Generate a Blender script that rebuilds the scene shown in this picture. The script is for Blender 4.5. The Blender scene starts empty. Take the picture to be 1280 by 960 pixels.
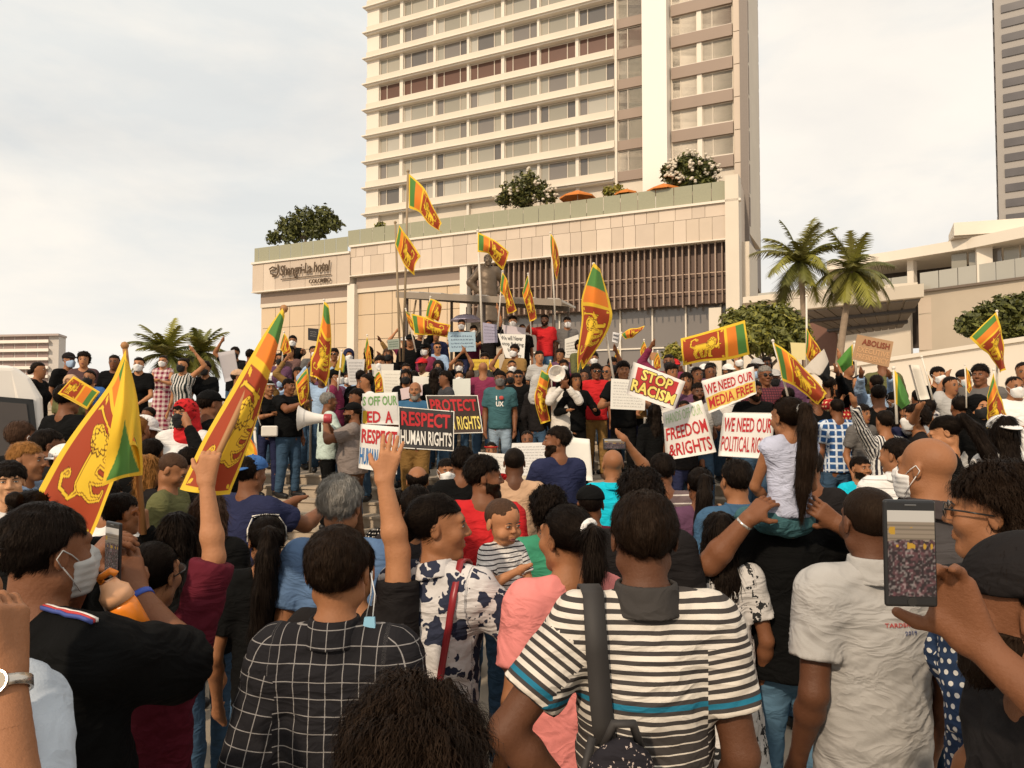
import bpy, bmesh, math, random, time
import numpy as np
from mathutils import Vector, Matrix
T0 = time.time()
R = math.radians
scene = bpy.context.scene
rng = np.random.default_rng(7)
random.seed(7)

# ------------------------------------------------------------------ camera
CAMZ, F, W2, H2 = 1.96, 924.0, 640.0, 480.0
PITCH = math.atan(33 / F)
cam_d = bpy.data.cameras.new('camera')
cam_d.sensor_width = 36.0
cam_d.lens = 36.0 * F / 1280.0
cam_d.clip_start, cam_d.clip_end = 0.05, 3000
cam = bpy.data.objects.new('camera', cam_d)
scene.collection.objects.link(cam)
cam.location = (0, 0, CAMZ)
cam.rotation_euler = (R(90) + PITCH, 0, 0)
scene.camera = cam

# ------------------------------------------------------------------ sky, sun, exposure
SUN_EL, SUN_AZ = 36.0, 208.0       # azimuth clockwise from +Y: the sun stands behind the camera, to its left
world = bpy.data.worlds.new('World')
scene.world = world
world.use_nodes = True
wn, wl = world.node_tree.nodes, world.node_tree.links
wn.clear()
w_out = wn.new('ShaderNodeOutputWorld'); w_bg = wn.new('ShaderNodeBackground')
w_sky = wn.new('ShaderNodeTexSky'); w_sky.sky_type = 'NISHITA'; w_sky.sun_disc = False
w_sky.sun_elevation = R(SUN_EL); w_sky.sun_rotation = R(SUN_AZ)
w_sky.dust_density = 3.0
w_tc = wn.new('ShaderNodeTexCoord'); w_map = wn.new('ShaderNodeMapping'); w_map.inputs['Scale'].default_value = (1.0, 1.0, 2.6)
w_map.inputs['Location'].default_value = (0.3, 0.1, 0.4)
w_n = wn.new('ShaderNodeTexNoise'); w_n.inputs['Scale'].default_value = 1.7; w_n.inputs['Detail'].default_value = 9; w_n.inputs['Roughness'].default_value = 0.52
w_n.inputs['Distortion'].default_value = 0.5
w_r = wn.new('ShaderNodeValToRGB')                  # cloud cover over the blue
w_r.color_ramp.elements[0].position = 0.36; w_r.color_ramp.elements[0].color = (0.86,) * 3 + (1,)
w_r.color_ramp.elements[1].position = 0.52; w_r.color_ramp.elements[1].color = (1.0,) * 3 + (1,)
w_n2 = wn.new('ShaderNodeTexNoise'); w_n2.inputs['Scale'].default_value = 2.6; w_n2.inputs['Detail'].default_value = 10; w_n2.inputs['Roughness'].default_value = 0.55
w_n2.inputs['Distortion'].default_value = 0.25
w_r2 = wn.new('ShaderNodeValToRGB')                 # brighter and greyer cloud
w_r2.color_ramp.elements[0].position = 0.36; w_r2.color_ramp.elements[0].color = (8.3, 8.35, 8.1, 1)
w_r2.color_ramp.elements[1].position = 0.60; w_r2.color_ramp.elements[1].color = (10.4, 9.7, 8.7, 1)
w_mix = wn.new('ShaderNodeMix'); w_mix.data_type = 'RGBA'
wl.new(w_tc.outputs['Generated'], w_map.inputs['Vector'])
wl.new(w_map.outputs['Vector'], w_n.inputs['Vector']); wl.new(w_map.outputs['Vector'], w_n2.inputs['Vector'])
wl.new(w_n.outputs['Fac'], w_r.inputs['Fac']); wl.new(w_n2.outputs['Fac'], w_r2.inputs['Fac'])
wl.new(w_r.outputs['Color'], w_mix.inputs['Factor'])
wl.new(w_sky.outputs['Color'], w_mix.inputs[6]); wl.new(w_r2.outputs['Color'], w_mix.inputs[7])
wl.new(w_mix.outputs[2], w_bg.inputs['Color'])
w_bg.inputs['Strength'].default_value = 0.1
wl.new(w_bg.outputs[0], w_out.inputs[0])

sun_d = bpy.data.lights.new('sun', 'SUN')
sun_d.energy = 3.0; sun_d.angle = R(2.5); sun_d.color = (1.0, 0.81, 0.60)
sun = bpy.data.objects.new('sun', sun_d)
scene.collection.objects.link(sun)
sd = Vector((math.sin(R(SUN_AZ)) * math.cos(R(SUN_EL)), math.cos(R(SUN_AZ)) * math.cos(R(SUN_EL)), math.sin(R(SUN_EL))))
sun.rotation_euler = sd.to_track_quat('Z', 'Y').to_euler()
sun.location = sd * 100
vs_ = scene.view_settings
vs_.view_transform = 'Standard'; vs_.look = 'None'; vs_.exposure = 0.0; vs_.gamma = 1.0
scene.render.engine = 'CYCLES'
scene.cycles.max_bounces = 5; scene.cycles.diffuse_bounces = 2; scene.cycles.glossy_bounces = 2
scene.cycles.transmission_bounces = 3; scene.cycles.transparent_max_bounces = 6
scene.cycles.use_denoising = True

# ------------------------------------------------------------------ helpers
COL = scene.collection

def ray(px, py):
    x, y = (px - W2) / F, (H2 - py) / F
    c, s = math.cos(PITCH), math.sin(PITCH)
    return np.array([x, c - y * s, s + y * c])

def W(px, py, d):
    """the point of the place seen at this pixel of the 1280x960 photograph, d metres ahead"""
    r = ray(px, py)
    return np.array([0, 0, CAMZ]) + r * (d / r[1])

def prop(o, label=None, cat=None, group=None, kind=None):
    if label: o['label'] = label
    if cat: o['category'] = cat
    if group: o['group'] = group
    if kind: o['kind'] = kind
    return o

def empty(name, loc=(0, 0, 0), rz=0.0, label=None, cat=None, group=None):
    o = bpy.data.objects.new(name, None); COL.objects.link(o)
    o.location = loc; o.rotation_euler = (0, 0, rz); o.empty_display_size = 0.1
    return prop(o, label, cat, group)

def mesh_np(name, verts, faces, smooth=True, mat_idx=None):
    """faces: an (n,4) or (n,3) array, or a list of such arrays / index lists"""
    me = bpy.data.meshes.new(name)
    verts = np.asarray(verts, dtype=np.float32).reshape(-1, 3)
    if isinstance(faces, np.ndarray): faces = [faces]
    if faces and not isinstance(faces[0], np.ndarray):
        me.from_pydata(verts.tolist(), [], faces)
    else:
        nl = sum(f.size for f in faces); nf = sum(len(f) for f in faces)
        me.vertices.add(len(verts)); me.vertices.foreach_set('co', verts.ravel())
        me.loops.add(nl); me.polygons.add(nf)
        me.loops.foreach_set('vertex_index', np.concatenate([f.ravel() for f in faces]).astype(np.int32))
        tot = np.concatenate([np.full(len(f), f.shape[1]) for f in faces])
        st = np.concatenate([[0], np.cumsum(tot)[:-1]])
        me.polygons.foreach_set('loop_start', st.astype(np.int32))
        me.update(calc_edges=True)
    if smooth: me.shade_smooth() if hasattr(me, 'shade_smooth') else me.polygons.foreach_set('use_smooth', np.ones(len(me.polygons), bool))
    if mat_idx is not None: me.polygons.foreach_set('material_index', np.asarray(mat_idx, dtype=np.int32))
    me.update()
    return me

def link(name, me, mats=(), parent=None, loc=None):
    """one object; its materials sit on the object, so alike things may share a mesh"""
    o = bpy.data.objects.new(name, me); COL.objects.link(o)
    if not isinstance(mats, (list, tuple)): mats = [mats]
    while len(me.materials) < len(mats): me.materials.append(None)
    for i, m in enumerate(mats):
        if m is not None:
            o.material_slots[i].link = 'OBJECT'; o.material_slots[i].material = m
    if parent is not None: o.parent = parent
    if loc is not None: o.location = loc
    return o

class MB:
    """collects boxes, tubes and the like into one mesh"""
    def __init__(s): s.v = []; s.f = []; s.m = []
    def add(s, v, f, mi=0):
        b = len(s.v); s.v += [tuple(map(float, p)) for p in v]; s.f += [tuple(i + b for i in q) for q in f]; s.m += [mi] * len(f); return s
    def box(s, lo, hi, mi=0, M=None):
        x0, y0, z0 = lo; x1, y1, z1 = hi
        v = [(x0,y0,z0),(x1,y0,z0),(x1,y1,z0),(x0,y1,z0),(x0,y0,z1),(x1,y0,z1),(x1,y1,z1),(x0,y1,z1)]
        if M is not None: v = [tuple(M @ Vector(p)) for p in v]
        return s.add(v, [(0,3,2,1),(4,5,6,7),(0,1,5,4),(1,2,6,5),(2,3,7,6),(3,0,4,7)], mi)
    def hexa(s, v8, mi=0):
        return s.add(v8, [(0,3,2,1),(4,5,6,7),(0,1,5,4),(1,2,6,5),(2,3,7,6),(3,0,4,7)], mi)
    def tube(s, pts, rad, n=8, mi=0, caps=True):
        pts = [Vector(p) for p in pts]
        if not isinstance(rad, (list, tuple)): rad = [rad] * len(pts)
        v = []; f = []
        up = Vector((0.13, 0.21, 0.97))
        for i, p in enumerate(pts):
            t = (pts[min(i + 1, len(pts) - 1)] - pts[max(i - 1, 0)]).normalized()
            a = t.cross(up)
            if a.length < 1e-3: a = t.cross(Vector((1, 0, 0)))
            a.normalize(); b = t.cross(a).normalized(); 
            for k in range(n):
                q = 2 * math.pi * k / n
                v.append(p + (a * math.cos(q) + b * math.sin(q)) * rad[i])
        for i in range(len(pts) - 1):
            for k in range(n):
                k2 = (k + 1) % n
                f.append((i*n+k, i*n+k2, (i+1)*n+k2, (i+1)*n+k))
        if caps:
            f.append(tuple(range(n))[::-1]); f.append(tuple((len(pts)-1)*n + k for k in range(n)))
        return s.add(v, f, mi)
    def ell(s, c, r, n=10, mi=0, M=None):
        v = []; f = []
        for i in range(n // 2 + 1):
            a = math.pi * i / (n // 2)
            for k in range(n):
                q = 2 * math.pi * k / n
                p = Vector((math.sin(a) * math.cos(q) * r[0], math.sin(a) * math.sin(q) * r[1], math.cos(a) * r[2]))
                if M is not None: p = M @ p
                v.append(p + Vector(c))
        for i in range(n // 2):
            for k in range(n):
                k2 = (k + 1) % n
                f.append((i*n+k, (i+1)*n+k, (i+1)*n+k2, i*n+k2))
        return s.add(v, f, mi)
    def mesh(s, name='piece', smooth=False):
        me = bpy.data.meshes.new(name); me.from_pydata(s.v, [], s.f)
        if smooth: me.shade_smooth() if hasattr(me, 'shade_smooth') else None
        if any(s.m): me.polygons.foreach_set('material_index', np.asarray(s.m, dtype=np.int32))
        me.update(); return me
    def link(s, name, mats, parent=None, smooth=False, loc=None):
        return link(name, s.mesh(name, smooth), mats, parent, loc)

# ------------------------------------------------------------------ materials
_M = {}
def hexc(h):
    h = h.lstrip('#'); c = [int(h[i:i+2], 16) / 255 for i in (0, 2, 4)]
    return tuple(x / 12.92 if x <= 0.04045 else ((x + 0.055) / 1.055) ** 2.4 for x in c)

def mat(name, col, rough=0.6, metal=0.0, noise=0.12, nscale=6.0, bump=0.0, bscale=40.0, spec=0.5, coord='Object', alpha=None):
    key = ('mat', name)
    if key in _M: return _M[key]
    m = bpy.data.materials.new(name); m.use_nodes = True; nt = m.node_tree; N, L = nt.nodes, nt.links
    b = N['Principled BSDF']; b.inputs['Roughness'].default_value = rough; b.inputs['Metallic'].default_value = metal
    b.inputs['Specular IOR Level'].default_value = spec
    tc = N.new('ShaderNodeTexCoord'); nz = N.new('ShaderNodeTexNoise'); nz.inputs['Scale'].default_value = nscale; nz.inputs['Detail'].default_value = 5
    L.new(tc.outputs[coord], nz.inputs['Vector'])
    mx = N.new('ShaderNodeMix'); mx.data_type = 'RGBA'
    mx.inputs[6].default_value = tuple(c * (1 - noise) for c in col) + (1,); mx.inputs[7].default_value = tuple(min(1, c * (1 + noise)) for c in col) + (1,)
    L.new(nz.outputs['Fac'], mx.inputs['Factor']); L.new(mx.outputs[2], b.inputs['Base Color'])
    if bump:
        n2 = N.new('ShaderNodeTexNoise'); n2.inputs['Scale'].default_value = bscale; n2.inputs['Detail'].default_value = 4
        L.new(tc.outputs[coord], n2.inputs['Vector'])
        bp = N.new('ShaderNodeBump'); bp.inputs['Strength'].default_value = bump; bp.inputs['Distance'].default_value = 0.02
        L.new(n2.outputs['Fac'], bp.inputs['Height']); L.new(bp.outputs[0], b.inputs['Normal'])
    _M[key] = m
    return m

def attr_mat(name, attr, rough=0.7, bump=0.3, bscale=60, trans=0.0):
    """base colour from a colour attribute (print on cloth)"""
    key = ('attr', name)
    if key in _M: return _M[key]
    m = bpy.data.materials.new(name); m.use_nodes = True; N, L = m.node_tree.nodes, m.node_tree.links
    b = N['Principled BSDF']; b.inputs['Roughness'].default_value = rough; b.inputs['Specular IOR Level'].default_value = 0.25
    a = N.new('ShaderNodeAttribute'); a.attribute_name = attr
    L.new(a.outputs['Color'], b.inputs['Base Color'])
    tc = N.new('ShaderNodeTexCoord'); nz = N.new('ShaderNodeTexNoise'); nz.inputs['Scale'].default_value = bscale; nz.inputs['Detail'].default_value = 4
    L.new(tc.outputs['Object'], nz.inputs['Vector'])
    bp = N.new('ShaderNodeBump'); bp.inputs['Strength'].default_value = bump; bp.inputs['Distance'].default_value = 0.01
    L.new(nz.outputs['Fac'], bp.inputs['Height']); L.new(bp.outputs[0], b.inputs['Normal'])
    if trans:
        t = N.new('ShaderNodeBsdfTranslucent'); L.new(a.outputs['Color'], t.inputs['Color'])
        ms = N.new('ShaderNodeMixShader'); ms.inputs[0].default_value = trans
        L.new(b.outputs[0], ms.inputs[1]); L.new(t.outputs[0], ms.inputs[2]); L.new(ms.outputs[0], N['Material Output'].inputs[0])
    _M[key] = m
    return m

def skin(tone):
    cols = {0: (0.44, 0.205, 0.098), 1: (0.30, 0.132, 0.060), 2: (0.19, 0.078, 0.036), 3: (0.115, 0.048, 0.024), 4: (0.52, 0.28, 0.15)}
    key = ('skin', tone)
    if key in _M: return _M[key]
    c = cols[tone]
    m = bpy.data.materials.new('skin_%d' % tone); m.use_nodes = True; N, L = m.node_tree.nodes, m.node_tree.links
    b = N['Principled BSDF']; b.inputs['Roughness'].default_value = 0.50; b.inputs['Specular IOR Level'].default_value = 0.26
    tc = N.new('ShaderNodeTexCoord'); nz = N.new('ShaderNodeTexNoise'); nz.inputs['Scale'].default_value = 14; nz.inputs['Detail'].default_value = 6
    L.new(tc.outputs['Object'], nz.inputs['Vector'])
    mx = N.new('ShaderNodeMix'); mx.data_type = 'RGBA'
    mx.inputs[6].default_value = (c[0]*0.8, c[1]*0.74, c[2]*0.7, 1); mx.inputs[7].default_value = (c[0]*1.2, c[1]*1.2, c[2]*1.2, 1)
    L.new(nz.outputs['Fac'], mx.inputs['Factor']); L.new(mx.outputs[2], b.inputs['Base Color'])
    n2 = N.new('ShaderNodeTexNoise'); n2.inputs['Scale'].default_value = 95; n2.inputs['Detail'].default_value = 8; n2.inputs['Roughness'].default_value = .7
    L.new(tc.outputs['Object'], n2.inputs['Vector'])
    bp = N.new('ShaderNodeBump'); bp.inputs['Strength'].default_value = 0.6; bp.inputs['Distance'].default_value = 0.004
    L.new(n2.outputs['Fac'], bp.inputs['Height']); L.new(bp.outputs[0], b.inputs['Normal'])
    _M[key] = m
    return m

def fabric(col, pat='plain', col2=(0.8, 0.8, 0.8), period=0.03, duty=0.5, rough=0.85):
    """cloth; the pattern reads the 'pat' attribute (x round the body, z up it / along the sleeve)"""
    col = tuple(round(c, 3) for c in col); col2 = tuple(round(c, 3) for c in col2)
    key = ('fab', col, pat, col2, period, duty)
    if key in _M: return _M[key]
    m = bpy.data.materials.new('fabric_' + pat); m.use_nodes = True; N, L = m.node_tree.nodes, m.node_tree.links
    b = N['Principled BSDF']; b.inputs['Roughness'].default_value = rough; b.inputs['Specular IOR Level'].default_value = 0.1
    try: b.inputs['Sheen Weight'].default_value = 0.0
    except Exception: pass
    at = N.new('ShaderNodeAttribute'); at.attribute_name = 'pat'
    sep = N.new('ShaderNodeSeparateXYZ'); L.new(at.outputs['Vector'], sep.inputs[0])
    tc = N.new('ShaderNodeTexCoord')
    def math_(op, a, bb=None, clamp=False):
        n = N.new('ShaderNodeMath'); n.operation = op; n.use_clamp = clamp
        for i, x in enumerate((a, bb)):
            if x is None: continue
            if isinstance(x, (int, float)): n.inputs[i].default_value = x
            else: L.new(x, n.inputs[i])
        return n.outputs[0]
    def band(src, per, du, off=0.0):
        f = math_('FRACT', math_('ADD', math_('DIVIDE', src, per), 50 + off))
        return math_('LESS_THAN', f, du)
    fac = None
    if pat == 'stripes': fac = band(sep.outputs[2], period, duty)
    elif pat == 'polo':      # bands, one blue line, darker below
        z = sep.outputs[2]; lowz = math_('LESS_THAN', z, 1.185)
        f = math_('FRACT', math_('ADD', math_('DIVIDE', z, period), 50))
        fac = math_('LESS_THAN', f, math_('ADD', math_('MULTIPLY', lowz, .40), duty))
        blue = math_('MULTIPLY', math_('LESS_THAN', z, 1.247), math_('GREATER_THAN', z, 1.235))
    elif pat == 'vstripes': fac = band(sep.outputs[0], period, duty)
    elif pat == 'check':
        fac = math_('MAXIMUM', band(sep.outputs[2], period, duty), band(sep.outputs[0], period, duty))
    elif pat == 'gingham':
        fac = math_('MULTIPLY', math_('ADD', band(sep.outputs[2], period, duty), band(sep.outputs[0], period, duty)), 0.5)
    elif pat == 'dots':
        zz = math_('DIVIDE', sep.outputs[2], period); row = math_('FLOOR', zz)
        xx = math_('ADD', math_('DIVIDE', sep.outputs[0], period), math_('MULTIPLY', row, 0.5))
        dx = math_('SUBTRACT', math_('FRACT', math_('ADD', xx, 50)), 0.5); dz = math_('SUBTRACT', math_('FRACT', math_('ADD', zz, 50)), 0.5)
        fac = math_('LESS_THAN', math_('ADD', math_('MULTIPLY', dx, dx), math_('MULTIPLY', dz, dz)), duty * duty)
    elif pat == 'floral':
        v = N.new('ShaderNodeTexVoronoi'); v.inputs['Scale'].default_value = 1 / period; v.inputs['Randomness'].default_value = 0.9
        nz0 = N.new('ShaderNodeTexNoise'); nz0.inputs['Scale'].default_value = 2.0 / period; nz0.inputs['Detail'].default_value = 2
        L.new(at.outputs['Vector'], nz0.inputs['Vector'])
        mxv = N.new('ShaderNodeMix'); mxv.data_type = 'VECTOR'; mxv.inputs[0].default_value = 0.10
        L.new(at.outputs['Vector'], mxv.inputs[4]); L.new(nz0.outputs['Color'], mxv.inputs[5])
        L.new(mxv.outputs[1], v.inputs['Vector'])
        fac = math_('LESS_THAN', v.outputs['Distance'], duty)
    base = N.new('ShaderNodeMix'); base.data_type = 'RGBA'
    base.inputs[6].default_value = col + (1,); base.inputs[7].default_value = col2 + (1,)
    if fac is not None: L.new(fac, base.inputs['Factor'])
    else: base.inputs['Factor'].default_value = 0.0
    if pat == 'polo':
        b2 = N.new('ShaderNodeMix'); b2.data_type = 'RGBA'; L.new(base.outputs[2], b2.inputs[6]); b2.inputs[7].default_value = (.02, .16, .25, 1); L.new(blue, b2.inputs['Factor']); base = b2
    nz = N.new('ShaderNodeTexNoise'); nz.inputs['Scale'].default_value = 7; nz.inputs['Detail'].default_value = 4
    L.new(tc.outputs['Object'], nz.inputs['Vector'])
    hv = N.new('ShaderNodeHueSaturation')
    L.new(math_('ADD', math_('MULTIPLY', nz.outputs['Fac'], 0.45), 0.78), hv.inputs['Value']); L.new(base.outputs[2], hv.inputs['Color'])
    L.new(hv.outputs[0], b.inputs['Base Color'])
    # folds and weave
    mp = N.new('ShaderNodeMapping'); mp.inputs['Scale'].default_value = (5, 5, 10); mp.inputs['Rotation'].default_value = (0.4, 0.5, 0)
    L.new(tc.outputs['Object'], mp.inputs['Vector'])
    n2 = N.new('ShaderNodeTexNoise'); n2.inputs['Scale'].default_value = 1.0; n2.inputs['Detail'].default_value = 3; n2.inputs['Distortion'].default_value = 0.8
    L.new(mp.outputs[0], n2.inputs['Vector'])
    n3 = N.new('ShaderNodeTexNoise'); n3.inputs['Scale'].default_value = 260; L.new(tc.outputs['Object'], n3.inputs['Vector'])
    bp = N.new('ShaderNodeBump'); bp.inputs['Strength'].default_value = 0.42; bp.inputs['Distance'].default_value = 0.04
    L.new(math_('ADD', math_('MULTIPLY', math_('ABSOLUTE', math_('SUBTRACT', n2.outputs['Fac'], 0.5)), -2.6), math_('MULTIPLY', n3.outputs['Fac'], 0.05)), bp.inputs['Height']); L.new(bp.outputs[0], b.inputs['Normal'])
    _M[key] = m
    return m

def hairmat(col, name):
    key = ('hair', name)
    if key in _M: return _M[key]
    m = bpy.data.materials.new('hair_' + name); m.use_nodes = True; N, L = m.node_tree.nodes, m.node_tree.links
    b = N['Principled BSDF']; b.inputs['Roughness'].default_value = 0.5; b.inputs['Specular IOR Level'].default_value = 0.09; b.inputs['Specular Tint'].default_value = (1.0, .78, .6, 1)
    tc = N.new('ShaderNodeTexCoord'); mp = N.new('ShaderNodeMapping'); mp.inputs['Scale'].default_value = (140, 140, 14)
    nz = N.new('ShaderNodeTexNoise'); nz.inputs['Scale'].default_value = 1; nz.inputs['Detail'].default_value = 3
    L.new(tc.outputs['Object'], mp.inputs['Vector']); L.new(mp.outputs[0], nz.inputs['Vector'])
    mx = N.new('ShaderNodeMix'); mx.data_type = 'RGBA'
    mx.inputs[6].default_value = tuple(c * 0.5 for c in col) + (1,); mx.inputs[7].default_value = tuple(c * 1.5 for c in col) + (1,)
    L.new(nz.outputs['Fac'], mx.inputs['Factor']); L.new(mx.outputs[2], b.inputs['Base Color'])
    bp = N.new('ShaderNodeBump'); bp.inputs['Strength'].default_value = 0.6; bp.inputs['Distance'].default_value = 0.008
    L.new(nz.outputs['Fac'], bp.inputs['Height']); L.new(bp.outputs[0], b.inputs['Normal'])
    _M[key] = m
    return m

C_ = dict(black=(0.0045, 0.004, 0.0045), charcoal=(0.014, 0.012, 0.012), grey=(0.13, 0.12, 0.112), lgrey=(0.42, 0.41, 0.39), white=(0.75, 0.73, 0.70),
          cream=(0.68, 0.60, 0.46), red=(0.52, 0.022, 0.025), maroon=(0.10, 0.012, 0.022), navy=(0.022, 0.026, 0.065), blue=(0.05, 0.13, 0.33), denim=(0.05, 0.11, 0.19),
          lblue=(0.35, 0.48, 0.66), turq=(0.01, 0.50, 0.66), teal=(0.05, 0.125, 0.14), green=(0.05, 0.26, 0.15), dgreen=(0.02, 0.09, 0.06), olive=(0.12, 0.12, 0.05),
          pink=(0.72, 0.24, 0.22), purple=(0.12, 0.055, 0.10), tan=(0.50, 0.32, 0.20), khaki=(0.26, 0.15, 0.05), brown=(0.09, 0.045, 0.025), yellow=(0.78, 0.50, 0.03),
          orange=(0.75, 0.20, 0.02), lilac=(0.42, 0.38, 0.60), plum=(0.20, 0.03, 0.07), jeans=(0.045, 0.085, 0.14), ljeans=(0.26, 0.34, 0.42), bronze=(0.055, 0.04, 0.03))
HAIR = dict(black=(0.0075, 0.005, 0.004), dark=(0.014, 0.008, 0.005), brown=(0.06, 0.032, 0.02), grey=(0.24, 0.225, 0.20), ginger=(0.25, 0.11, 0.03))

# ------------------------------------------------------------------ people: an implicit body turned into one mesh
V = lambda *a: np.array(a, dtype=float)
def nrm(v): v = np.asarray(v, float); return v / (np.linalg.norm(v) + 1e-9)

def cone(a, b, r1, r2, sc=None, k=0.02, capb=False, capa=False, neg=False, Rm=None):
    """tapered limb from a to b; sc squeezes its cross-section; caps cut an end off flat (a cuff, a hem)"""
    return dict(a=np.asarray(a, float), b=np.asarray(b, float), r1=r1, r2=r2, sc=sc, k=k, capa=capa, capb=capb, neg=neg, Rm=Rm)
def ellp(c, r, k=0.02, neg=False, Rm=None):
    m = max(r)
    return dict(a=np.asarray(c, float), b=np.asarray(c, float), r1=m, r2=m, sc=tuple(x / m for x in r), k=k, capa=False, capb=False, neg=neg, Rm=Rm)

def xf(prims, M3, t, s=1.0):
    """moves a list of limbs from head space into body space"""
    out = []
    for p in prims:
        q = dict(p); q['a'] = M3 @ (p['a'] * s) + t; q['b'] = M3 @ (p['b'] * s) + t
        q['r1'] = p['r1'] * s; q['r2'] = p['r2'] * s
        q['Rm'] = M3 if p['Rm'] is None else M3 @ p['Rm']
        out.append(q)
    return out

def dist(p, X, Y, Z):
    a, b = p['a'], p['b']
    dx, dy, dz = X - a[0], Y - a[1], Z - a[2]
    ab = b - a
    m = 1.0
    dx0, dy0, dz0, ab0 = dx, dy, dz, ab
    if p['Rm'] is not None and p['sc'] is not None:
        Q = p['Rm'].T
        dx, dy, dz = Q[0,0]*dx+Q[0,1]*dy+Q[0,2]*dz, Q[1,0]*dx+Q[1,1]*dy+Q[1,2]*dz, Q[2,0]*dx+Q[2,1]*dy+Q[2,2]*dz
        ab = Q @ ab
    if p['sc'] is not None:
        s = p['sc']; dx, dy, dz = dx / s[0], dy / s[1], dz / s[2]; ab = ab / np.array(s); m = min(s)
    L2 = float(ab @ ab)
    if L2 > 1e-12:
        t = np.clip((dx * ab[0] + dy * ab[1] + dz * ab[2]) / L2, 0, 1)
        ex, ey, ez = dx - t * ab[0], dy - t * ab[1], dz - t * ab[2]
        d = (np.sqrt(ex*ex + ey*ey + ez*ez) - (p['r1'] + (p['r2'] - p['r1']) * t)) * (m ** 0.5)
    else:
        q = np.sqrt(dx*dx + dy*dy + dz*dz)
        d = (q - p['r1']) * (m ** 0.5)
    if p['capb'] or p['capa']:
        u = ab0 / (np.linalg.norm(ab0) + 1e-9)
        h = dx0 * u[0] + dy0 * u[1] + dz0 * u[2]
        if p['capb']: d = np.maximum(d, h - np.linalg.norm(ab0))
        if p['capa']: d = np.maximum(d, -h)
    return d

def field(prims, xs, ys, zs, vs):
    Fd = np.full((len(xs), len(ys), len(zs)), 0.5, dtype=np.float32)
    lo = np.array([xs[0], ys[0], zs[0]])
    n = Fd.shape
    for p in prims:
        r = max(p['r1'], p['r2']) + p['k'] + 2.5 * vs
        mn = np.minimum(p['a'], p['b']) - r; mx = np.maximum(p['a'], p['b']) + r
        i0 = np.maximum(np.floor((mn - lo) / vs).astype(int), 0); i1 = np.minimum(np.ceil((mx - lo) / vs).astype(int) + 1, n)
        if (i1 <= i0).any(): continue
        sl = tuple(slice(a, b) for a, b in zip(i0, i1))
        d = dist(p, xs[sl[0]][:, None, None], ys[sl[1]][None, :, None], zs[sl[2]][None, None, :])
        cur = Fd[sl]; k = p['k']
        if p['neg']:
            e = -d; h = np.clip(0.5 - 0.5 * (cur - e) / k, 0, 1)      # smooth max
            Fd[sl] = cur * (1 - h) + e * h + k * h * (1 - h)
        else:
            h = np.clip(0.5 + 0.5 * (cur - d) / k, 0, 1)
            Fd[sl] = cur * (1 - h) + d * h - k * h * (1 - h)
    return Fd

def nets(Fd, lo, vs):
    """surface nets: vertices in the cells the surface passes, one quad per crossed grid edge"""
    n = Fd.shape
    S = Fd < 0
    acc = np.zeros((n[0]-1, n[1]-1, n[2]-1, 3), dtype=np.float32); cnt = np.zeros(acc.shape[:3], dtype=np.float32)
    for ax in range(3):
        s0 = [slice(None)] * 3; s1 = [slice(None)] * 3; s0[ax] = slice(0, -1); s1[ax] = slice(1, None)
        A, B = Fd[tuple(s0)], Fd[tuple(s1)]
        cr = (A < 0) != (B < 0)
        idx = np.argwhere(cr)
        if not len(idx): continue
        t = A[cr] / (A[cr] - B[cr])
        pos = idx.astype(np.float32); pos[:, ax] += t
        o = [k for k in range(3) if k != ax]
        for da in (0, 1):
            for db in (0, 1):
                c = idx.copy(); c[:, o[0]] -= da; c[:, o[1]] -= db
                ok = (c >= 0).all(1) & (c[:, 0] < acc.shape[0]) & (c[:, 1] < acc.shape[1]) & (c[:, 2] < acc.shape[2])
                cc = c[ok]; np.add.at(acc, (cc[:, 0], cc[:, 1], cc[:, 2]), pos[ok]); np.add.at(cnt, (cc[:, 0], cc[:, 1], cc[:, 2]), 1)
    act = cnt > 0
    vid = np.full(cnt.shape, -1, dtype=np.int64); vid[act] = np.arange(act.sum())
    verts = acc[act] / cnt[act][:, None] * vs + np.asarray(lo, dtype=np.float32)
    quads = []
    for ax in range(3):
        s0 = [slice(1, -1)] * 3; s1 = [slice(1, -1)] * 3; s0[ax] = slice(0, -1); s1[ax] = slice(1, None)
        A, B = S[tuple(s0)], S[tuple(s1)]
        o1, o2 = (ax + 1) % 3, (ax + 2) % 3
        for val in (True, False):
            idx = np.argwhere((A != B) & (A == val))
            if not len(idx): continue
            off = np.array([1, 1, 1]); off[ax] = 0
            idx = idx + off
            q = []
            for (da, db) in ((1, 1), (0, 1), (0, 0), (1, 0)):
                c = idx.copy(); c[:, o1] -= da; c[:, o2] -= db
                q.append(vid[c[:, 0], c[:, 1], c[:, 2]])
            q = np.stack(q, 1)
            if not val: q = q[:, ::-1]
            quads.append(q)
    quads = np.concatenate(quads) if quads else np.zeros((0, 4), int)
    return verts, quads[(quads >= 0).all(1)]

def grid_for(prims, vs, box=None):
    if box is None:
        pos = [p for p in prims if not p['neg']]
        lo = np.min([np.minimum(p['a'], p['b']) - max(p['r1'], p['r2']) for p in pos], 0) - 3 * vs
        hi = np.max([np.maximum(p['a'], p['b']) + max(p['r1'], p['r2']) for p in pos], 0) + 3 * vs
    else: lo, hi = box
    n = np.ceil((hi - lo) / vs).astype(int) + 1
    return lo, [lo[i] + vs * np.arange(n[i]) for i in range(3)]

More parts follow.
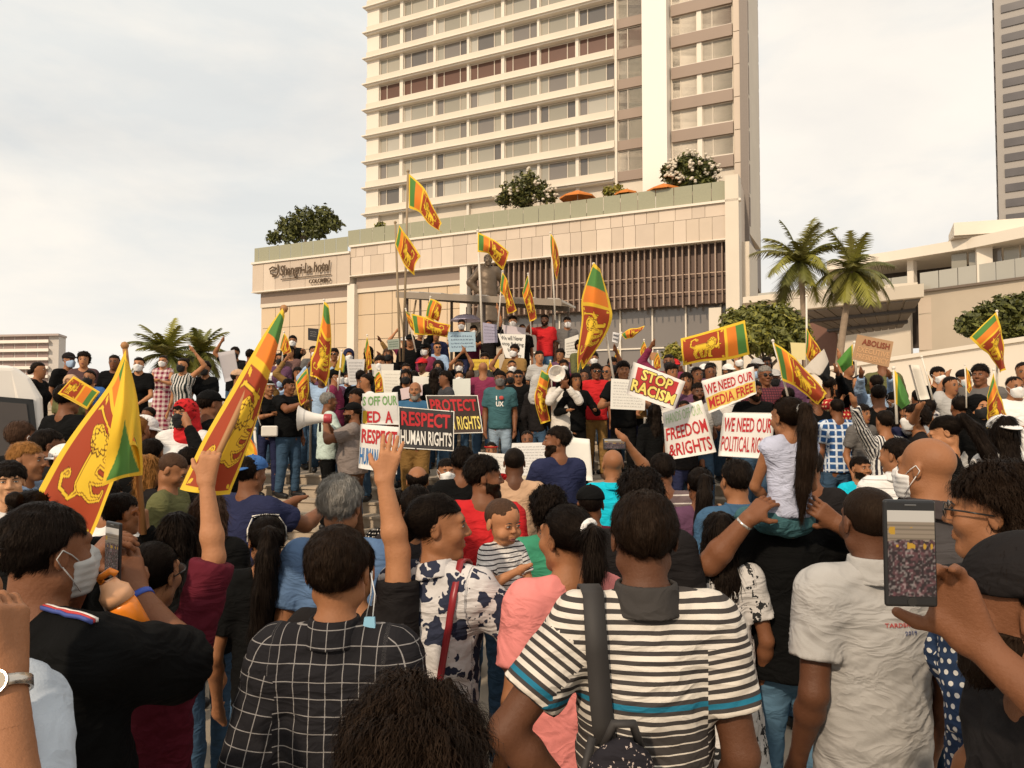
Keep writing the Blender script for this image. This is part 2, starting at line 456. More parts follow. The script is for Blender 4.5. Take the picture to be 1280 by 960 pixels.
def solid(prims, vs, boxes=(), mask=None):
    """mesh of a limb list; every box (lo, hi, fine size) is meshed finer: a head, a hand"""
    lo, g = grid_for(prims, vs)
    Fd = field(prims, *g, vs)
    if mask is not None: Fd = np.maximum(Fd, mask(g[0][:, None, None], g[1][None, :, None], g[2][None, None, :]).astype(np.float32))
    v, q = nets(Fd, lo, vs)
    for (bl, bh, _) in boxes:
        inn = ((v > bl + vs * 0.8) & (v < bh - vs * 0.8)).all(1)
        q = q[~inn[q].all(1)]
    vv, qq = [v], [q]; base = len(v)
    for (bl, bh, fv) in boxes:
        l2, g2 = grid_for(prims, fv, (bl, bh))
        sub = [p for p in prims if (np.maximum(p['a'], p['b']) + max(p['r1'], p['r2']) + 0.03 > bl).all() and (np.minimum(p['a'], p['b']) - max(p['r1'], p['r2']) - 0.03 < bh).all()]
        v2, q2 = nets(field(sub, *g2, fv), l2, fv)
        vv.append(v2); qq.append(q2 + base); base += len(v2)
    v = np.concatenate(vv); q = np.concatenate(qq)
    used = np.unique(q); rm = np.full(len(v), -1); rm[used] = np.arange(len(used))
    return v[used], rm[q]

_lat = rng.random((32, 32, 32)).astype(np.float32)
def noise3(p):
    p = np.asarray(p); i = np.floor(p).astype(int); f = p - i; f = f * f * (3 - 2 * f)
    r = 0
    for a in (0, 1):
        for b in (0, 1):
            for c in (0, 1):
                w = (f[:, 0] if a else 1 - f[:, 0]) * (f[:, 1] if b else 1 - f[:, 1]) * (f[:, 2] if c else 1 - f[:, 2])
                r = r + w * _lat[(i[:, 0] + a) % 32, (i[:, 1] + b) % 32, (i[:, 2] + c) % 32]
    return r - 0.5

def vnormals(v, q):
    n = np.cross(v[q[:, 2]] - v[q[:, 0]], v[q[:, 3]] - v[q[:, 1]])
    o = np.zeros_like(v)
    for k in range(4): np.add.at(o, q[:, k], n)
    return o / (np.linalg.norm(o, axis=1, keepdims=True) + 1e-9)

def relax(v, q, it=1, w=0.5):
    for _ in range(it):
        s = np.zeros_like(v); c = np.zeros(len(v))
        for k in range(4):
            a, b = q[:, k], q[:, (k + 1) % 4]
            np.add.at(s, a, v[b]); np.add.at(s, b, v[a]); np.add.at(c, a, 1); np.add.at(c, b, 1)
        v = v * (1 - w) + w * s / np.maximum(c, 1)[:, None]
    return v

# head space: origin mid-skull, face towards -Y, crown +0.112, chin -0.125
def head_prims(fine=True, wide=1.0, baby=False):
    if baby:
        P = [ellp((0, .010, .034), (.082, .098, .084), k=.02), ellp((0, -.018, -.030), (.068, .070, .068), k=.025), cone((-.02, -.045, -.078), (.02, -.045, -.078), .026, .026, k=.02)]
        for s in (-1, 1): P += [ellp((s * .040, -.058, -.040), (.030, .028, .028), k=.02), ellp((s * .031, -.100, .002), (.017, .020, .011), k=.016, neg=True), ellp((s * .031, -.078, .001), (.015, .010, .012), k=.006), ellp((s * .083, .012, -.008), (.009, .018, .030), k=.010), ellp((s * .010, -.092, -.024), (.008, .009, .007), k=.008)]
        return P + [cone((0, -.082, .0), (0, -.095, -.020), .006, .010, k=.012), cone((-.015, -.084, -.050), (.015, -.084, -.050), .007, .007, k=.008), cone((-.012, -.083, -.062), (.012, -.083, -.062), .008, .008, k=.008)]
    P = [ellp((0, .012, .030), (.075 * wide, .094, .083), k=.02),
         ellp((0, -.018, -.035), (.064 * wide, .072, .082), k=.025),
         cone((-.046 * wide, .0, -.065), (0, -.062, -.103), .024, .022, k=.02), cone((.046 * wide, .0, -.065), (0, -.062, -.103), .024, .022, k=.02)]
    if fine:
        P += [ellp((-.036, -.062, -.030), (.026, .026, .026), k=.02), ellp((.036, -.062, -.030), (.026, .026, .026), k=.02),
              cone((-.034, -.078, .026), (.034, -.078, .026), .013, .013, k=.016),
              ellp((-.031, -.104, .004), (.016, .020, .011), k=.014, neg=True), ellp((.031, -.104, .004), (.016, .020, .011), k=.014, neg=True),
              ellp((-.031, -.079, .003), (.014, .010, .011), k=.006), ellp((.031, -.079, .003), (.014, .010, .011), k=.006),
              cone((0, -.087, .014), (0, -.108, -.026), .007, .012, k=.012), ellp((-.013, -.098, -.031), (.009, .010, .007), k=.008), ellp((.013, -.098, -.031), (.009, .010, .007), k=.008),
              cone((-.017, -.087, -.058), (.017, -.087, -.058), .007, .007, k=.008), cone((-.014, -.087, -.071), (.014, -.087, -.071), .008, .008, k=.008),
              cone((-.02, -.1, -.0645), (.02, -.1, -.0645), .0022, .0022, k=.006, neg=True)]
        for s in (-1, 1):
            P += [ellp((s * .079 * wide, .012, -.008), (.008, .018, .030), k=.010), ellp((s * .088 * wide, .005, -.006), (.006, .009, .017), k=.006, neg=True)]
    else:
        P += [cone((0, -.085, .012), (0, -.104, -.026), .009, .013, k=.014), ellp((-.079, .012, -.008), (.009, .018, .03), k=.012), ellp((.079, .012, -.008), (.009, .018, .03), k=.012)]
    return P

def hand_prims(w, d, n, side, curl=0.35, fine=True, spread=0.12, s=1.0, thumb=0.5):
    """w wrist, d along the hand, n out of the palm, side: which way the thumb points across (+1/-1)"""
    d = nrm(d); n = nrm(n - d * (n @ d)); t = np.cross(d, n) * side
    P = []
    if not fine:
        P.append(cone(w, w + d * .07 * s, .026 * s, .033 * s, k=.012))
        f = nrm(d * math.cos(curl) + n * math.sin(curl))
        P.append(cone(w + d * .08 * s, w + d * .08 * s + f * .075 * s, .029 * s, .017 * s, k=.012))
        P.append(cone(w + d * .03 * s + t * .025 * s, w + d * .07 * s + t * .058 * s + n * .02 * s, .013 * s, .010 * s, k=.01))
        return P
    for o in (-.027, -.010, .009, .026):
        P.append(cone(w + t * o * .55 * s, w + (d * .088 + t * o) * s, .0175 * s, .0125 * s, k=.014))
    P.append(cone(w + d * .012 * s + t * .018 * s + n * .008 * s, w + d * .05 * s + t * .034 * s + n * .012 * s, .017 * s, .014 * s, k=.014))
    for o, ln, an in ((.028, .074, .9), (.0095, .082, .3), (-.0095, .076, -.3), (-.027, .060, -1.0)):
        base = w + (d * .088 + t * o) * s; ang = 0.0; p = base
        dd = nrm(d + t * an * spread)
        rr = .0092 if ln > .065 else .0082
        for j, fr in enumerate((.44, .31, .25)):
            ang += curl * (0.95, 1.15, 0.8)[j] * (1 + 0.12 * an)
            q = p + (dd * math.cos(ang) + n * math.sin(ang)) * ln * fr * s
            P.append(cone(p, q, rr * s * (1, .93, .86)[j], rr * s * (.93, .86, .74)[j], k=.004))
            p = q
    p = w + (d * .03 + t * .030 + n * .008) * s
    td = nrm(d * .55 + t * (1.0 - thumb * .7) + n * (.15 + thumb * .9))
    for j, ln in enumerate((.040, .030)):
        td = nrm(td + (d * .35 - t * .15) * j)
        q = p + td * ln * s; P.append(cone(p, q, (.0125, .0105)[j] * s, (.0105, .0085)[j] * s, k=.006)); p = q
    return P

REST = {'down': (V(.27, -.03, .86), V(1, .6, 0))}
ARMS = {   # wrist target (for the side x>0), elbow hint
    'down': (V(.212, -.05, .88), V(.25, 1, 0)), 'up': (V(.20, -.10, 1.92), V(1, .2, 0)), 'fist': (V(.24, -.08, 1.80), V(1, .3, 0)),
    'high': (V(.27, -.16, 1.86), V(1, .2, 0)), 'phone': (V(.05, -.36, 1.50), V(.7, .1, -1)), 'hold': (V(.20, -.30, 1.18), V(.8, .3, -1)),
    'chest': (V(.13, -.32, 1.30), V(.8, .3, -1)), 'clasp': (V(.03, -.21, .98), V(1, .3, 0)), 'clap': (V(.03, -.30, 1.22), V(.8, .2, -.6)),
    'hip': (V(.17, .03, .98), V(1, .25, 0)), 'cross': (V(-.10, -.20, 1.20), V(.9, .1, -1)), 'back': (V(.10, .16, .95), V(1, .4, 0)),
    'face': (V(.07, -.20, 1.50), V(.8, 0, -1)), 'fwd': (V(.18, -.48, 1.35), V(.6, 0, -1)), 'poster': (V(.24, -.22, 1.62), V(.9, .1, -.6)),
    'side': (V(.50, -.20, 1.30), V(.6, .3, -.8)), 'point': (V(.25, -.50, 1.62), V(.7, 0, -1)), 'mega': (V(.04, -.32, 1.46), V(.8, 0, -1))}

def ik(S, T, pole, l1, l2):
    v = T - S; L = np.linalg.norm(v); mxl = (l1 + l2) * 0.995
    if L > mxl: T = S + v / L * mxl; L = mxl; v = T - S
    L = max(L, abs(l1 - l2) + .02)
    a = (l1*l1 - l2*l2 + L*L) / (2*L); h = math.sqrt(max(l1*l1 - a*a, 1e-6))
    u = nrm(v); pp = nrm(pole - u * (pole @ u))
    return S + u * a + pp * h, S + u * L

def rotz(a): c, s = math.cos(a), math.sin(a); return np.array([[c, -s, 0], [s, c, 0], [0, 0, 1.0]])
def rotx(a): c, s = math.cos(a), math.sin(a); return np.array([[1.0, 0, 0], [0, c, -s], [0, s, c]])
def roty(a): c, s = math.cos(a), math.sin(a); return np.array([[c, 0, s], [0, 1, 0], [-s, 0, c]])

class Pose:
    """joints of one posed figure 1.72 m tall, face towards -Y, its left arm at +X"""
    def __init__(s, armL='down', armR='down', turn=0, nod=0, tilt=0, build='m', stride=0, lean=0, legs='stand', curl=(.35, .35), sex=None, head=1.0, hands=None):
        s.build = build; s.wd = {'m': .93, 'f': .84, 'heavy': 1.03, 'slim': .87, 'child': .84, 'baby': .9}[build]
        s.sh = {'m': .166, 'f': .147, 'heavy': .185, 'slim': .156, 'child': .145, 'baby': .15}[build]
        s.fat = {'m': 1.0, 'f': .92, 'heavy': 1.20, 'slim': .88, 'child': .95, 'baby': 1.15}[build]
        s.hs = head; s.legs = legs; s.curl = curl; s.hn = hands or {}
        lr = rotx(R(-lean)) if lean else np.eye(3)
        piv = V(0, 0, .95); s.bend = lambda p: lr @ (np.asarray(p, float) - piv) + piv
        s.lr = lr
        s.neck = s.bend(V(0, .012, 1.45)); hz = 1.605 if build != 'baby' else 1.64
        s.hc = s.bend(V(0, -.012, hz))
        s.hM = lr @ rotz(R(turn)) @ rotx(R(nod)) @ roty(R(tilt))
        s.arm = []
        for sg, a in ((1, armL), (-1, armR)):
            S = s.bend(V(sg * s.sh, .005, 1.385))
            if isinstance(a, str): T, pole = ARMS[a]; T = T * V(sg, 1, 1); pole = pole * V(sg, 1, 1); T = s.bend(T)
            else: T, pole = a
            if isinstance(a, str) and a in ('up', 'fist', 'high', 'point', 'poster'): S = S + V(-sg * .012, 0, .03)
            k = s.fat ** .3 if build != 'child' else .95
            E, Wr = ik(S, np.asarray(T, float), np.asarray(pole, float), .285, .255)
            s.arm.append((S, E, Wr))
        s.st = stride

    def leg_pts(s):
        out = []
        for sg in (1, -1):
            hip = V(sg * .088 * s.wd, .0, .90)
            if s.legs == 'stand':
                o = s.st * sg
                out.append((hip, V(sg * .10, -.02 - o * .5, .49), V(sg * .105, .01 - o, .085)))
            elif s.legs == 'straddle':   # sitting on someone's shoulders
                out.append((hip, V(sg * .15, -.38, .86), V(sg * .16, -.40, .46)))
            elif s.legs == 'sit':
                out.append((hip, V(sg * .14, -.40, .88), V(sg * .13, -.36, .46)))
            elif s.legs == 'crouch':
                out.append((hip, V(sg * .2, -.38, 1.02), V(sg * .14, -.12, .62)))
        return out

    def hand_frame(s, i):
        S, E, Wr = s.arm[i]; sg = 1 if i == 0 else -1
        d = nrm(Wr - E); h = s.hn.get(i, {})
        n = h.get('n'); d2 = h.get('d', d)
        if n is None:
            inward = V(-sg, -.1, 0)
            n = inward if abs(d @ nrm(inward)) < .9 else V(0, -1, 0)
            if d[2] > .5: n = V(0, -1, 0)
        side = h.get('side')
        n = np.asarray(n, float); d2 = np.asarray(d2, float)
        if side is None:   # thumb towards the front, or inwards for a raised hand
            nn = nrm(n - nrm(d2) * (n @ nrm(d2))); t = np.cross(nrm(d2), nn)
            side = 1 if t @ (V(-sg, -.6, 0) if d[2] > .5 else V(0, -1, .3)) > 0 else -1
        return Wr, d2, n, side

    def body(s, fine=True):
        f = s.fat; w = s.wd; B = s.bend
        P = [cone(B((0, 0, 1.02)), B((0, -.005, 1.27)), .122 * w * f, .150 * w * min(f, 1.12), sc=(1, .70, 1), k=.04),
             cone(B((0, 0, .90)), B((0, 0, 1.04)), .150 * w * f, .125 * w * f, sc=(1, .74, 1), k=.04),
             cone(B((-.12 * w, .01, 1.36)), B((.12 * w, .01, 1.36)), .070, .070, k=.04),
             cone(B((0, .015, 1.40)), s.hc + s.hM @ V(0, .018, -.05) * s.hs, .058 * min(f, 1.1) * w ** .5, .052 * min(f, 1.12) * w ** .5, k=.03)]
        for sg in (1, -1): P.append(cone(B((0, .02, 1.455)), B((sg * s.sh * .85, .01, 1.405)), .040, .050, k=.04))
        if s.build == 'f': P += [ellp(B((-.07, -.085, 1.25)), (.06, .055, .06), k=.04), ellp(B((.07, -.085, 1.25)), (.06, .055, .06), k=.04)]
        af = {'m': 1.0, 'f': .84, 'heavy': 1.18, 'slim': .9, 'child': .85, 'baby': 1.15}[s.build]
        for i, (S, E, Wr) in enumerate(s.arm):
            P.append(cone(S, E, .054 * af, .041 * af, k=.03))
            m = E + (Wr - E) * .28
            P.append(cone(E, m, .040 * af, .043 * af, k=.02)); P.append(cone(m, Wr, .043 * af, .0265 * af, k=.02))
            Wp, d2, n, side = s.hand_frame(i)
            P += hand_prims(Wp, d2, n, side, s.curl[i], fine=s.hn.get(i, {}).get('fine', False) and fine, s=s.hn.get(i, {}).get('s', 1.0 if s.build not in ('f', 'child') else .9),
                            spread=s.hn.get(i, {}).get('spread', .12), thumb=s.hn.get(i, {}).get('thumb', .5))
        for sg, (h, k_, a) in zip((1, -1), s.leg_pts()):
            P += [cone(h, k_, .084 * f * w, .054 * f ** .5, k=.03), cone(k_, k_ + (a - k_) * .35, .052, .054, k=.02), cone(k_ + (a - k_) * .35, a, .054, .034, k=.02),
                  cone(a + V(0, .02, -.03), a + V(sg * .01, -.15, -.055), .036, .028, k=.02)]
        P += xf(head_prims(fine, .95 if s.build == 'f' else 1.0, s.build == 'baby'), s.hM, s.hc, s.hs)
        return P

    def top(s, sleeve='short', hem=.88, loose=.016):
        f = s.fat; w = s.wd; B = s.bend; lo = loose
        P = [cone(B((0, -.002, 1.22)), B((0, 0, hem)), .152 * w * min(f, 1.2) + lo, .165 * w * f + lo, sc=(1, .80, 1), k=.035, capb=True),
             cone(B((0, -.004, 1.12)), B((0, -.004, 1.28)), .135 * w * f + lo, .152 * w * min(f, 1.12) + lo, sc=(1, .74, 1), k=.03),
             cone(B((-.12 * w, .01, 1.36)), B((.12 * w, .01, 1.36)), .072 + lo, .072 + lo, sc=(1, .95, 1), k=.04)]
        for sg in (1, -1): P.append(cone(B((sg * .055, .02, 1.438)), B((sg * s.sh * .9, .01, 1.412)), .034 + lo, .048 + lo, k=.03))
        if s.build == 'f': P += [ellp(B((-.07, -.085, 1.25)), (.066, .062, .07), k=.05), ellp(B((.07, -.085, 1.25)), (.066, .062, .07), k=.05)]
        if s.build == 'heavy': P.append(ellp(B((0, -.05, 1.06)), (.17, .15, .14), k=.05))
        af = {'m': 1.0, 'f': .86, 'heavy': 1.2, 'slim': .92, 'child': .9, 'baby': 1.1}[s.build]
        for (S, E, Wr) in s.arm:
            if sleeve == 'short': P.append(cone(S, S + (E - S) * .66, .057 * af + lo, .054 * af + lo * 1.2, k=.035, capb=True))
            elif sleeve == 'elbow': P.append(cone(S, S + (E - S) * .95, .058 * af + lo, .052 * af + lo * 1.6, k=.035, capb=True))
            elif sleeve == 'long':
                P.append(cone(S, E, .056 * af + lo, .045 * af + lo, k=.035)); P.append(cone(E, E + (Wr - E) * .97, .045 * af + lo * .9, .031 * af + lo * .8, k=.02, capb=True))
            elif sleeve == 'none': P.append(cone(S, S + (E - S) * .05, .05 * af + lo, .05 * af + lo, k=.02, capb=True))
        return P

    def collar(s, h):
        f = s.fat; w = s.wd; r = .078 * min(f, 1.12) * w ** .5; c0 = s.bend(V(0, .020, 1.452)); nk = nrm(s.hc + s.hM @ V(0, .030, -.05) - c0)
        return [cone(c0 - nk * .022, c0 + nk * h, r + .014, r - .002, k=.004, capb=True, capa=True), cone(c0 - nk * .05, c0 + nk * (h + .02), r - .001, r - .017, k=.004, neg=True, capa=True)]

    def bottom(s, kind='trousers'):
        f = s.fat; w = s.wd; P = []
        if kind == 'dress' or kind == 'skirt':
            P = [cone((0, 0, 1.0), (0, 0, .18 if kind == 'dress' else .40), .150 * w * f, .25, sc=(1, .82, 1), k=.02, capb=True)]
            return P
        P.append(cone((0, 0, .90), (0, 0, 1.0), .152 * w * f, .136 * w * f, sc=(1, .74, 1), k=.03, capb=True))
        for (h, k_, a) in s.leg_pts():
            e = .0 if kind == 'trousers' else .12
            P.append(cone(h, k_, (.090 if s.legs == 'stand' else .125) * f * w, (.070 if s.legs == 'stand' else .095) * f ** .5, k=.02))
            if kind != 'shorts': P.append(cone(k_, a + V(0, .01, .0), .070 * f ** .5, .058, k=.02, capb=True))
        return P

    def shoes(s):
        P = []
        for sg, (h, k_, a) in zip((1, -1), s.leg_pts()):
            P += [cone(a + V(0, .025, -.035), a + V(sg * .012, -.16, -.045), .046, .038, sc=(1, 1, 1), k=.02)]
        return P

def box_about(c, r): c = np.asarray(c, float); return c - r, c + r

def set_pat(me, v, q, pose, sleeves=True):
    """pattern coordinates: x round the trunk (or the sleeve), z up the trunk (or along the sleeve); a seam between them"""
    th = np.arctan2(v[:, 0], -v[:, 1] + 1e-6) * .165
    back = v[:, 1] > 0
    pat = np.stack([np.where(np.abs(v[:, 0]) < .14, np.where(back, .52 - v[:, 0], v[:, 0]), th), v[:, 1], v[:, 2]], 1)
    cor = pat[q]; fc = v[q].mean(1)
    if sleeves:
        for (S, E, Wr) in pose.arm:
            u = nrm(E - S); u2 = nrm(Wr - E)
            a = nrm(np.cross(u, V(0, 1, .1))); b = np.cross(u, a)
            def coords(r): return np.stack([np.arctan2(r @ b, r @ a) * .07, r @ u * 0, 1.40 - r @ u], -1)
            r = fc - S; t = r @ u; rad = np.linalg.norm(r - t[:, None] * u, axis=1)
            r2 = fc - E; t2 = r2 @ u2; rad2 = np.linalg.norm(r2 - t2[:, None] * u2, axis=1)
            m = (rad < .105) & (t > .03) & (t2 <= 0.0) & (np.abs(fc[:, 0]) > .13)
            m2 = (rad2 < .085) & (t2 > 0) & (np.abs(fc[:, 0]) > .05)
            if m.any(): cor[m] = coords(v[q[m]] - S)
            if m2.any():
                rr = v[q[m2]] - E; cor[m2] = np.stack([np.arctan2(rr @ b, rr @ a) * .06, rr @ u2 * 0, 1.12 - rr @ u2], -1)
    at = me.attributes.new('pat', 'FLOAT_VECTOR', 'CORNER'); at.data.foreach_set('vector', cor.astype(np.float32).ravel())

def cloth_mesh(name, prims, vs, pose, wr=.006, seed=0, sleeves=True, boxes=()):
    v, q = solid(prims, vs, boxes)
    v = relax(v, q, 1, .4)
    if wr:
        n = vnormals(v, q)
        w1 = .8 * noise3(v * V(9, 9, 16) + seed * 3.1) + .6 * noise3(v @ rotx(.6) @ rotz(.7) * V(26, 26, 13) + seed) + .9 * (.3 - np.abs(noise3(v @ rotx(-.5) @ roty(.35) * V(13, 13, 42) + seed * 2.3)) * 1.6)
        # folds pulled from armpit to waist
        w2 = np.abs(noise3(v @ roty(.5) * V(7, 9, 30) + seed * 1.7)) * -1.2 + .25
        v = v + n * ((w1 + w2 * (v[:, 2:3].ravel() < 1.3)) * wr * 1.1)[:, None]
    me = mesh_np(name, v, q); set_pat(me, v, q, pose, sleeves)
    return me

# ---- hair and headgear, in head space
def allow_short(nape=-.070, line=.050, side=-.008):
    def f(X, Y, Z):
        edge = .004 * np.sin(X * 160)
        ear = .040 * np.clip((np.abs(X) - .045) / .02, 0, 1) * np.clip((.022 - Z) / .01, 0, 1)
        return np.minimum(line - Z + edge, np.maximum(-(Y - side) + ear + .25 * np.maximum(-Z, 0), nape - Z))
    return f

def strands(v, q, count, length, width, flow, out=.45, curl=0.0, seed=0, seg=4):
    """ribbons of hair rooted on a hair shell"""
    r = np.random.default_rng(seed)
    n = vnormals(v, q)
    fi = r.integers(0, len(q), count); w = r.random((count, 4)); w /= w.sum(1, keepdims=True)
    p = np.einsum('nk,nkj->nj', w, v[q[fi]]); nn = np.einsum('nk,nkj->nj', w, n[q[fi]]); nn /= np.linalg.norm(nn, axis=1, keepdims=True) + 1e-9
    p = p - nn * .003
    fl = flow(p, nn); fl = fl - nn * (fl * nn).sum(1, keepdims=True); fl /= np.linalg.norm(fl, axis=1, keepdims=True) + 1e-9
    jit = r.normal(0, .35, (count, 3)) * np.where(r.random((count, 1)) < .06, 2.2, 1); L = length * r.uniform(.6, 1.25, count)
    side = np.cross(nn, fl); side /= np.linalg.norm(side, axis=1, keepdims=True) + 1e-9
    pts = [p]; d = fl * (1 - out) + nn * out + jit * .35
    ph = r.uniform(0, 6.28, count)
    for k in range(seg):
        d = d / (np.linalg.norm(d, axis=1, keepdims=True) + 1e-9)
        p = p + d * (L / seg)[:, None]
        pts.append(p)
        d = d + fl * .35 - nn * out * .35 + V(0, 0, -.12)
        if curl: d = d + (side * np.cos(ph + k * 1.9)[:, None] + nn * np.sin(ph + k * 1.9)[:, None]) * curl
    vv = []; ff = []
    for k, pt in enumerate(pts):
        wd = width * (1 - .8 * (k / seg) ** 2)
        vv.append(pt - side * wd * .5); vv.append(pt + side * wd * .5)
    vv = np.concatenate(vv); i = np.arange(count)
    for k in range(seg):
        a = 2 * k * count + i; b = a + count; c = a + 2 * count; dd = c + count
        ff.append(np.stack([a, b, dd, c], 1))
    return vv, np.concatenate(ff)

_hair = {}
def hair_mesh(style, fine, seed=0):
    key = (style, fine, seed)
    if key in _hair: return _hair[key]
    vs = .0065 if fine == 2 else (.009 if fine == 1 else .015)
    base = [ellp((0, .017, .034), (.085, .104, .089), k=.015)]
    mask = allow_short(); wr = .004
    flow = lambda p, n: V(0, .35, -1) + p * V(1.5, 1.5, 0) * 4
    st = dict(len=.022, w=.0021, out=.40, curl=.3)
    if style == 'short':
        if not fine: base = [ellp((0, .019, .033), (.081, .099, .086), k=.012)]; mask = allow_short(line=.056)
    elif style == 'buzz': base = [ellp((0, .015, .032), (.080, .099, .085), k=.01)]; st = dict(len=.008, w=.0016, out=.6, curl=0); wr = .001
    elif style == 'thick': base = [ellp((0, .016, .042), (.090, .108, .095), k=.015)]; st = dict(len=.030, w=.0024, out=.4, curl=.3); wr = .007
    elif style == 'curly': base = [ellp((0, .020, .040), (.098, .113, .096), k=.015), ellp((0, .06, -.02), (.085, .06, .06), k=.03)]; wr = .012; st = dict(len=.042, w=.0026, out=.5, curl=.9)
    elif style == 'balding':
        m0 = allow_short(line=.2)
        mask = lambda X, Y, Z: np.maximum(m0(X, Y, Z), Z - .045 + 0 * X - .35 * (np.abs(X) - .03)); st['len'] = .02
    elif style == 'fringe': mask = allow_short(line=.034, side=-.03, nape=-.085); base = [ellp((0, .014, .034), (.088, .110, .090), k=.015)]; wr = .007
    elif style in ('long', 'longcurly'):
        wv = 1.25 if style == 'longcurly' else 1.0
        base += [cone((0, .055, -.02), (0, .085, -.26), .082 * wv, .070 * wv, sc=(1, .55, 1), k=.03), cone((0, .08, -.22), (.01, .085, -.42), .070 * wv, .030, sc=(1, .5, 1), k=.03),
                 cone((-.075, .0, .0), (-.08, .03, -.16), .022, .022, k=.02), cone((.075, .0, .0), (.08, .03, -.16), .022, .022, k=.02)]
        mask = lambda X, Y, Z: np.minimum(.048 - Z + 0 * X, -(Y + .012) + 0 * X + .1 * np.maximum(-Z, 0)); wr = .008
        st = dict(len=.07, w=.003, out=.12, curl=.15 if style == 'long' else .7); flow = lambda p, n: V(0, .1, -1) + 0 * p
    elif style in ('ponytail', 'longtail', 'bun', 'lowbun'):
        base = [ellp((0, .015, .032), (.081, .101, .086), k=.012)]
        mask = lambda X, Y, Z: np.minimum(.052 - Z + 0 * X, np.maximum(-(Y - .0), -.075 - Z))
        st = dict(len=.045, w=.0022, out=.06, curl=.04); wr = .002
        flow = lambda p, n: (V(0, .13, .02) - p)
        base0 = ()
        if style == 'ponytail': tail = [((0, .105, .045), .022), ((0, .145, .03), .030), ((.005, .155, -.05), .034), ((.012, .140, -.16), .026), ((.015, .13, -.26), .008)]
        elif style == 'longtail': tail = [((0, .100, .055), .022), ((0, .145, .05), .034), ((.01, .175, -.05), .048), ((.02, .175, -.20), .052), ((.04, .165, -.36), .042), ((.05, .16, -.52), .014)]
        elif style == 'bun': tail = [((0, .10, .07), .03), ((0, .125, .085), .038)]
        else: tail = [((0, .10, -.02), .03), ((0, .125, -.03), .036)]
        tp = [cone(tail[i][0], tail[i+1][0], tail[i][1], tail[i+1][1], k=.012) for i in range(len(tail) - 1)]
    v, q = solid(base, vs, (), mask)
    if style in ('ponytail', 'longtail', 'bun', 'lowbun'):
        v2, q2 = solid(tp, vs); 
    v = relax(v, q, 1, .5)
    n = vnormals(v, q)
    if wr:
        v = v + n * ((noise3(v * 40 + seed * 5) + .6 * noise3(v * 85 + seed)) * wr * 2)[:, None]
    parts_v, parts_q = [v], [q]
    nb = len(v)
    if style in ('ponytail', 'longtail', 'bun', 'lowbun'):
        n2 = vnormals(v2, q2); v2 = v2 + n2 * (noise3(v2 * V(70, 70, 12)) * .012)[:, None]
        parts_v.append(v2); parts_q.append(q2 + nb); nb += len(v2)
    cnt = {2: 11000, 1: 2000, 0: 260}[fine]
    wmul = {2: .72, 1: 1.6, 0: 3.4}[fine]
    if style in ('long', 'longcurly'): cnt = int(cnt * 1.5)
    if style == 'curly' and fine == 2: cnt = 12000
    sv, sq = strands(v, q, cnt, st['len'], st['w'] * wmul, flow, st['out'], st['curl'], seed, seg=5 if (fine == 2 or style == 'curly') else 3)
    parts_v.append(sv); parts_q.append(sq + nb); nb += len(sv)
    if style in ('ponytail', 'longtail') and fine:
        sv, sq = strands(v2, q2, cnt // 2, .08, .0025 * wmul, lambda p, n: V(0, 0, -1) + 0 * p, .05, .05, seed, 4)
        parts_v.append(sv); parts_q.append(sq + nb); nb += len(sv)
    me = mesh_np('hair', np.concatenate(parts_v), np.concatenate(parts_q))
    _hair[key] = me
    return me

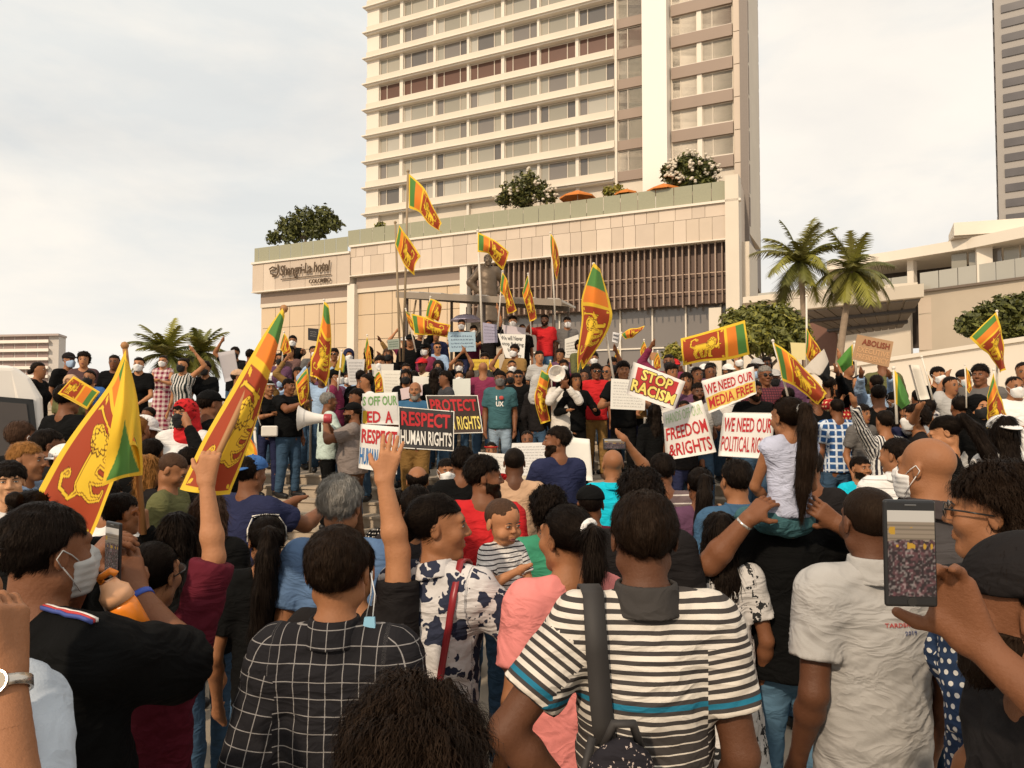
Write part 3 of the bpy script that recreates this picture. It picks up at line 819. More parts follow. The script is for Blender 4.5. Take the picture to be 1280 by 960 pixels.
_gear = {}
def gear_mesh(kind, fine=True):
    """masks, beards, caps, glasses, features: in head space"""
    key = (kind, bool(fine))
    if key in _gear: return _gear[key]
    H = head_prims(True)
    def infl(dv, P=H):
        out = []
        for p in P:
            if p['neg']: continue
            q = dict(p); q['r1'] = p['r1'] + dv; q['r2'] = p['r2'] + dv; out.append(q)
        return out
    vs = .006 if fine else .012
    if kind == 'mask':
        P = infl(.0065)[:6] + [cone((0, -.088, .006), (0, -.106, -.032), .016, .022, k=.02), cone((0, -.104, -.032), (0, -.088, -.085), .022, .024, k=.03), ellp((0, -.075, -.075), (.047, .037, .042), k=.03)]
        msk = lambda X, Y, Z: np.maximum(np.maximum(Z - .004 + .42 * np.abs(X), -.120 - Z), Y + .026 + 0 * X)
        v, q = solid(P, vs, (), msk); v = relax(v, q, 2, .5); n = vnormals(v, q); v = v + n * (np.sin(v[:, 2] * 330) * .0011 + noise3(v * 45) * .003)[:, None]
        me = mesh_np('face_mask', v, q)
        mb = MB()
        for s in (-1, 1):
            for z0, z1 in ((-.02, .014), (-.09, -.026)):
                mb.tube([(s * .058, -.05, z0 - .01), (s * .076, -.015, (z0 + z1) / 2 + .0), (s * .088, .014, z1)], .0016, 5)
            mb.tube([(s * .088, .014, .014), (s * .091, .030, -.004), (s * .088, .016, -.026)], .0016, 5)
        b = bmesh.new(); b.from_mesh(me); b.from_mesh(mb.mesh()); b.to_mesh(me); b.free()
        me.shade_smooth()
    elif kind in ('beard', 'stubble'):
        P = infl(.0045 if kind == 'beard' else .003)[:6] + [cone((-.02, -.088, -.054), (.02, -.088, -.054), .006, .006, k=.01)] + ([ellp((0, -.065, -.108), (.035, .030, .030), k=.03)] if kind == 'beard' else [])
        def msk(X, Y, Z):
            a = np.maximum(Z + .053 + .012 * np.sin(X * 90) * 0 - .75 * np.maximum(np.abs(X) - .034, 0), Y - .000 + 0 * X + .0 * Z)
            mouth = -(np.sqrt((X / .024) ** 2 + ((Z + .064) / .013) ** 2) - 1) * .012
            mouth = np.where(Y < -.05, mouth, -1)
            return np.maximum(np.maximum(a, mouth), -.150 - Z)
        v, q = solid(P, vs, (), msk); v = relax(v, q, 1, .5); n = vnormals(v, q); v = v + n * (noise3(v * 90) * .006)[:, None]
        vv, qq = [v], [q]
        if fine and kind == 'beard':
            sv, sq = strands(v, q, 900, .014, .002, lambda p, n: V(0, -.3, -1) + 0 * p, .5, .3, 3, 3)
            vv.append(sv); qq.append(sq + len(v))
        me = mesh_np('beard', np.concatenate(vv), np.concatenate(qq))
    elif kind == 'cap':
        P = [ellp((0, .014, .040), (.090, .108, .088), k=.012)]
        v, q = solid(P, vs, (), lambda X, Y, Z: .030 - Z - .25 * (Y + .05) * 0 + 0 * X + .12 * Y)
        v = relax(v, q, 1, .5)
        vb, qb = solid([ellp((0, -.095, .045), (.072, .085, .012), k=.01, Rm=rotx(R(12)))], vs * .7, (), lambda X, Y, Z: Y + .075 + 0 * X + 0 * Z)
        vt, qt = solid([ellp((0, .015, .128), (.008, .008, .006))], .004)
        me = mesh_np('cap', np.concatenate([v, vb, vt]), np.concatenate([q, qb + len(v), qt + len(v) + len(vb)]))
    elif kind == 'sunhat':
        P = [ellp((0, .014, .050), (.092, .108, .080), k=.012)]
        v, q = solid(P, vs, (), lambda X, Y, Z: .030 - Z + 0 * X + 0 * Y)
        vb, qb = solid([ellp((0, .01, .036), (.150, .165, .012), k=.01)], vs)
        vb = vb + np.stack([0 * vb[:, 0], 0 * vb[:, 0], -.9 * (vb[:, 0] ** 2)], 1)
        me = mesh_np('sun_hat', np.concatenate([v, vb]), np.concatenate([q, qb + len(v)]))
    elif kind == 'scarf':
        P = [ellp((0, .014, .032), (.092, .112, .098), k=.02), cone((0, .06, -.05), (0, .09, -.24), .10, .12, sc=(1, .6, 1), k=.05), cone((0, .0, -.13), (0, .01, -.19), .085, .12, sc=(1, .85, 1), k=.04),
             ellp((0, -.085, -.015), (.056, .06, .075), k=.012, neg=True)]
        v, q = solid(P, vs); v = relax(v, q, 2, .5); n = vnormals(v, q); v = v + n * (noise3(v * V(20, 20, 45)) * .012)[:, None]
        me = mesh_np('head_scarf', v, q)
    elif kind == 'hood':
        P = [ellp((0, .02, .03), (.10, .115, .105), k=.02), cone((0, .05, -.05), (0, .03, -.18), .10, .12, sc=(1, .8, 1), k=.05), ellp((0, -.095, -.015), (.064, .075, .085), k=.012, neg=True)]
        v, q = solid(P, vs); v = relax(v, q, 2, .5); me = mesh_np('hood', v, q)
    elif kind in ('sunglasses', 'glasses'):
        mb = MB()
        for s in (-1, 1):
            mb.ell((s * .032, -.106, .002), (.025, .004, .018), 12, 1 if kind == 'glasses' else 0)
            if kind == 'glasses':
                mb.tube([(s * .032 + .025 * math.cos(a), -.107, .002 + .018 * math.sin(a)) for a in np.linspace(0, 6.283, 13)], .0018, 5, 0, False)
            mb.tube([(s * .056, -.104, .006), (s * .079, -.06, .006), (s * .086, .01, .0)], .0025, 5)
        mb.tube([(-.008, -.108, .004), (.008, -.108, .004)], .0022, 5)
        me = mb.mesh('sunglasses', True)
    elif kind in ('features', 'eye', 'eyebrow', 'lips'):      # far off one small piece, near by single pieces
        mb = MB(); n = 10 if fine else 6; q_ = 1.0 if fine else 1.35
        for s in (-1, 1) if kind == 'features' else ((1,) if kind != 'lips' else ()):
            if kind != 'eyebrow':
                mb.ell((s * .031, -.0832, .003), (.0122 * q_, .0085, .0052 * q_), n, 0)
                mb.ell((s * .031, -.0890, .003), (.0050 * q_ ** 2, .0045, .0050 * q_), n, 1)
                mb.tube([(s * .0175, -.0875, .0055), (s * .031, -.0925, .0085), (s * .0445, -.0845, .0050)], .0018, 4, 1)
            if kind != 'eye': mb.tube([(s * .015, -.0915, .0185), (s * .032, -.0925, .0235), (s * .047, -.082, .018)], [.0024 * q_, .0030 * q_, .0015 * q_], 5, 1 if kind == 'features' else 0)
        if kind in ('features', 'lips'):
            li = 2 if kind == 'features' else 0
            mb.tube([(-.021, -.0855, -.0635), (-.008, -.0925, -.0595), (0, -.0930, -.0605), (.008, -.0925, -.0595), (.021, -.0855, -.0635)], [.0015, .0036, .0036, .0036, .0015], 6, li)
            mb.tube([(-.019, -.0855, -.0655), (0, -.0935, -.0700), (.019, -.0855, -.0655)], [.0015, .0045, .0015], 6, li)
        me = mb.mesh('face_features', True)
    elif kind == 'smile':
        mb = MB()
        mb.tube([(-.024, -.083, -.057), (-.012, -.0945, -.0645), (0, -.0975, -.0665), (.012, -.0945, -.0645), (.024, -.083, -.057)], [.002, .0045, .0055, .0045, .002], 6, 0)
        me = mb.mesh('teeth', True)
    elif kind == 'headband':
        mb = MB(); mb.tube([(.086 * math.cos(a), .012 + .106 * math.sin(a), .052) for a in np.linspace(0, 6.2832, 25)], .008, 6, 0, False); me = mb.mesh('headband', True)
    elif kind == 'scrunchie':
        mb = MB(); mb.tube([(.026 * math.cos(a), .118 + .006 * math.sin(a), .045 + .026 * math.sin(a)) for a in np.linspace(0, 6.2832, 15)], .011, 7, 0, False); me = mb.mesh('hair_band', True)
    elif kind == 'alice':       # sunglasses pushed up over the hair
        mb = MB()
        for s in (-1, 1):
            mb.ell((s * .035, -.070, .098), (.028, .018, .010), 12, 1)
            mb.tube([(s * .062, -.060, .094), (s * .086, .01, .055), (s * .086, .03, .0)], .004, 6, 0)
        mb.tube([(-.062, -.066, .104), (0, -.080, .108), (.062, -.066, .104)], .004, 6, 0)
        me = mb.mesh('sunglasses', True)
    _gear[key] = me
    return me

_pm = {}
def cached(key, fn):
    if key not in _pm: _pm[key] = fn()
    return _pm[key]

# ------------------------------------------------------------------ ground of the place
def d0(x): return 8.2 - .27 * x
RISE, TREAD, N1, N2, LAND = .143, .34, 7, 8, 1.9
def ground(x, y):
    t = y - d0(x)
    if t < 0: return 0.0
    n = min(int(t / TREAD) + 1, N1); z = n * RISE
    t2 = t - (N1 - 1) * TREAD - LAND
    if t2 >= 0: z += min(int(t2 / TREAD) + 1, N2) * RISE
    return z

FACE_DARK = mat('eye_dark', (0.01, 0.008, 0.007), .35, noise=0); EYE_W = mat('eye_white', (0.55, 0.5, 0.45), .3, noise=.05); LIPS = mat('lips', (0.20, 0.06, 0.05), .45)
people = []; misfit = []

def person(px, py, d, yaw, label, top=('short', 'black'), bot=('trousers', 'jeans'), hair='short', hcol='black', gear=(), tone=2, arms=('down', 'down'), turn=0, nod=0, tilt=0,
           build='m', H=None, vs=None, lean=0, stride=.05, collar=None, curl=(.35, .35), hands=None, fine=None, features=None, cat='person', seed=0, legs='stand', base_z=None,
           targets=None, loose=.016, hem=.88, cuff=None, headscale=None, group=None, shoes='black', name='person', wr=None, ccol=None):
    """px, py: where the photograph shows the crown of the head; d: metres ahead of the camera"""
    top_w = W(px, py, d)
    lo_h, hi_h = (1.50, 1.88) if build not in ('child', 'baby') else (.9, 1.5)
    x, y, z = top_w
    if H is None:
        best = None
        for k in range(-30, 31):
            dd = d * (1 + .008 * k); t = W(px, py, dd); h = t[2] - ground(t[0], t[1])
            pen = abs(k) * .03 + max(0, lo_h + .08 - h) * 8 + max(0, h - hi_h + .06) * 8
            if best is None or pen < best[0]: best = (pen, dd, t, h)
        _, d, top_w, h = best; x, y, z = top_w
        H = min(max(h, lo_h - .03), hi_h + .04)
        if abs(H - h) > .04: misfit.append((px, py, round(d, 1), round(h, 2)))
        bz = ground(x, y) if abs(H - h) <= .12 else z - H
    else: bz = z - H
    if base_z is not None: bz = base_z
    if fine is None: fine = 2 if d < 2.7 else (1 if d < 7 else 0)
    if vs is None: vs = .0115 if d < 2.6 else (.014 if d < 4.5 else (.019 if d < 8 else .025))
    s = H / 1.72 / (1 + .0)
    yr = R(yaw)
    root = empty(name, (x, y, bz), yr, label, cat, group); root.scale = (s, s, s)
    hs = headscale or (.955 if build not in ('child', 'baby') else (1.22 if build == 'child' else 1.6))
    targets = targets or {}
    arms = list(arms)
    inv = rotz(-yr)
    hn = dict(hands or {})
    for i, t in targets.items():      # hands sent to a point of the place
        wp = np.asarray(t[0], float); lp = inv @ (wp - V(x, y, bz)) / s
        pole = inv @ np.asarray(t[1], float) if len(t) > 1 else V((.7 if i == 0 else -.7), .1, -1)
        arms[i] = (lp, pole)
    for i in hn:
        for kk in ('n', 'd'):
            if kk in hn[i] and hn[i].get('world', True): hn[i] = dict(hn[i]); hn[i][kk] = inv @ np.asarray(hn[i][kk], float)
    P = Pose(arms[0], arms[1], turn, nod, tilt, build, stride, lean, legs, curl, head=hs, hands=hn)
    own = bool(targets) or vs < .015 or bool(hn)
    pk = (str(arms[0]), str(arms[1]), round(turn / 15) * 15 if not own else turn, nod, tilt, build, stride, lean, legs, vs) if not own else ('own', px, py)
    if not own: P = Pose(arms[0], arms[1], round(turn / 15) * 15, nod, tilt, build, stride, lean, legs, curl, head=hs)
    def mk_body():
        boxes = []
        if fine: 
            r = .15 * hs
            boxes.append((P.hc - r, P.hc + V(r, r, r * .95), .0055 if fine == 2 else .0075))
        for i, h in hn.items():
            if h.get('fine'):
                Wp, d2, n, side = P.hand_frame(i); c = Wp + nrm(d2) * .095 + n * .02
                boxes.append((c - .145, c + .145, .0042))
        v, q = solid(P.body(fine > 0), vs, boxes)
        if not boxes: v = relax(v, q, 1, .4)
        return mesh_np('body', v, q)
    body = link('body', cached(('body', pk), mk_body), skin(tone) if cat != 'statue' else mat('bronze', C_['bronze'], .45, .6, bump=.3), root)
    bz_ = .0
    if top:
        sl, tc = top[0], top[1]
        dressy = sl.startswith('dress'); sl = sl.replace('dress_', '')
        tp = fabric(C_[tc] if isinstance(tc, str) else tc, *(top[2:] if len(top) > 2 else ()))
        if cat == 'statue': tp = mat('bronze', C_['bronze'], .45, .6, bump=.3)
        nm = {'short': 'tee_shirt', 'elbow': 'shirt', 'long': 'long_sleeved_shirt', 'none': 'sleeveless_top'}[sl] if not dressy else 'dress'
        hm = hem if not dressy else .92
        def mk_top():
            pr = P.top(sl, hm, loose)
            if collar: pr.append(cone(P.bend(V(0, .045, 1.36)), P.bend(V(0, .036, 1.452)), .052, .046, k=.02))
            if dressy: pr.append(cone((0, 0, 1.05), (0, 0, .22), .150, .27, sc=(1, .8, 1), k=.04, capb=True))
            return cloth_mesh(nm, pr, vs, P, (.008 if vs < .018 else .008) if wr is None else wr, seed or int(px))
        link(nm, cached(('top', pk, sl, dressy, hm, collar, loose, seed), mk_top), tp, root)
    if collar and top and vs < .02:
        ck = fabric(C_[ccol] if isinstance(ccol, str) else ccol) if ccol else tp
        def mk_col():
            v, q = solid(P.collar(collar), .0055); me = mesh_np('collar', v, q); set_pat(me, v, q, P, False); return me
        link('collar', mk_col(), ck, root)
    if bot and not (top and top[0].startswith('dress')):
        bm_ = fabric(C_[bot[1]] if isinstance(bot[1], str) else bot[1], *(bot[2:] if len(bot) > 2 else ()))
        if cat == 'statue': bm_ = mat('bronze', C_['bronze'], .45, .6, bump=.3)
        nm = bot[0]
        link(nm, cached(('bot', pk[5:9] if not own else (build, stride, lean, legs), bot[0], max(vs, .018)), lambda: cloth_mesh(nm, P.bottom(bot[0]), max(vs, .018), P, .006, 5, False)), bm_, root)
    if shoes and legs == 'stand' and cat != 'statue':
        link('shoes', cached(('shoe', build, stride, legs), lambda: mesh_np('shoes', *solid(P.shoes(), .016))), mat('shoe_' + shoes, C_[shoes], .55), root)
    HM = Matrix([[*(P.hM[i] * hs), P.hc[i]] for i in range(3)] + [[0, 0, 0, 1]])
    def hat(nm, me, mats):
        o = link(nm, me, mats, root); o.matrix_local = HM; return o
    g = list(gear)
    if hair and build == 'baby': hat('hair', hair_mesh(hair, fine, 0), hairmat(HAIR[hcol], hcol)).matrix_local = HM @ Matrix.Diagonal((1.075, 1.04, 1.05, 1))
    elif hair: hat('hair', hair_mesh(hair, fine, seed % 3 if fine == 2 else 0), hairmat(HAIR[hcol], hcol))
    fy = math.cos(R(yaw + turn))      # above zero when the face is towards the camera
    if (features if features is not None else fy > -.35) and cat != 'statue':
        if not fine: hat('face_features', gear_mesh('features', fine), [EYE_W, FACE_DARK, LIPS])['kind'] = 'stuff'
        else:
            for nm_, ms_ in (('eye', [EYE_W, FACE_DARK]), ('eyebrow', [FACE_DARK])):
                hat(nm_, gear_mesh(nm_, fine), ms_); hat(nm_, gear_mesh(nm_, fine), ms_).matrix_local = HM @ Matrix.Scale(-1, 4, (1, 0, 0))
            if not any((g_[0] if isinstance(g_, tuple) else g_) == 'mask' for g_ in gear): hat('lips', gear_mesh('lips', fine), LIPS)
    for it in g:
        k, c = (it if isinstance(it, tuple) else (it, None))
        if k == 'mask': hat('face_mask', gear_mesh('mask', fine), mat('mask_' + (c or 'white'), C_[c or 'white'], .8))
        elif k in ('beard', 'stubble'): hat('beard', gear_mesh(k, fine), hairmat(HAIR[c or 'dark'], c or 'dark'))
        elif k in ('cap', 'backcap'):
            o = hat('cap', gear_mesh('cap', fine), fabric(C_[c or 'black']))
            if k == 'backcap': o.matrix_local = HM @ Matrix.Rotation(math.pi, 4, 'Z')
        elif k == 'sunhat': hat('sun_hat', gear_mesh('sunhat', fine), fabric(C_[c or 'cream']))
        elif k == 'scarf': hat('head_scarf', gear_mesh('scarf', fine), fabric(C_[c or 'red']))
        elif k == 'hood': hat('hood', gear_mesh('hood', fine), fabric(C_[c or 'black']))
        elif k == 'sunglasses': hat('sunglasses', gear_mesh('sunglasses', fine), [mat('dark_lens', (0.01, 0.01, 0.01), .12)])
        elif k == 'glasses': hat('glasses', gear_mesh('glasses', fine), [mat('dark_frame', (0.01, 0.01, 0.01), .3), mat('clear_lens', (0.16, 0.13, 0.11), .08)])
        elif k == 'smile': hat('teeth', gear_mesh('smile', fine), mat('teeth', (0.7, 0.66, 0.6), .3))
        elif k == 'headband': hat('headband', gear_mesh('headband', fine), fabric(C_[c or 'red']))
        elif k == 'scrunchie': hat('hair_band', gear_mesh('scrunchie', fine), fabric(C_[c or 'white']))
        elif k == 'alice': hat('sunglasses', gear_mesh('alice', fine), [mat('white_frame', (0.75, 0.7, 0.62), .3), mat('dark_lens', (0.01, 0.01, 0.01), .12)])
    people.append((root, P, s, yr))
    root['_'] = 0; del root['_']
    return root, P

def wpos(pr, p):
    """a point of a figure's own space in the place"""
    root, P = pr; M = rotz(root.rotation_euler[2]); return M @ (np.asarray(p, float) * root.scale[0]) + np.array(root.location)
def part_of(pr, name, mb, mats, smooth=True):
    o = mb.link(name, mats, pr[0], smooth); return o

# ------------------------------------------------------------------ ground, steps
STONE = mat('stone_paving', (0.33, 0.27, 0.20), .8, noise=.22, nscale=1.3, bump=.25, bscale=30)
STONE2 = mat('stone_step', (0.44, 0.36, 0.27), .75, noise=.2, nscale=2.5, bump=.2, bscale=40)
CREAM = mat('cream_paint', (0.66, 0.58, 0.47), .7, noise=.11, nscale=.3)
CREAM2 = mat('bright_cream_paint', (0.74, 0.665, 0.56), .65, noise=.06, nscale=.35)
TILE_ = [mat('stone_tile_%d' % i, c, .6, noise=.07, nscale=1.0) for i, c in enumerate([(0.60, 0.49, 0.385), (0.56, 0.455, 0.35), (0.63, 0.52, 0.41), (0.54, 0.44, 0.345)])]
BROWN = mat('brown_band', (0.29, 0.215, 0.165), .6, noise=.08, nscale=.4)
DBROWN = mat('dark_brown_metal', (0.11, 0.065, 0.047), .5, noise=.15)
def glass_mat(name, col, rough=.12):
    m = mat(name, col, rough, noise=.18, nscale=.12, spec=.8); return m
GLASS = [glass_mat('window_glass_%d' % i, c) for i, c in enumerate([(0.30, 0.275, 0.215), (0.37, 0.335, 0.26), (0.20, 0.175, 0.15), (0.33, 0.305, 0.245), (0.13, 0.115, 0.10), (0.44, 0.41, 0.34)])]
mb = MB()
mb.add([(-900, -60, 0), (900, -60, 0), (900, 1500, 0), (-900, 1500, 0)], [(0, 1, 2, 3)])
prop(mb.link('ground', mat('ground_paving', (0.30, 0.25, 0.19), .85, noise=.2, nscale=.8, bump=.2, bscale=12)), kind='structure')
XA, XB = -13.0, 16.0
def step_row(name, i, t0, z0, z1, deep):
    """one step: a block running across, split into slabs"""
    n = 12; wd = (XB - XA) / n
    for k in range(n):
        xa, xb = XA + k * wd + .006, XA + (k + 1) * wd - .006
        j = random.uniform(-.004, .004)
        ya, yb = d0(xa) + t0, d0(xb) + t0
        m_ = MB(); zt = z1 + j
        m_.hexa([(xa, ya, z0), (xb, yb, z0), (xb, yb + deep, z0), (xa, ya + deep, z0), (xa, ya, zt - .03), (xb, yb, zt - .03), (xb, yb + deep, zt - .03), (xa, ya + deep, zt - .03)])
        m_.hexa([(xa, ya - .025, zt - .03), (xb, yb - .025, zt - .03), (xb, yb + deep, zt - .03), (xa, ya + deep, zt - .03), (xa, ya - .025, zt), (xb, yb - .025, zt), (xb, yb + deep, zt), (xa, ya + deep, zt)])
        m_.link('slab', STONE2, stairs)
stairs = empty('steps', (0, 0, 0)); prop(stairs, kind='structure')
for i in range(N1): step_row('slab', i, i * TREAD, 0.0, (i + 1) * RISE, TREAD - .03 if i < N1 - 1 else LAND - .03)
for i in range(N2): step_row('slab', i, (N1 - 1) * TREAD + LAND + i * TREAD, 0.0, (N1 + i + 1) * RISE, TREAD - .03 if i < N2 - 1 else 14)
ZP = (N1 + N2) * RISE
mb = MB(); ya, yb = d0(XA), d0(XB); t1 = (N1 + N2 - 2) * TREAD + LAND + .1
mb.hexa([(XA - 22, ya + t1 + 5, 0), (XB + 60, yb + t1 - 14, 0), (XB + 60, 64, 0), (XA - 22, 60, 0), (XA - 22, ya + t1 + 5, ZP - .02), (XB + 60, yb + t1 - 14, ZP - .02), (XB + 60, 64, ZP - .02), (XA - 22, 60, ZP - .02)])
prop(mb.link('terrace_pavement', STONE), kind='structure')
# low handrails where the steps meet the landing
for (x, t) in ((-4.2, 2.3), (-3.1, 2.35), (1.9, 2.9), (-6.9, 4.6), (-5.9, 4.6), (-5.0, 4.6)):
    y = d0(x) + t; z = ground(x, y); mb = MB()
    mb.tube([(x, y, z - .01), (x, y, z + .85), (x + .55, y, z + .85), (x + .55, y, z - .01)], .022, 8)
    prop(mb.link('handrail', mat('pale_metal', (0.6, 0.55, 0.48), .4, noise=.05), None, True), 'pale tubular rail on the steps by %s' % {-4.2: 'the woman with the white handbag', -3.1: 'the man in black tee and jeans', 1.9: 'the man in khaki trousers', -6.9: 'the woman in black trousers', -5.9: 'the woman in the chequered dress', -5.0: 'the woman in the long patterned skirt'}[x], 'handrail', 'short rails on the steps')

# white boundary wall behind the crowd on the right
def wall_run(pts, z1, th, name='white_wall', m=CREAM2, parent=None, cope=None):
    for (a, b) in zip(pts[:-1], pts[1:]):
        a = np.array(a, float); b = np.array(b, float); u = nrm(b - a); n = V(-u[1], u[0])
        m_ = MB(); c = [a, b, b + n * th, a + n * th]
        m_.hexa([(p[0], p[1], 0) for p in c] + [(p[0], p[1], z) for p, z in zip(c, (z1[0], z1[1], z1[1], z1[0]))])
        o = m_.link(name, m, parent)
        if cope:
            m_ = MB(); c = [a - n * .06, b - n * .06, b + n * (th + .06), a + n * (th + .06)]
            m_.hexa([(p[0], p[1], z + .002) for p, z in zip(c, (z1[0], z1[1], z1[1], z1[0]))] + [(p[0], p[1], z + cope) for p, z in zip(c, (z1[0], z1[1], z1[1], z1[0]))])
            m_.link('coping', m, o)
        return o
A = W(920, 480, 23.5); B_ = W(1300, 424, 15.2); A2 = W(1560, 424, 10.5)
wz = (A[2], B_[2])
o = wall_run([A[:2], B_[:2]], wz, .3, cope=.10); prop(o, 'long white rendered wall with flat coping behind the crowd, below the green bushes', 'wall')

# ------------------------------------------------------------------ the hotel: podium, terrace and tower, in the facade's own frame
Lf = V(-.8984, .4392, 0); Nf = V(-.4392, -.8984, 0); D2 = nrm(V(.411, 1, 0))     # leftwards, outwards, and the side wall's run
C0 = W(925, 400, 72.0); C0[2] = 0
def FP(px, py, n=0.0):
    """(s, z) of the facade plane n metres in front of the podium's face"""
    r = ray(px, py); o = V(0, 0, CAMZ); O = C0 + Nf * n
    t = ((O - o) @ Nf) / (r @ Nf); p = o + r * t
    return (p - O) @ Lf, p[2]
def fpt(s, n, z): p = C0 + Lf * s + Nf * n; return (p[0], p[1], z)
def fbox(m_, s0, s1, n0, n1, z0, z1, mi=0):
    return m_.hexa([fpt(s1, n1, z0), fpt(s0, n1, z0), fpt(s0, n0, z0), fpt(s1, n0, z0), fpt(s1, n1, z1), fpt(s0, n1, z1), fpt(s0, n0, z1), fpt(s1, n0, z1)], mi)
hotel = empty('hotel', tuple(C0 + V(0, 0, 0)), 0, 'large cream stone hotel with a terrace podium and a many-storey tower above the crowd', 'hotel')
HOFF = Vector(hotel.location)
def hp(mbx, name, m, parent=None, smooth=False, label=None):
    """parts of the hotel: built in place, then hung on it"""
    mbx.v = [(v[0] - HOFF.x, v[1] - HOFF.y, v[2] - HOFF.z) for v in mbx.v]
    o = mbx.link(name, m, parent or hotel, smooth)
    if label: o['label'] = label
    return o
sL, _ = FP(315, 340); sM, _ = FP(437, 340); sC, _ = FP(583, 340)
zs_top = FP(700, 275)[1]; zs_bot = FP(700, 320)[1]; z_joint = zs_bot + (zs_top - zs_bot) * .62
zg = FP(700, 252)[1]                                   # top of the glass balustrade
# body of the podium
m_ = MB(); fbox(m_, -.5, sM, -9, -3.1, 0, zs_bot + .3); fbox(m_, sM, sL - .6, -9, -1.2, 0, zs_bot - 1.2); fbox(m_, .3, sM, -2.2, -.25, zs_bot + .3, zs_top - .25)
fbox(m_, sM + .05, sL - .3, -9, -.2, zs_bot - .8, zs_top - .95)
hp(m_, 'podium_wall', CREAM)
# stone facing, two courses of tiles
tile_n = 0
def tiles(s0, s1, z0, z1, n, wds, parent=None):
    global tile_n
    s = s0; k = 0; rr = random.Random(int(s0 * 10 + z0))
    while s < s1 - .3:
        w = min(rr.choice(wds), s1 - s)
        mt = MB(); pr = rr.uniform(0, .018); fbox(mt, s + .022, s + w - .022, n, n + .12 + pr, z0 + .02, z1 - .02)
        hp(mt, 'stone_tile', rr.choice(TILE_), parent); s += w; k += 1; tile_n += 1
tiles(1.3, sM, z_joint, zs_top - .25, -.25, (1.3, 1.7, 2.0)); tiles(1.3, sM, zs_bot + .12, z_joint, -.25, (1.3, 1.7, 2.0))
tiles(sM, sL, zs_bot - .75, zs_top - 1.0, -.2, (2.1, 2.6))
m_ = MB(); fbox(m_, -.2, sM, -.5, .12, zs_top - .24, zs_top); fbox(m_, sM + .01, sL + .1, -.5, .14, zs_top - .98, zs_top - .72); fbox(m_, .2, sM, -1.0, .10, zs_bot, zs_bot + .12)
fbox(m_, sM, sL, -1.2, .10, zs_bot - .9, zs_bot - .76); hp(m_, 'stone_trim', CREAM2)
# glass balustrade on the podium roof
s = .8; k = 0
while s < sL - .2:
    w = 1.9; m_ = MB(); lo = s > sM
    z0 = zs_top - (.72 if lo else 0); fbox(m_, s + .03, min(s + w, sL) - .03, -.42, -.38, z0, z0 + (zg - zs_top))
    hp(m_, 'glass_panel', mat('balustrade_glass', (0.30, 0.29, 0.19), .2, noise=.1, spec=.7)); s += w
# corner pier, lower columns, recessed band
m_ = MB(); fbox(m_, 0, 1.3, -1.5, .12, 0, zg + .35); hp(m_, 'corner_pier', CREAM)
m_ = MB(); s3 = FP(893, 400)[0]; fbox(m_, s3 - .6, s3 + .6, -1.1, -.3, 0, FP(893, 384)[1]); hp(m_, 'column', CREAM)
for px in (437, 578):
    m_ = MB(); sa = FP(px + 5, 400)[0]; sb = FP(px - 4, 400)[0]; fbox(m_, sa, sb, -1.1, -.1, 0, zs_bot - .02 if px > 500 else zs_bot - .92); hp(m_, 'column', CREAM2)
m_ = MB(); fbox(m_, sC + .5, sM - .5, -1.1, -.75, zs_bot - 1.5, zs_bot - .02); fbox(m_, sM + .5, sL - .9, -1.1, -.75, zs_bot - 2.4, zs_bot - .95); hp(m_, 'brown_band', BROWN)
# lit curtain glass on the left
PEACH = mat('peach_curtain_glass', (0.62, 0.47, 0.31), .25, noise=.16, nscale=.10, spec=.5)
zc = zs_bot - 2.4
for (sa, sb, zt) in ((sC + .5, sM - .6, zs_bot - 1.5), (sM + .6, sL - .9, zs_bot - 2.4)):
    m_ = MB(); fbox(m_, sa, sb, -1.1, -.7, zt - .5, zt); hp(m_, 'stone_trim', CREAM)
    nn = int((sb - sa) / 2.4)
    for i in range(nn):
        for (za, zb) in ((zt - 3.3, zt - .55), (zt - 6.4, zt - 3.36), (zt - 9.6, zt - 6.46), (0, zt - 9.66)):
            m_ = MB(); w = (sb - sa) / nn; fbox(m_, sa + i * w + .035, sa + (i + 1) * w - .035, -1.0, -.92, za, zb); hp(m_, 'window_pane', PEACH)
# dark louvre screen
m_ = MB(); zl0 = FP(760, 385)[1]; fbox(m_, 1.4, sC - .2, -2.0, -1.3, zl0, zs_bot + .05); hp(m_, 'louvre_recess', DBROWN)
m_ = MB()
for zz in (zl0 + 1.2, zl0 + 3.0): fbox(m_, 1.4, sC - .2, -.86, -.80, zz, zz + .09)
hp(m_, 'louvre_rail', mat('pale_brown_metal', (0.42, 0.30, 0.22), .5))
s = 1.7; k = 0; rr = random.Random(3)
LV = [mat('louvre_wood', (0.26, 0.175, 0.125), .6, noise=.2), mat('louvre_wood_pale', (0.40, 0.29, 0.215), .6, noise=.2)]
while s < sC - .5:
    m_ = MB(); fbox(m_, s, s + .13, -1.25, -.55, zl0 - rr.choice((0, .35, .1)), zs_bot + .02); hp(m_, 'louvre_blade', LV[k % 2]); s += .66; k += 1
# shop front glazing under the louvres
m_ = MB(); fbox(m_, 1.3, sC - .2, -3.0, -2.6, 0, zl0 + .2); hp(m_, 'glazing', glass_mat('grey_glass', (0.19, 0.165, 0.145), .15))
s = 2.2
while s < sC - 1:
    m_ = MB(); fbox(m_, s, s + .16, -2.6, -2.35, 0, zl0); hp(m_, 'mullion', CREAM2); s += 3.55
m_ = MB(); fbox(m_, 1.3, sC - .2, -2.6, -2.4, zl0 - 4.3, zl0 - 4.15); hp(m_, 'transom', CREAM2)
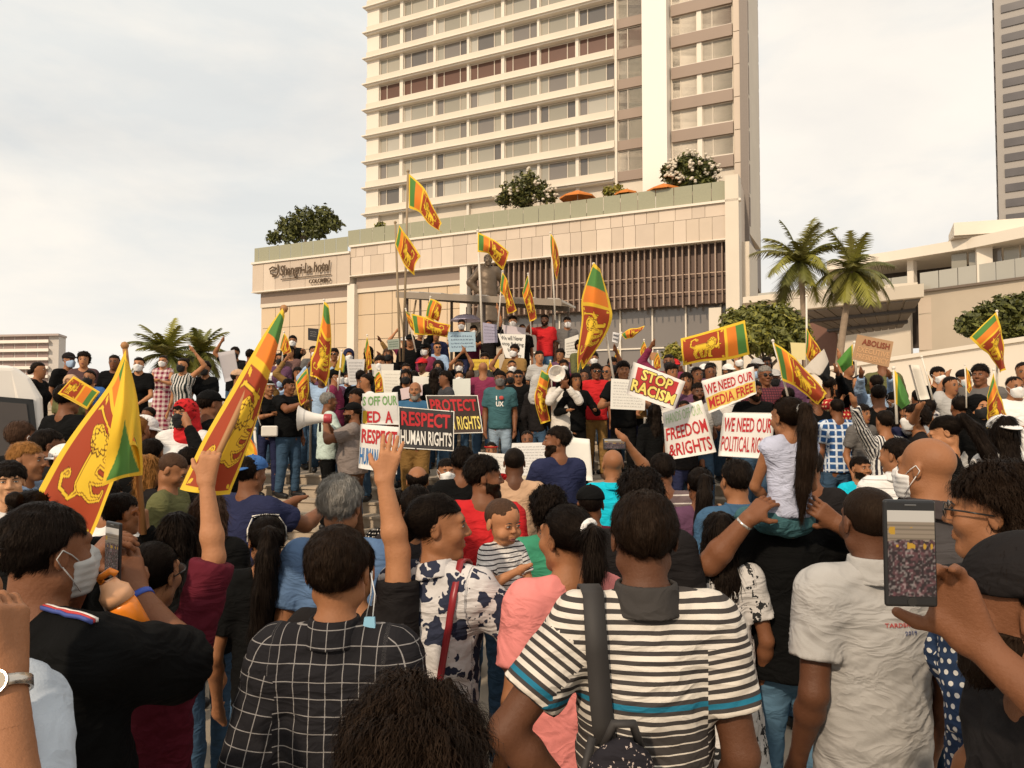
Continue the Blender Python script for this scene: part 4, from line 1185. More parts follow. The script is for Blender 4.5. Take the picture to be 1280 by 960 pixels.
# side wall of the podium, running back to the right
def side_quad(m_, n_from, t0, t1, z0, z1, th=.5, mi=0, out=0.0):
    O = C0 + Nf * n_from; nn = V(D2[1], -D2[0], 0)
    a = O + D2 * t0 + nn * out; b = O + D2 * t1 + nn * out; c = b - nn * th; d = a - nn * th
    return m_.hexa([(a[0], a[1], z0), (b[0], b[1], z0), (c[0], c[1], z0), (d[0], d[1], z0), (a[0], a[1], z1), (b[0], b[1], z1), (c[0], c[1], z1), (d[0], d[1], z1)], mi)
for i in range(7):
    m_ = MB(); side_quad(m_, 0, .15 + i * 3.2, .15 + i * 3.2 + 3.15, 0, zg + .2); hp(m_, 'side_wall_panel', TILE_[i % 2 * 3])
# the sign on the left
SIGN = mat('sign_metal', (0.13, 0.085, 0.05), .4, .4)
def text_geo(txt, bold=.0, extrude=0.0, font_shear=0.0, spacing=1.0):
    cu = bpy.data.curves.new('lettering', 'FONT'); cu.body = txt; cu.size = 1; cu.resolution_u = 2; cu.offset = bold; cu.shear = font_shear; cu.align_x = 'LEFT'; cu.space_character = spacing; cu.extrude = extrude
    o = bpy.data.objects.new('lettering', cu); COL.objects.link(o)
    dg = bpy.context.evaluated_depsgraph_get(); me = bpy.data.meshes.new_from_object(o.evaluated_get(dg))
    bpy.data.objects.remove(o); bpy.data.curves.remove(cu)
    v = np.zeros(len(me.vertices) * 3); me.vertices.foreach_get('co', v); v = v.reshape(-1, 3)
    f = [tuple(p.vertices) for p in me.polygons]; bpy.data.meshes.remove(me)
    return v, f
def sign_text(txt, pxa, pxb, pyt, pyb, bold=.01, shear=0.0):
    v, f = text_geo(txt, bold, .05, shear)
    mn, mx = v.min(0), v.max(0)
    s0 = FP(pxa, (pyt + pyb) / 2)[0]; s1 = FP(pxb, (pyt + pyb) / 2)[0]; zt = FP((pxa + pxb) / 2, pyt)[1]; zb = FP((pxa + pxb) / 2, pyb)[1]
    u = (v - mn) / (mx - mn)
    m_ = MB(); m_.add([fpt(s0 + (s1 - s0) * a, .20 + .12 * c, zb + (zt - zb) * b) for a, b, c in u], f); return hp(m_, 'sign_lettering', SIGN)
sign_text('Shangri-La hotel', 352, 414, 329, 346, .012, .15)
sign_text('COLOMBO', 388, 415, 348.5, 353.5, .01)
m_ = MB()
sA = FP(352, 347)[0]; sB = FP(415, 342)[0]; zA = FP(383, 346.2)[1]; fbox(m_, sB, sA, .12, .2, zA - .07, zA + .05); hp(m_, 'sign_underline', SIGN)
m_ = MB()      # the looped emblem before the name
def em(px, py): s_, z_ = FP(px, py); return fpt(s_, .2, z_)
m_.tube([em(338, 337), em(342, 334), em(347, 335.5), em(345, 338.5), em(339, 339), em(340, 342.5), em(345, 344)], .10, 6)
m_.tube([em(349, 331), em(349, 340), em(347.5, 344), em(342, 346)], .11, 6)
hp(m_, 'sign_emblem', SIGN)

# ---- tower
TN = -6.5
def TP(px, py): return FP(px, py, TN)
zl = [TP(457, y)[1] for y in (269, 237, 204.5, 172.5, 140, 107.5, 75.5, 43, 11)]
FH = float(np.mean(np.diff(zl))); z00 = zl[0]
t = {px: TP(px, 100)[0] for px in (457, 472, 498, 502, 540, 543, 582, 585, 625, 629, 670, 673, 718, 722, 767, 770, 807, 812, 836, 838, 870, 876, 915, 919, 934)}
nfl = 13; ztop = z00 + nfl * FH
def tb(m_, s0, s1, n0, n1, z0, z1, mi=0): return fbox(m_, s0, s1, TN + n0, TN + n1, z0, z1, mi)
m_ = MB(); tb(m_, t[934], t[457] - .3, -9, -.8, zs_top - 2, ztop); hp(m_, 'tower_wall', CREAM)
bays = [(457, 472, None), (472, 498, 2), (502, 540, 3), (543, 582, 3), (585, 625, 3), (629, 670, 3), (673, 718, 3), (722, 767, 3)]
LAMP_DK = mat('dark_plant_louvre', (0.115, 0.05, 0.03), .5, noise=.25, nscale=.4)
rr = random.Random(5)
wmesh = {}
def window(s0, s1, z0, z1, dark, npan, n0=-.72):
    """frame with mullions, one pane under each: mesh data shared by windows of one size"""
    w = s0 - s1; key = (round(w, 1), round(z1 - z0, 1), npan)
    cuts = {3: (0, .24, .76, 1), 2: (0, .66, 1), 1: (0, 1)}[npan]
    if key not in wmesh:
        fr = MB(); fw = .09
        def lb(m_, a, b, z0_, z1_, d0_, d1_):
            P = [Lf * a, Lf * b]; q = [P[1] + Nf * d1_, P[0] + Nf * d1_, P[0] + Nf * d0_, P[1] + Nf * d0_]
            m_.hexa([(p[0], p[1], z0_) for p in q] + [(p[0], p[1], z1_) for p in q])
        h = z1 - z0
        for c in cuts: lb(fr, c * w - (fw if c == 1 else (fw / 2 if c else 0)), c * w + (0 if c == 1 else (fw / 2 if c else fw)), 0, h, 0, .14)
        lb(fr, fw, w - fw, 0, fw, 0, .12); lb(fr, fw, w - fw, h - fw, h, 0, .12)
        pn = []
        for a, b in zip(cuts[:-1], cuts[1:]):
            p_ = MB(); lb(p_, a * w + .03, b * w - .03, .03, h - .03, -.02, .05); pn.append(p_.mesh('pane'))
        wmesh[key] = (fr.mesh('window'), pn)
    fm, pn = wmesh[key]
    o = link('window', fm, CREAM, hotel); p = fpt(s1, TN + n0, z0); o.location = (p[0] - HOFF.x, p[1] - HOFF.y, p[2])
    for q in pn: link('pane', q, LAMP_DK if dark else rr.choice(GLASS), o)
LEDGE = MB().hexa([(0, 0, 0)] * 8)
for k in range(-1, nfl):
    zb = z00 + k * FH; dark = (k == 4)
    # ledge of this floor, and the sill wall over it
    m_ = MB(); tb(m_, t[767], t[457] + .35, -.8, .42, zb, zb + .16); tb(m_, t[767], t[457] + .1, -.8, .15, zb - .2, zb); hp(m_, 'ledge', CREAM2)
    m_ = MB(); tb(m_, t[767], t[457], -.8, -.1, zb + .22, zb + FH * .30); hp(m_, 'sill_wall', CREAM)
    m_ = MB(); tb(m_, t[807], t[770], -.9, -.5, zb - .1, zb + FH * .28); hp(m_, 'brown_spandrel', BROWN)
    m_ = MB(); tb(m_, t[915], t[838], -.9, -.35, zb - .2, zb + FH * .30); hp(m_, 'brown_spandrel', BROWN)
    m_ = MB(); tb(m_, t[915], t[838], -.95, -.55, zb + FH * .30, zb + FH * .34); hp(m_, 'pale_trim', CREAM2)
    if k < 0: continue
    for a, b, n in bays:
        if n: window(t[a], t[b], zb + FH * .30, zb + FH - .26, dark, n)
    window(t[770], t[807], zb + FH * .28, zb + FH - .1, dark, 2, -.85); window(t[838], t[870], zb + FH * .34, zb + FH - .2, dark, 2, -.85); window(t[876], t[915], zb + FH * .34, zb + FH - .2, dark, 2, -.85)
z0_ = zs_top - 1
for a, b in ((498, 502), (540, 543), (582, 585), (625, 629), (670, 673), (718, 722), (767, 770), (870, 876), (457, 472)):
    m_ = MB(); tb(m_, t[b], t[a], -.82, -.30 if a != 870 else -.5, z0_, ztop); hp(m_, 'pier', CREAM2)
m_ = MB(); tb(m_, t[836], t[812] + .6, -.9, 1.0, z0_, ztop + 2); hp(m_, 'white_fin', mat('white_render', (0.84, 0.78, 0.69), .6, noise=.02))
for k in range(-1, nfl):
    m_ = MB(); zb = z00 + k * FH; tb(m_, t[934], t[915] - .15, -.9, -.2, zb + .06, zb + FH - .02); hp(m_, 'corner_panel', TILE_[3])
# the tower's side: wall colour darkened to carry its shade, dark panels with slots
rr = random.Random(9)
SD = mat('side_dark_panel', (0.13, 0.085, 0.065), .5, noise=.15); SP = mat('side_shaded_wall', (0.20, 0.165, 0.14), .6)
def sdq(m_, t0, t1, z0, z1, th, out):
    O = C0 + Lf * t[934] + Nf * (TN - .2); nn = V(D2[1], -D2[0], 0)
    a = O + D2 * t0 + nn * out; b = O + D2 * t1 + nn * out; c = b - nn * th; d = a - nn * th
    m_.hexa([(p[0], p[1], z) for z in (z0, z1) for p in (a, b, c, d)])
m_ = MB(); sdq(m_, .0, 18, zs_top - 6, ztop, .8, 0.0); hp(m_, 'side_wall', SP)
for k in range(-2, nfl):
    zb = z00 + k * FH
    for (a, b, mm) in ((.6, 2.6, SD), (4.6, 6.4, GLASS[2]), (8.2, 10.0, SD), (12.0, 13.8, GLASS[2]), (15.4, 17.0, SD)):
        m_ = MB(); sdq(m_, a, b, zb + .35, zb + FH - .12, .3, .08); hp(m_, 'side_window', mm)

# a wall and low wing below the tower's right, to the right-hand building
def strip(pts, z0, z1, th=.4):
    """a wall along points (px, d): returns its mesh collector"""
    m_ = MB(); P = [W(px, 500, d)[:2] for px, d in pts]
    for a, b in zip(P[:-1], P[1:]):
        u = nrm(b - a); n = V(-u[1], u[0]); 
        if n[1] < 0: n = -n
        c = [a, b, b + n * th, a + n * th]
        za0, za1 = (z0 if isinstance(z0, tuple) else (z0, z0)); zb0, zb1 = (z1 if isinstance(z1, tuple) else (z1, z1))
        m_.hexa([(c[0][0], c[0][1], za0), (c[1][0], c[1][1], za1), (c[2][0], c[2][1], za1), (c[3][0], c[3][1], za0),
                 (c[0][0], c[0][1], zb0), (c[1][0], c[1][1], zb1), (c[2][0], c[2][1], zb1), (c[3][0], c[3][1], zb0)])
    return m_
def zat(px, py, d): return float(W(px, py, d)[2])
annex = empty('annex_building', tuple(W(1200, 500, 44) * V(1, 1, 0)), 0, 'low cream annex with flat roofs, dark open gallery and stone retaining wall at right', 'building')
AO = Vector(annex.location)
def ap(m_, name, m, label=None, parent=None):
    m_.v = [(v[0] - AO.x, v[1] - AO.y, v[2]) for v in m_.v]; o = m_.link(name, m, parent or annex)
    if label: o['label'] = label
    return o
dA, dB, dC, dD = 40.0, 43.6, 46.8, 49.5            # depths at px 1300, 1200, 1114, 1040
zr = zat(1200, 314, dB)
zt_ = zat(1300, 347, dA); 
ap(strip([(1300, dA), (1150, 45.4)], 0, zt_, .5), 'retaining_wall', mat('retaining_stone', (0.50, 0.42, 0.32), .75, noise=.12, nscale=.5))
n = 9
for i in range(n):
    for (za, zb_) in ((zat(1250, 432, 42), zat(1250, 384, 42)), (zat(1250, 383, 42), zt_ - .3)):
        a0, a1 = 1300 - 150 * i / n, 1300 - 150 * (i + 1) / n; q0, q1 = dA + 5.4 * i / n, dA + 5.4 * (i + 1) / n
        ap(strip([(a0 - .4, q0 - .06), (a1 + .4, q1 - .06)], za, zb_ - .04, .1), 'stone_tile', TILE_[rr.randrange(4)])
ap(strip([(1300, dA - .12), (1146, 45.3)], zt_, zt_ + .14, .9), 'terrace_edge', mat('dark_edge', (0.16, 0.12, 0.09), .6))
for i in range(6):
    a0 = 1296 - 24 * i
    ap(strip([(a0, dA + .2 + 5.4 * (i * 24) / 150), (a0 - 23, dA + .2 + 5.4 * ((i + 1) * 24 - 1) / 150)], zt_ + .15, zt_ + 1.25, .05), 'glass_panel', glass_mat('pale_glass', (0.42, 0.40, 0.34), .15))
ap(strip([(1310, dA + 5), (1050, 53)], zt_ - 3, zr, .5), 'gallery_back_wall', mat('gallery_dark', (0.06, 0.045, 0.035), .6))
for px, dd in ((1145, 46.2), (1245, 42.4)):
    m_ = strip([(px, dd), (px - (8 if px < 1200 else 20), dd + .3)], zt_, zr, .5); ap(m_, 'gallery_column', CREAM2)
def slab(pts, z0, z1):
    m_ = MB(); P = [W(px, 500, d)[:2] for px, d in pts]; k = len(P)
    m_.add([(p[0], p[1], z0) for p in P] + [(p[0], p[1], z1) for p in P], [tuple(range(k))[::-1], tuple(range(k, 2 * k))] + [(i, (i + 1) % k, (i + 1) % k + k, i + k) for i in range(k)]); return m_
ap(slab([(1310, dA - .8), (1212, 43.0), (1114, 46.6), (1036, 49.5), (1036, 58), (1310, 50)], zr, zr + .62), 'flat_roof', CREAM2)
zu = zat(1250, 274, 42)
ap(slab([(1330, 41.4), (1196, 43.0), (1180, 46.0), (1330, 46)], zr + .63, zr + .74), 'upper_soffit', mat('soffit', (0.5, 0.42, 0.33), .7))
ap(slab([(1330, 41.2), (1197, 42.8), (1190, 46), (1330, 46)], zr + .75, zu), 'upper_parapet', CREAM2)
for i in range(5):
    ap(strip([(1300 - i * 22, 41.2 + i * .6), (1281 - i * 22, 41.8 + i * .6)], zt_ + 1.3, zr - .05, .06), 'window_pane', GLASS[i % 4])
# left wing of the annex under the palms
ap(strip([(1140, 47.5), (930, 55)], 0, zat(1060, 385, 50.3), .5), 'wing_wall', CREAM)
ap(slab([(1150, 44.6), (1140, 45.8), (930, 53), (930, 50.5), (985, 48.6)], zat(1060, 372, 48), zat(1060, 364, 48)), 'terrace_slab', CREAM)
for i in range(8):
    ap(strip([(1140 - 24 * i, 46.4 + .9 * i), (1117 - 24 * i, 47.26 + .9 * i)], zat(1060, 364, 48) + .02, zat(1060, 350, 48), .05), 'glass_panel', glass_mat('pale_glass', (0, 0, 0)))
ap(strip([(1046, 46.0), (1003, 47.4)], 0, zat(1025, 388, 46.8), .4), 'brown_wall', mat('brown_wall', (0.16, 0.075, 0.05), .7, noise=.1))
# tilted entrance canopy with a ribbed underside
can = empty('entrance_canopy', tuple(W(1100, 500, 40) * V(1, 1, 0)), 0, 'wide tilted grey entrance canopy with ribbed underside beneath the palm trees', 'canopy')
CO = Vector(can.location)
def cp(m_, name, m): m_.v = [(v[0] - CO.x, v[1] - CO.y, v[2]) for v in m_.v]; return m_.link(name, m, can)
K = [W(985, 392, 44), W(1152, 375, 36.5), W(1128, 411, 41.5), W(1055, 421, 46.5)]
def cpt(u, v, h=0): p = (K[0] * (1 - u) + K[1] * u) * (1 - v) + (K[3] * (1 - u) + K[2] * u) * v; return (p[0], p[1], p[2] + h)
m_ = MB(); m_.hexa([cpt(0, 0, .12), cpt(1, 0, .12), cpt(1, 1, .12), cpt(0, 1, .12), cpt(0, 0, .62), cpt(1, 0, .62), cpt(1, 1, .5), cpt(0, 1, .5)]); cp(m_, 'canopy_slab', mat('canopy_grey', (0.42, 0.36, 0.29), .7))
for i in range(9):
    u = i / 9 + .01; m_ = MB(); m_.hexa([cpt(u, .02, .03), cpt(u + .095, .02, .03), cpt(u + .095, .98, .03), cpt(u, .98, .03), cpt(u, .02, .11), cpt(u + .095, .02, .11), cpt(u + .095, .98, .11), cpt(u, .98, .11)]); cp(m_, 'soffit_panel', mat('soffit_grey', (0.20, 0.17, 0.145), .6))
for v_ in (.28, .68):
    m_ = MB(); m_.hexa([cpt(0, v_, -.12), cpt(1, v_, -.12), cpt(1, v_ + .05, -.12), cpt(0, v_ + .05, -.12), cpt(0, v_, .02), cpt(1, v_, .02), cpt(1, v_ + .05, .02), cpt(0, v_ + .05, .02)]); cp(m_, 'canopy_beam', mat('dark_beam', (0.05, 0.04, 0.035), .5))
m_ = MB(); m_.hexa([cpt(-.01, -.04, .10), cpt(1.01, -.04, .10), cpt(1.01, 0, .10), cpt(-.01, 0, .10), cpt(-.01, -.04, .75), cpt(1.01, -.04, .75), cpt(1.01, 0, .75), cpt(-.01, 0, .75)]); cp(m_, 'fascia', CREAM)

# dark tower at the right edge, and the far hotel at the left edge
tw = empty('far_tower', tuple(W(1300, 500, 150) * V(1, 1, 0)), 0, 'distant grey glass tower cut off at the right edge of the view', 'building')
TOo = Vector(tw.location)
uy = nrm(V(.672, 1, 0)); ux = V(uy[1], -uy[0], 0); O = W(1254, 500, 150) * V(1, 1, 0)
def tq(m_, a0, a1, b0, b1, z0, z1):
    c = [O + ux * a + uy * b - np.array(TOo) for a, b in ((a0, b0), (a1, b0), (a1, b1), (a0, b1))]; m_.hexa([(p[0], p[1], z) for z in (z0, z1) for p in c])
m_ = MB(); tq(m_, 0, 26, 0, 26, 0, 100); m_.link('tower_core', mat('grey_concrete', (0.34, 0.31, 0.28), .7), tw)
for k in range(32):
    m_ = MB(); tq(m_, 1.2, 25, -.25, .1, 3 + k * 3.1, 4.6 + k * 3.1); m_.link('window_band', mat('tower_glass', (0.11, 0.10, 0.10), .2, noise=.3, nscale=.3), tw)
    m_ = MB(); tq(m_, -.3, .1, 1, 25, 3 + k * 3.1, 4.6 + k * 3.1); m_.link('window_band', mat('tower_glass', (0, 0, 0)), tw)
fb = empty('far_hotel', tuple(W(30, 500, 190) * V(1, 1, 0)), 0, 'distant white balconied hotel block at the left edge beyond the van', 'building')
O = W(72, 500, 185) * V(1, 1, 0); ux = nrm(V(-1, .16, 0)); uy = nrm(V(-.30, 1, 0)); TOo = Vector(fb.location)
hz_ = zat(70, 420, 185)
def tq2(m_, a0, a1, b0, b1, z0, z1):
    c = [O + ux * a + uy * b - np.array(TOo) for a, b in ((a0, b0), (a1, b0), (a1, b1), (a0, b1))]; m_.hexa([(p[0], p[1], z) for z in (z0, z1) for p in (c[1], c[0], c[3], c[2])])
m_ = MB(); tq2(m_, 0, 40, 0, 6, 0, hz_); m_.link('wall', mat('far_white', (0.50, 0.46, 0.42), .7), fb)
for k in range(6):
    z = hz_ - 1.7 - k * 2.2
    m_ = MB(); tq2(m_, 2.6, 40, -1.2, 0.0, z, z + .75); m_.link('balcony', mat('far_bright', (0.8, 0.73, 0.65), .7), fb)
    for j in range(11):
        m_ = MB(); tq2(m_, 2.9 + j * 3.3, 5.8 + j * 3.3, -.12, .1, z + .8, z + 2.05); m_.link('window', mat('far_window', (0.28, 0.20, 0.18), .5), fb)
m_ = MB(); tq2(m_, -.3, 40.5, -1.3, 6, hz_, hz_ + .5); m_.link('roof', mat('far_roof', (0.4, 0.33, 0.3), .7), fb)

# ------------------------------------------------------------------ trees, palms, shrubs
def leafmat(name, c):
    return mat('leaf_' + name, c, .5, noise=.45, nscale=2.2, spec=.3)
BARK = mat('bark', (0.16, 0.12, 0.08), .9, noise=.3, bump=.5)
def crown_leaves(blobs, count, size, seed, flower=None):
    """many small leaf faces spread through lumpy clusters; blobs (centre, radii)"""
    r = np.random.default_rng(seed); P = []; Nn = []
    wt = np.array([b[1][0] * b[1][2] for b in blobs]); wt = wt / wt.sum()
    for (c, rad), w in zip(blobs, wt):
        n = int(count * w); d = r.normal(size=(n, 3)); d /= np.linalg.norm(d, axis=1, keepdims=True)
        q = (r.uniform(.35, 1, n) ** .6)[:, None]; q = q * (1 + .25 * np.sin(d[:, :1] * 9 + d[:, 2:] * 7))
        P.append(np.asarray(c) + d * q * np.asarray(rad)); Nn.append(d)
    P = np.concatenate(P); Nn = np.concatenate(Nn); n = len(P)
    nn = Nn * .8 + r.normal(size=(n, 3)) * .7 + V(0, 0, .4); nn /= np.linalg.norm(nn, axis=1, keepdims=True)
    a = np.cross(nn, r.normal(size=(n, 3))); a /= np.linalg.norm(a, axis=1, keepdims=True); b = np.cross(nn, a)
    s = (size * r.uniform(.6, 1.3, n))[:, None]
    v = np.stack([P - a * s, P - b * s * .45 + nn * s * .1, P + a * s, P + b * s * .45 + nn * s * .1], 1).reshape(-1, 3)
    f = np.arange(4 * n).reshape(-1, 4)
    mi = np.zeros(n, int); mi[r.random(n) < .35] = 1
    if flower: mi[r.random(n) < flower] = 2
    return v, f, mi
def tree(name, base, blobs, count, size, label, cat, cols, seed=1, trunk=.12, flower=None, group=None, fl_clusters=0):
    root = empty(name, base, 0, label, cat, group); b = np.array(base, float)
    blobs = [(np.array(c, float) - b, rr_) for c, rr_ in blobs]
    r = random.Random(seed); cen = np.mean([c for c, _ in blobs], 0); m_ = MB()
    fork = cen * V(.5, .5, .45)
    if trunk:
        m_.tube([(0, 0, -.2), tuple(fork * .5 + V(.03, .02, 0)), tuple(fork)], [trunk, trunk * .8, trunk * .62], 8)
        for c, rr_ in blobs: m_.tube([tuple(fork), tuple((fork + c) / 2 + V(r.uniform(-.1, .1), 0, r.uniform(-.1, .1))), tuple(c)], [trunk * .5, trunk * .32, trunk * .12], 6)
        m_.link('trunk', BARK, root, True)
    v, f, mi = crown_leaves(blobs, count, size, seed, None)
    me = mesh_np('crown', v, f, False, mi); link('crown', me, [leafmat(cols[0], LC[cols[0]]), leafmat(cols[1], LC[cols[1]])], root)
    if fl_clusters:
        m_ = MB(); rg = np.random.default_rng(seed)
        for _ in range(fl_clusters):
            c, rr_ = blobs[rg.integers(len(blobs))]; d = nrm(rg.normal(size=3) + V(0, -1.0, .2)); p = c + d * np.array(rr_) * 1.18
            for j in range(5): m_.ell(tuple(p + rg.normal(size=3) * size * .9), (size * .8, size * .8, size * .6), 6)
        o = m_.link('blossoms', mat('blossom', (0.66, 0.58, 0.46), .6), root, True); o['kind'] = 'stuff'
    return root
LC = dict(dark=(0.065, 0.072, 0.020), mid=(0.12, 0.125, 0.028), olive=(0.15, 0.14, 0.035), bright=(0.22, 0.21, 0.035), yellow=(0.30, 0.24, 0.05))
def blobs_px(lst, d, thick=1.0):
    """clusters from (px, py, radius in px) at depth d"""
    return [(W(px, py, d + dz), (r_ * d / F, r_ * d / F * thick, r_ * d / F * .8)) for px, py, r_, dz in lst]
dP = 78
s_, _ = FP(380, 300); base = fpt(s_, -4, zs_top - 1.2)
def on_facade(px, py, n): s_, z_ = FP(px, py, n); return np.array(fpt(s_, n, z_))
def fblobs(lst, n):
    out = []
    for px, py, r_, dn in lst:
        p = on_facade(px, py, n + dn); q = r_ * p[1] / F; out.append((p, (q, q, q * .85)))
    return out
tree('roof_tree', on_facade(382, 308, -4), fblobs([(360, 284, 15, 0), (382, 276, 19, .5), (404, 272, 17, -.5), (418, 280, 11, 0), (343, 297, 10, 0), (395, 288, 15, .4), (368, 294, 14, 0)], -4), 5200, .30, 'broad dark green tree on the roof terrace above the hotel sign', 'tree', ('dark', 'mid'), 3, .25)
tree('frangipani_tree', on_facade(656, 268, -3), fblobs([(640, 240, 15, 0), (660, 230, 17, .5), (678, 240, 15, 0), (655, 248, 15, 0), (630, 250, 10, 0), (688, 247, 9, 0)], -3), 3600, .26, 'round flowering tree on the terrace left of the orange parasols', 'tree', ('dark', 'olive'), 4, .16, fl_clusters=16)
tree('frangipani_tree', on_facade(862, 245, -2.5), fblobs([(840, 215, 14, 0), (860, 207, 17, .3), (882, 212, 15, 0), (868, 228, 16, 0), (845, 225, 12, 0), (888, 228, 9, 0)], -2.5), 4200, .24, 'round tree covered in white blossoms on the terrace corner', 'tree', ('dark', 'mid'), 5, .16, fl_clusters=34)
tree('potted_shrub', on_facade(476, 292, -1.6), fblobs([(476, 284, 8, 0), (471, 287, 5, 0), (482, 287, 5, 0)], -1.6), 500, .22, 'small rounded shrub in a square planter on the terrace', 'shrub', ('mid', 'bright'), 6, .06)
tree('terrace_shrub', on_facade(765, 246, -1.8), fblobs([(762, 239, 8, 0), (772, 237, 8, 0), (780, 241, 6, 0)], -1.8), 500, .22, 'yellowish spiky shrub between the two orange parasols', 'shrub', ('bright', 'yellow'), 7, .06)
m_ = MB(); p = on_facade(476, 296, -1.6); m_.box((p[0] - .9, p[1] - .9, zs_top - .2), (p[0] + .9, p[1] + .9, p[2] + .1)); prop(m_.link('planter', mat('planter_stone', (0.36, 0.34, 0.25), .8)), 'square grey-green planter holding the rounded terrace shrub', 'planter')
for (px, py, w_, lb) in ((722, 243, 23, 'orange terrace parasol beside the left flowering tree'), (830, 234, 22, 'orange terrace parasol in front of the white blossoming tree'), (783, 238, 15, 'small orange terrace parasol behind the yellowish shrub')):
    p = on_facade(px, py + 4, -1.6); rr2 = w_ * p[1] / F; root = empty('parasol', (p[0], p[1], zs_top), 0, lb, 'parasol', 'orange parasols on the terrace')
    h = p[2] - zs_top; m_ = MB(); N8 = 8; top = (0, 0, h + rr2 * .42)
    rim = [(rr2 * math.cos(R(45 * i)), rr2 * math.sin(R(45 * i)), h) for i in range(N8)]; m_.add([top] + rim + [(x, y, z - .18) for x, y, z in rim], [(0, i + 1, (i + 1) % 8 + 1) for i in range(8)] + [(i + 1, i + 9, (i + 1) % 8 + 9, (i + 1) % 8 + 1) for i in range(8)])
    m_.link('parasol_cloth', mat('orange_canvas', (0.62, 0.20, 0.035), .8, noise=.2), root); MB().tube([(0, 0, -1), (0, 0, h + rr2 * .4)], .05, 8).link('pole', CREAM, root)
tree('green_shrub', tuple(W(955, 470, 27) * V(1, 1, 0) + V(0, 0, ZP)), blobs_px([(925, 405, 24, 0), (950, 395, 22, .5), (975, 398, 22, 0), (995, 412, 18, .3), (940, 420, 26, -.3), (970, 424, 26, 0), (915, 422, 18, 0), (1000, 425, 14, 0)], 27), 9000, .13, 'large bright green bush behind the wall at the hotel corner', 'bush', ('mid', 'bright'), 8, .12)
tree('green_shrub', tuple(W(1250, 470, 24) * V(1, 1, 0) + V(0, 0, ZP)), blobs_px([(1215, 405, 17, 0), (1238, 395, 20, 0), (1262, 388, 22, 0), (1285, 386, 22, 0), (1245, 412, 20, 0), (1272, 410, 22, 0), (1205, 409, 9, 0), (1300, 405, 24, 0)], 24), 7500, .13, 'dark green bush behind the wall at the right edge', 'bush', ('dark', 'mid'), 9, .12)
tree('low_shrub', tuple(W(842, 470, 30) * V(1, 1, 0) + V(0, 0, ZP)), blobs_px([(842, 438, 10, 0), (836, 444, 8, 0), (850, 443, 8, 0)], 30), 900, .12, 'small yellow-green bush in front of the shop-front glass', 'bush', ('bright', 'yellow'), 10, .05)

def palm(px, py, d, pxb, pyb, rad, label, seed, nfr=30, lean=0.0, trunk=True, group=None):
    top = W(px, py, d); bt = W(pxb, pyb, d); bt[2] = 0
    root = empty('palm_tree', tuple(bt), 0, label, 'palm tree', group); r = random.Random(seed)
    tp = top - bt; m_ = MB(); k = 12
    pts = [tuple(V(tp[0] * (i / k) ** 1.6, tp[1] * i / k, tp[2] * i / k)) for i in range(k + 1)]
    m_.tube(pts, [.24 - .12 * i / k + .012 * (i % 2) for i in range(k + 1)], 8); m_.link('trunk', mat('palm_bark', (0.27, 0.20, 0.14), .9, noise=.3, bump=.5), root, True)
    R_ = rad * d / F
    for j in range(nfr):
        az = j * 2.39996 + r.uniform(-.2, .2); el = math.radians(r.uniform(-35, 82)); L = R_ * r.uniform(.85, 1.25)
        m_ = MB(); p = V(*tp); dr = V(math.cos(az) * math.cos(el), math.sin(az) * math.cos(el), math.sin(el)); nseg = 12; pp = [p.copy()]
        for i in range(nseg):
            p = p + dr * L / nseg; dr = nrm(dr + V(0, 0, -.085 - .05 * (i / nseg)) * (1 + .5 * (el < .5))); pp.append(p.copy())
        m_.tube([tuple(q) for q in pp], [.035 * (1 - i / (nseg + 1)) + .006 for i in range(nseg + 1)], 4)
        for i in range(2, nseg * 3):
            tt = i / 3; a = pp[min(int(tt), nseg)]; b = pp[min(int(tt) + 1, nseg)]; q = a + (b - a) * (tt - int(tt)); dd = nrm(pp[min(int(tt) + 1, nseg)] - pp[max(int(tt) - 1, 0)])
            sdv = nrm(np.cross(dd, V(0, 0, 1))); ll = L * .33 * math.sin(math.pi * min(.12 + tt / nseg * .82, 1)) + .05
            for sg in (-1, 1):
                e = q + (dd * .65 + sdv * sg * .8 + V(0, 0, -.42 + r.uniform(-.15, .15))) * ll; w_ = dd * .028 * (d / 40)
                w_ = w_ * 1.6
                m_.add([q - w_, q + w_, e], [(0, 1, 2)])
        m_.link('frond', leafmat(('mid', 'olive', 'bright')[j % 3], LC[('mid', 'olive', 'bright')[j % 3]]), root)
    return root
palm(1000, 328, 36, 1012, 440, 56, 'tall coconut palm nearer the hotel tower, with a straight trunk', 1)
palm(1065, 340, 35, 1040, 450, 52, 'coconut palm with a leaning trunk in front of the entrance canopy', 2)
palm(208, 444, 40, 212, 500, 42, 'left coconut palm of the pair beyond the women on the wall', 3)
palm(250, 442, 42, 250, 500, 40, 'right coconut palm of the pair beyond the women on the wall', 4)

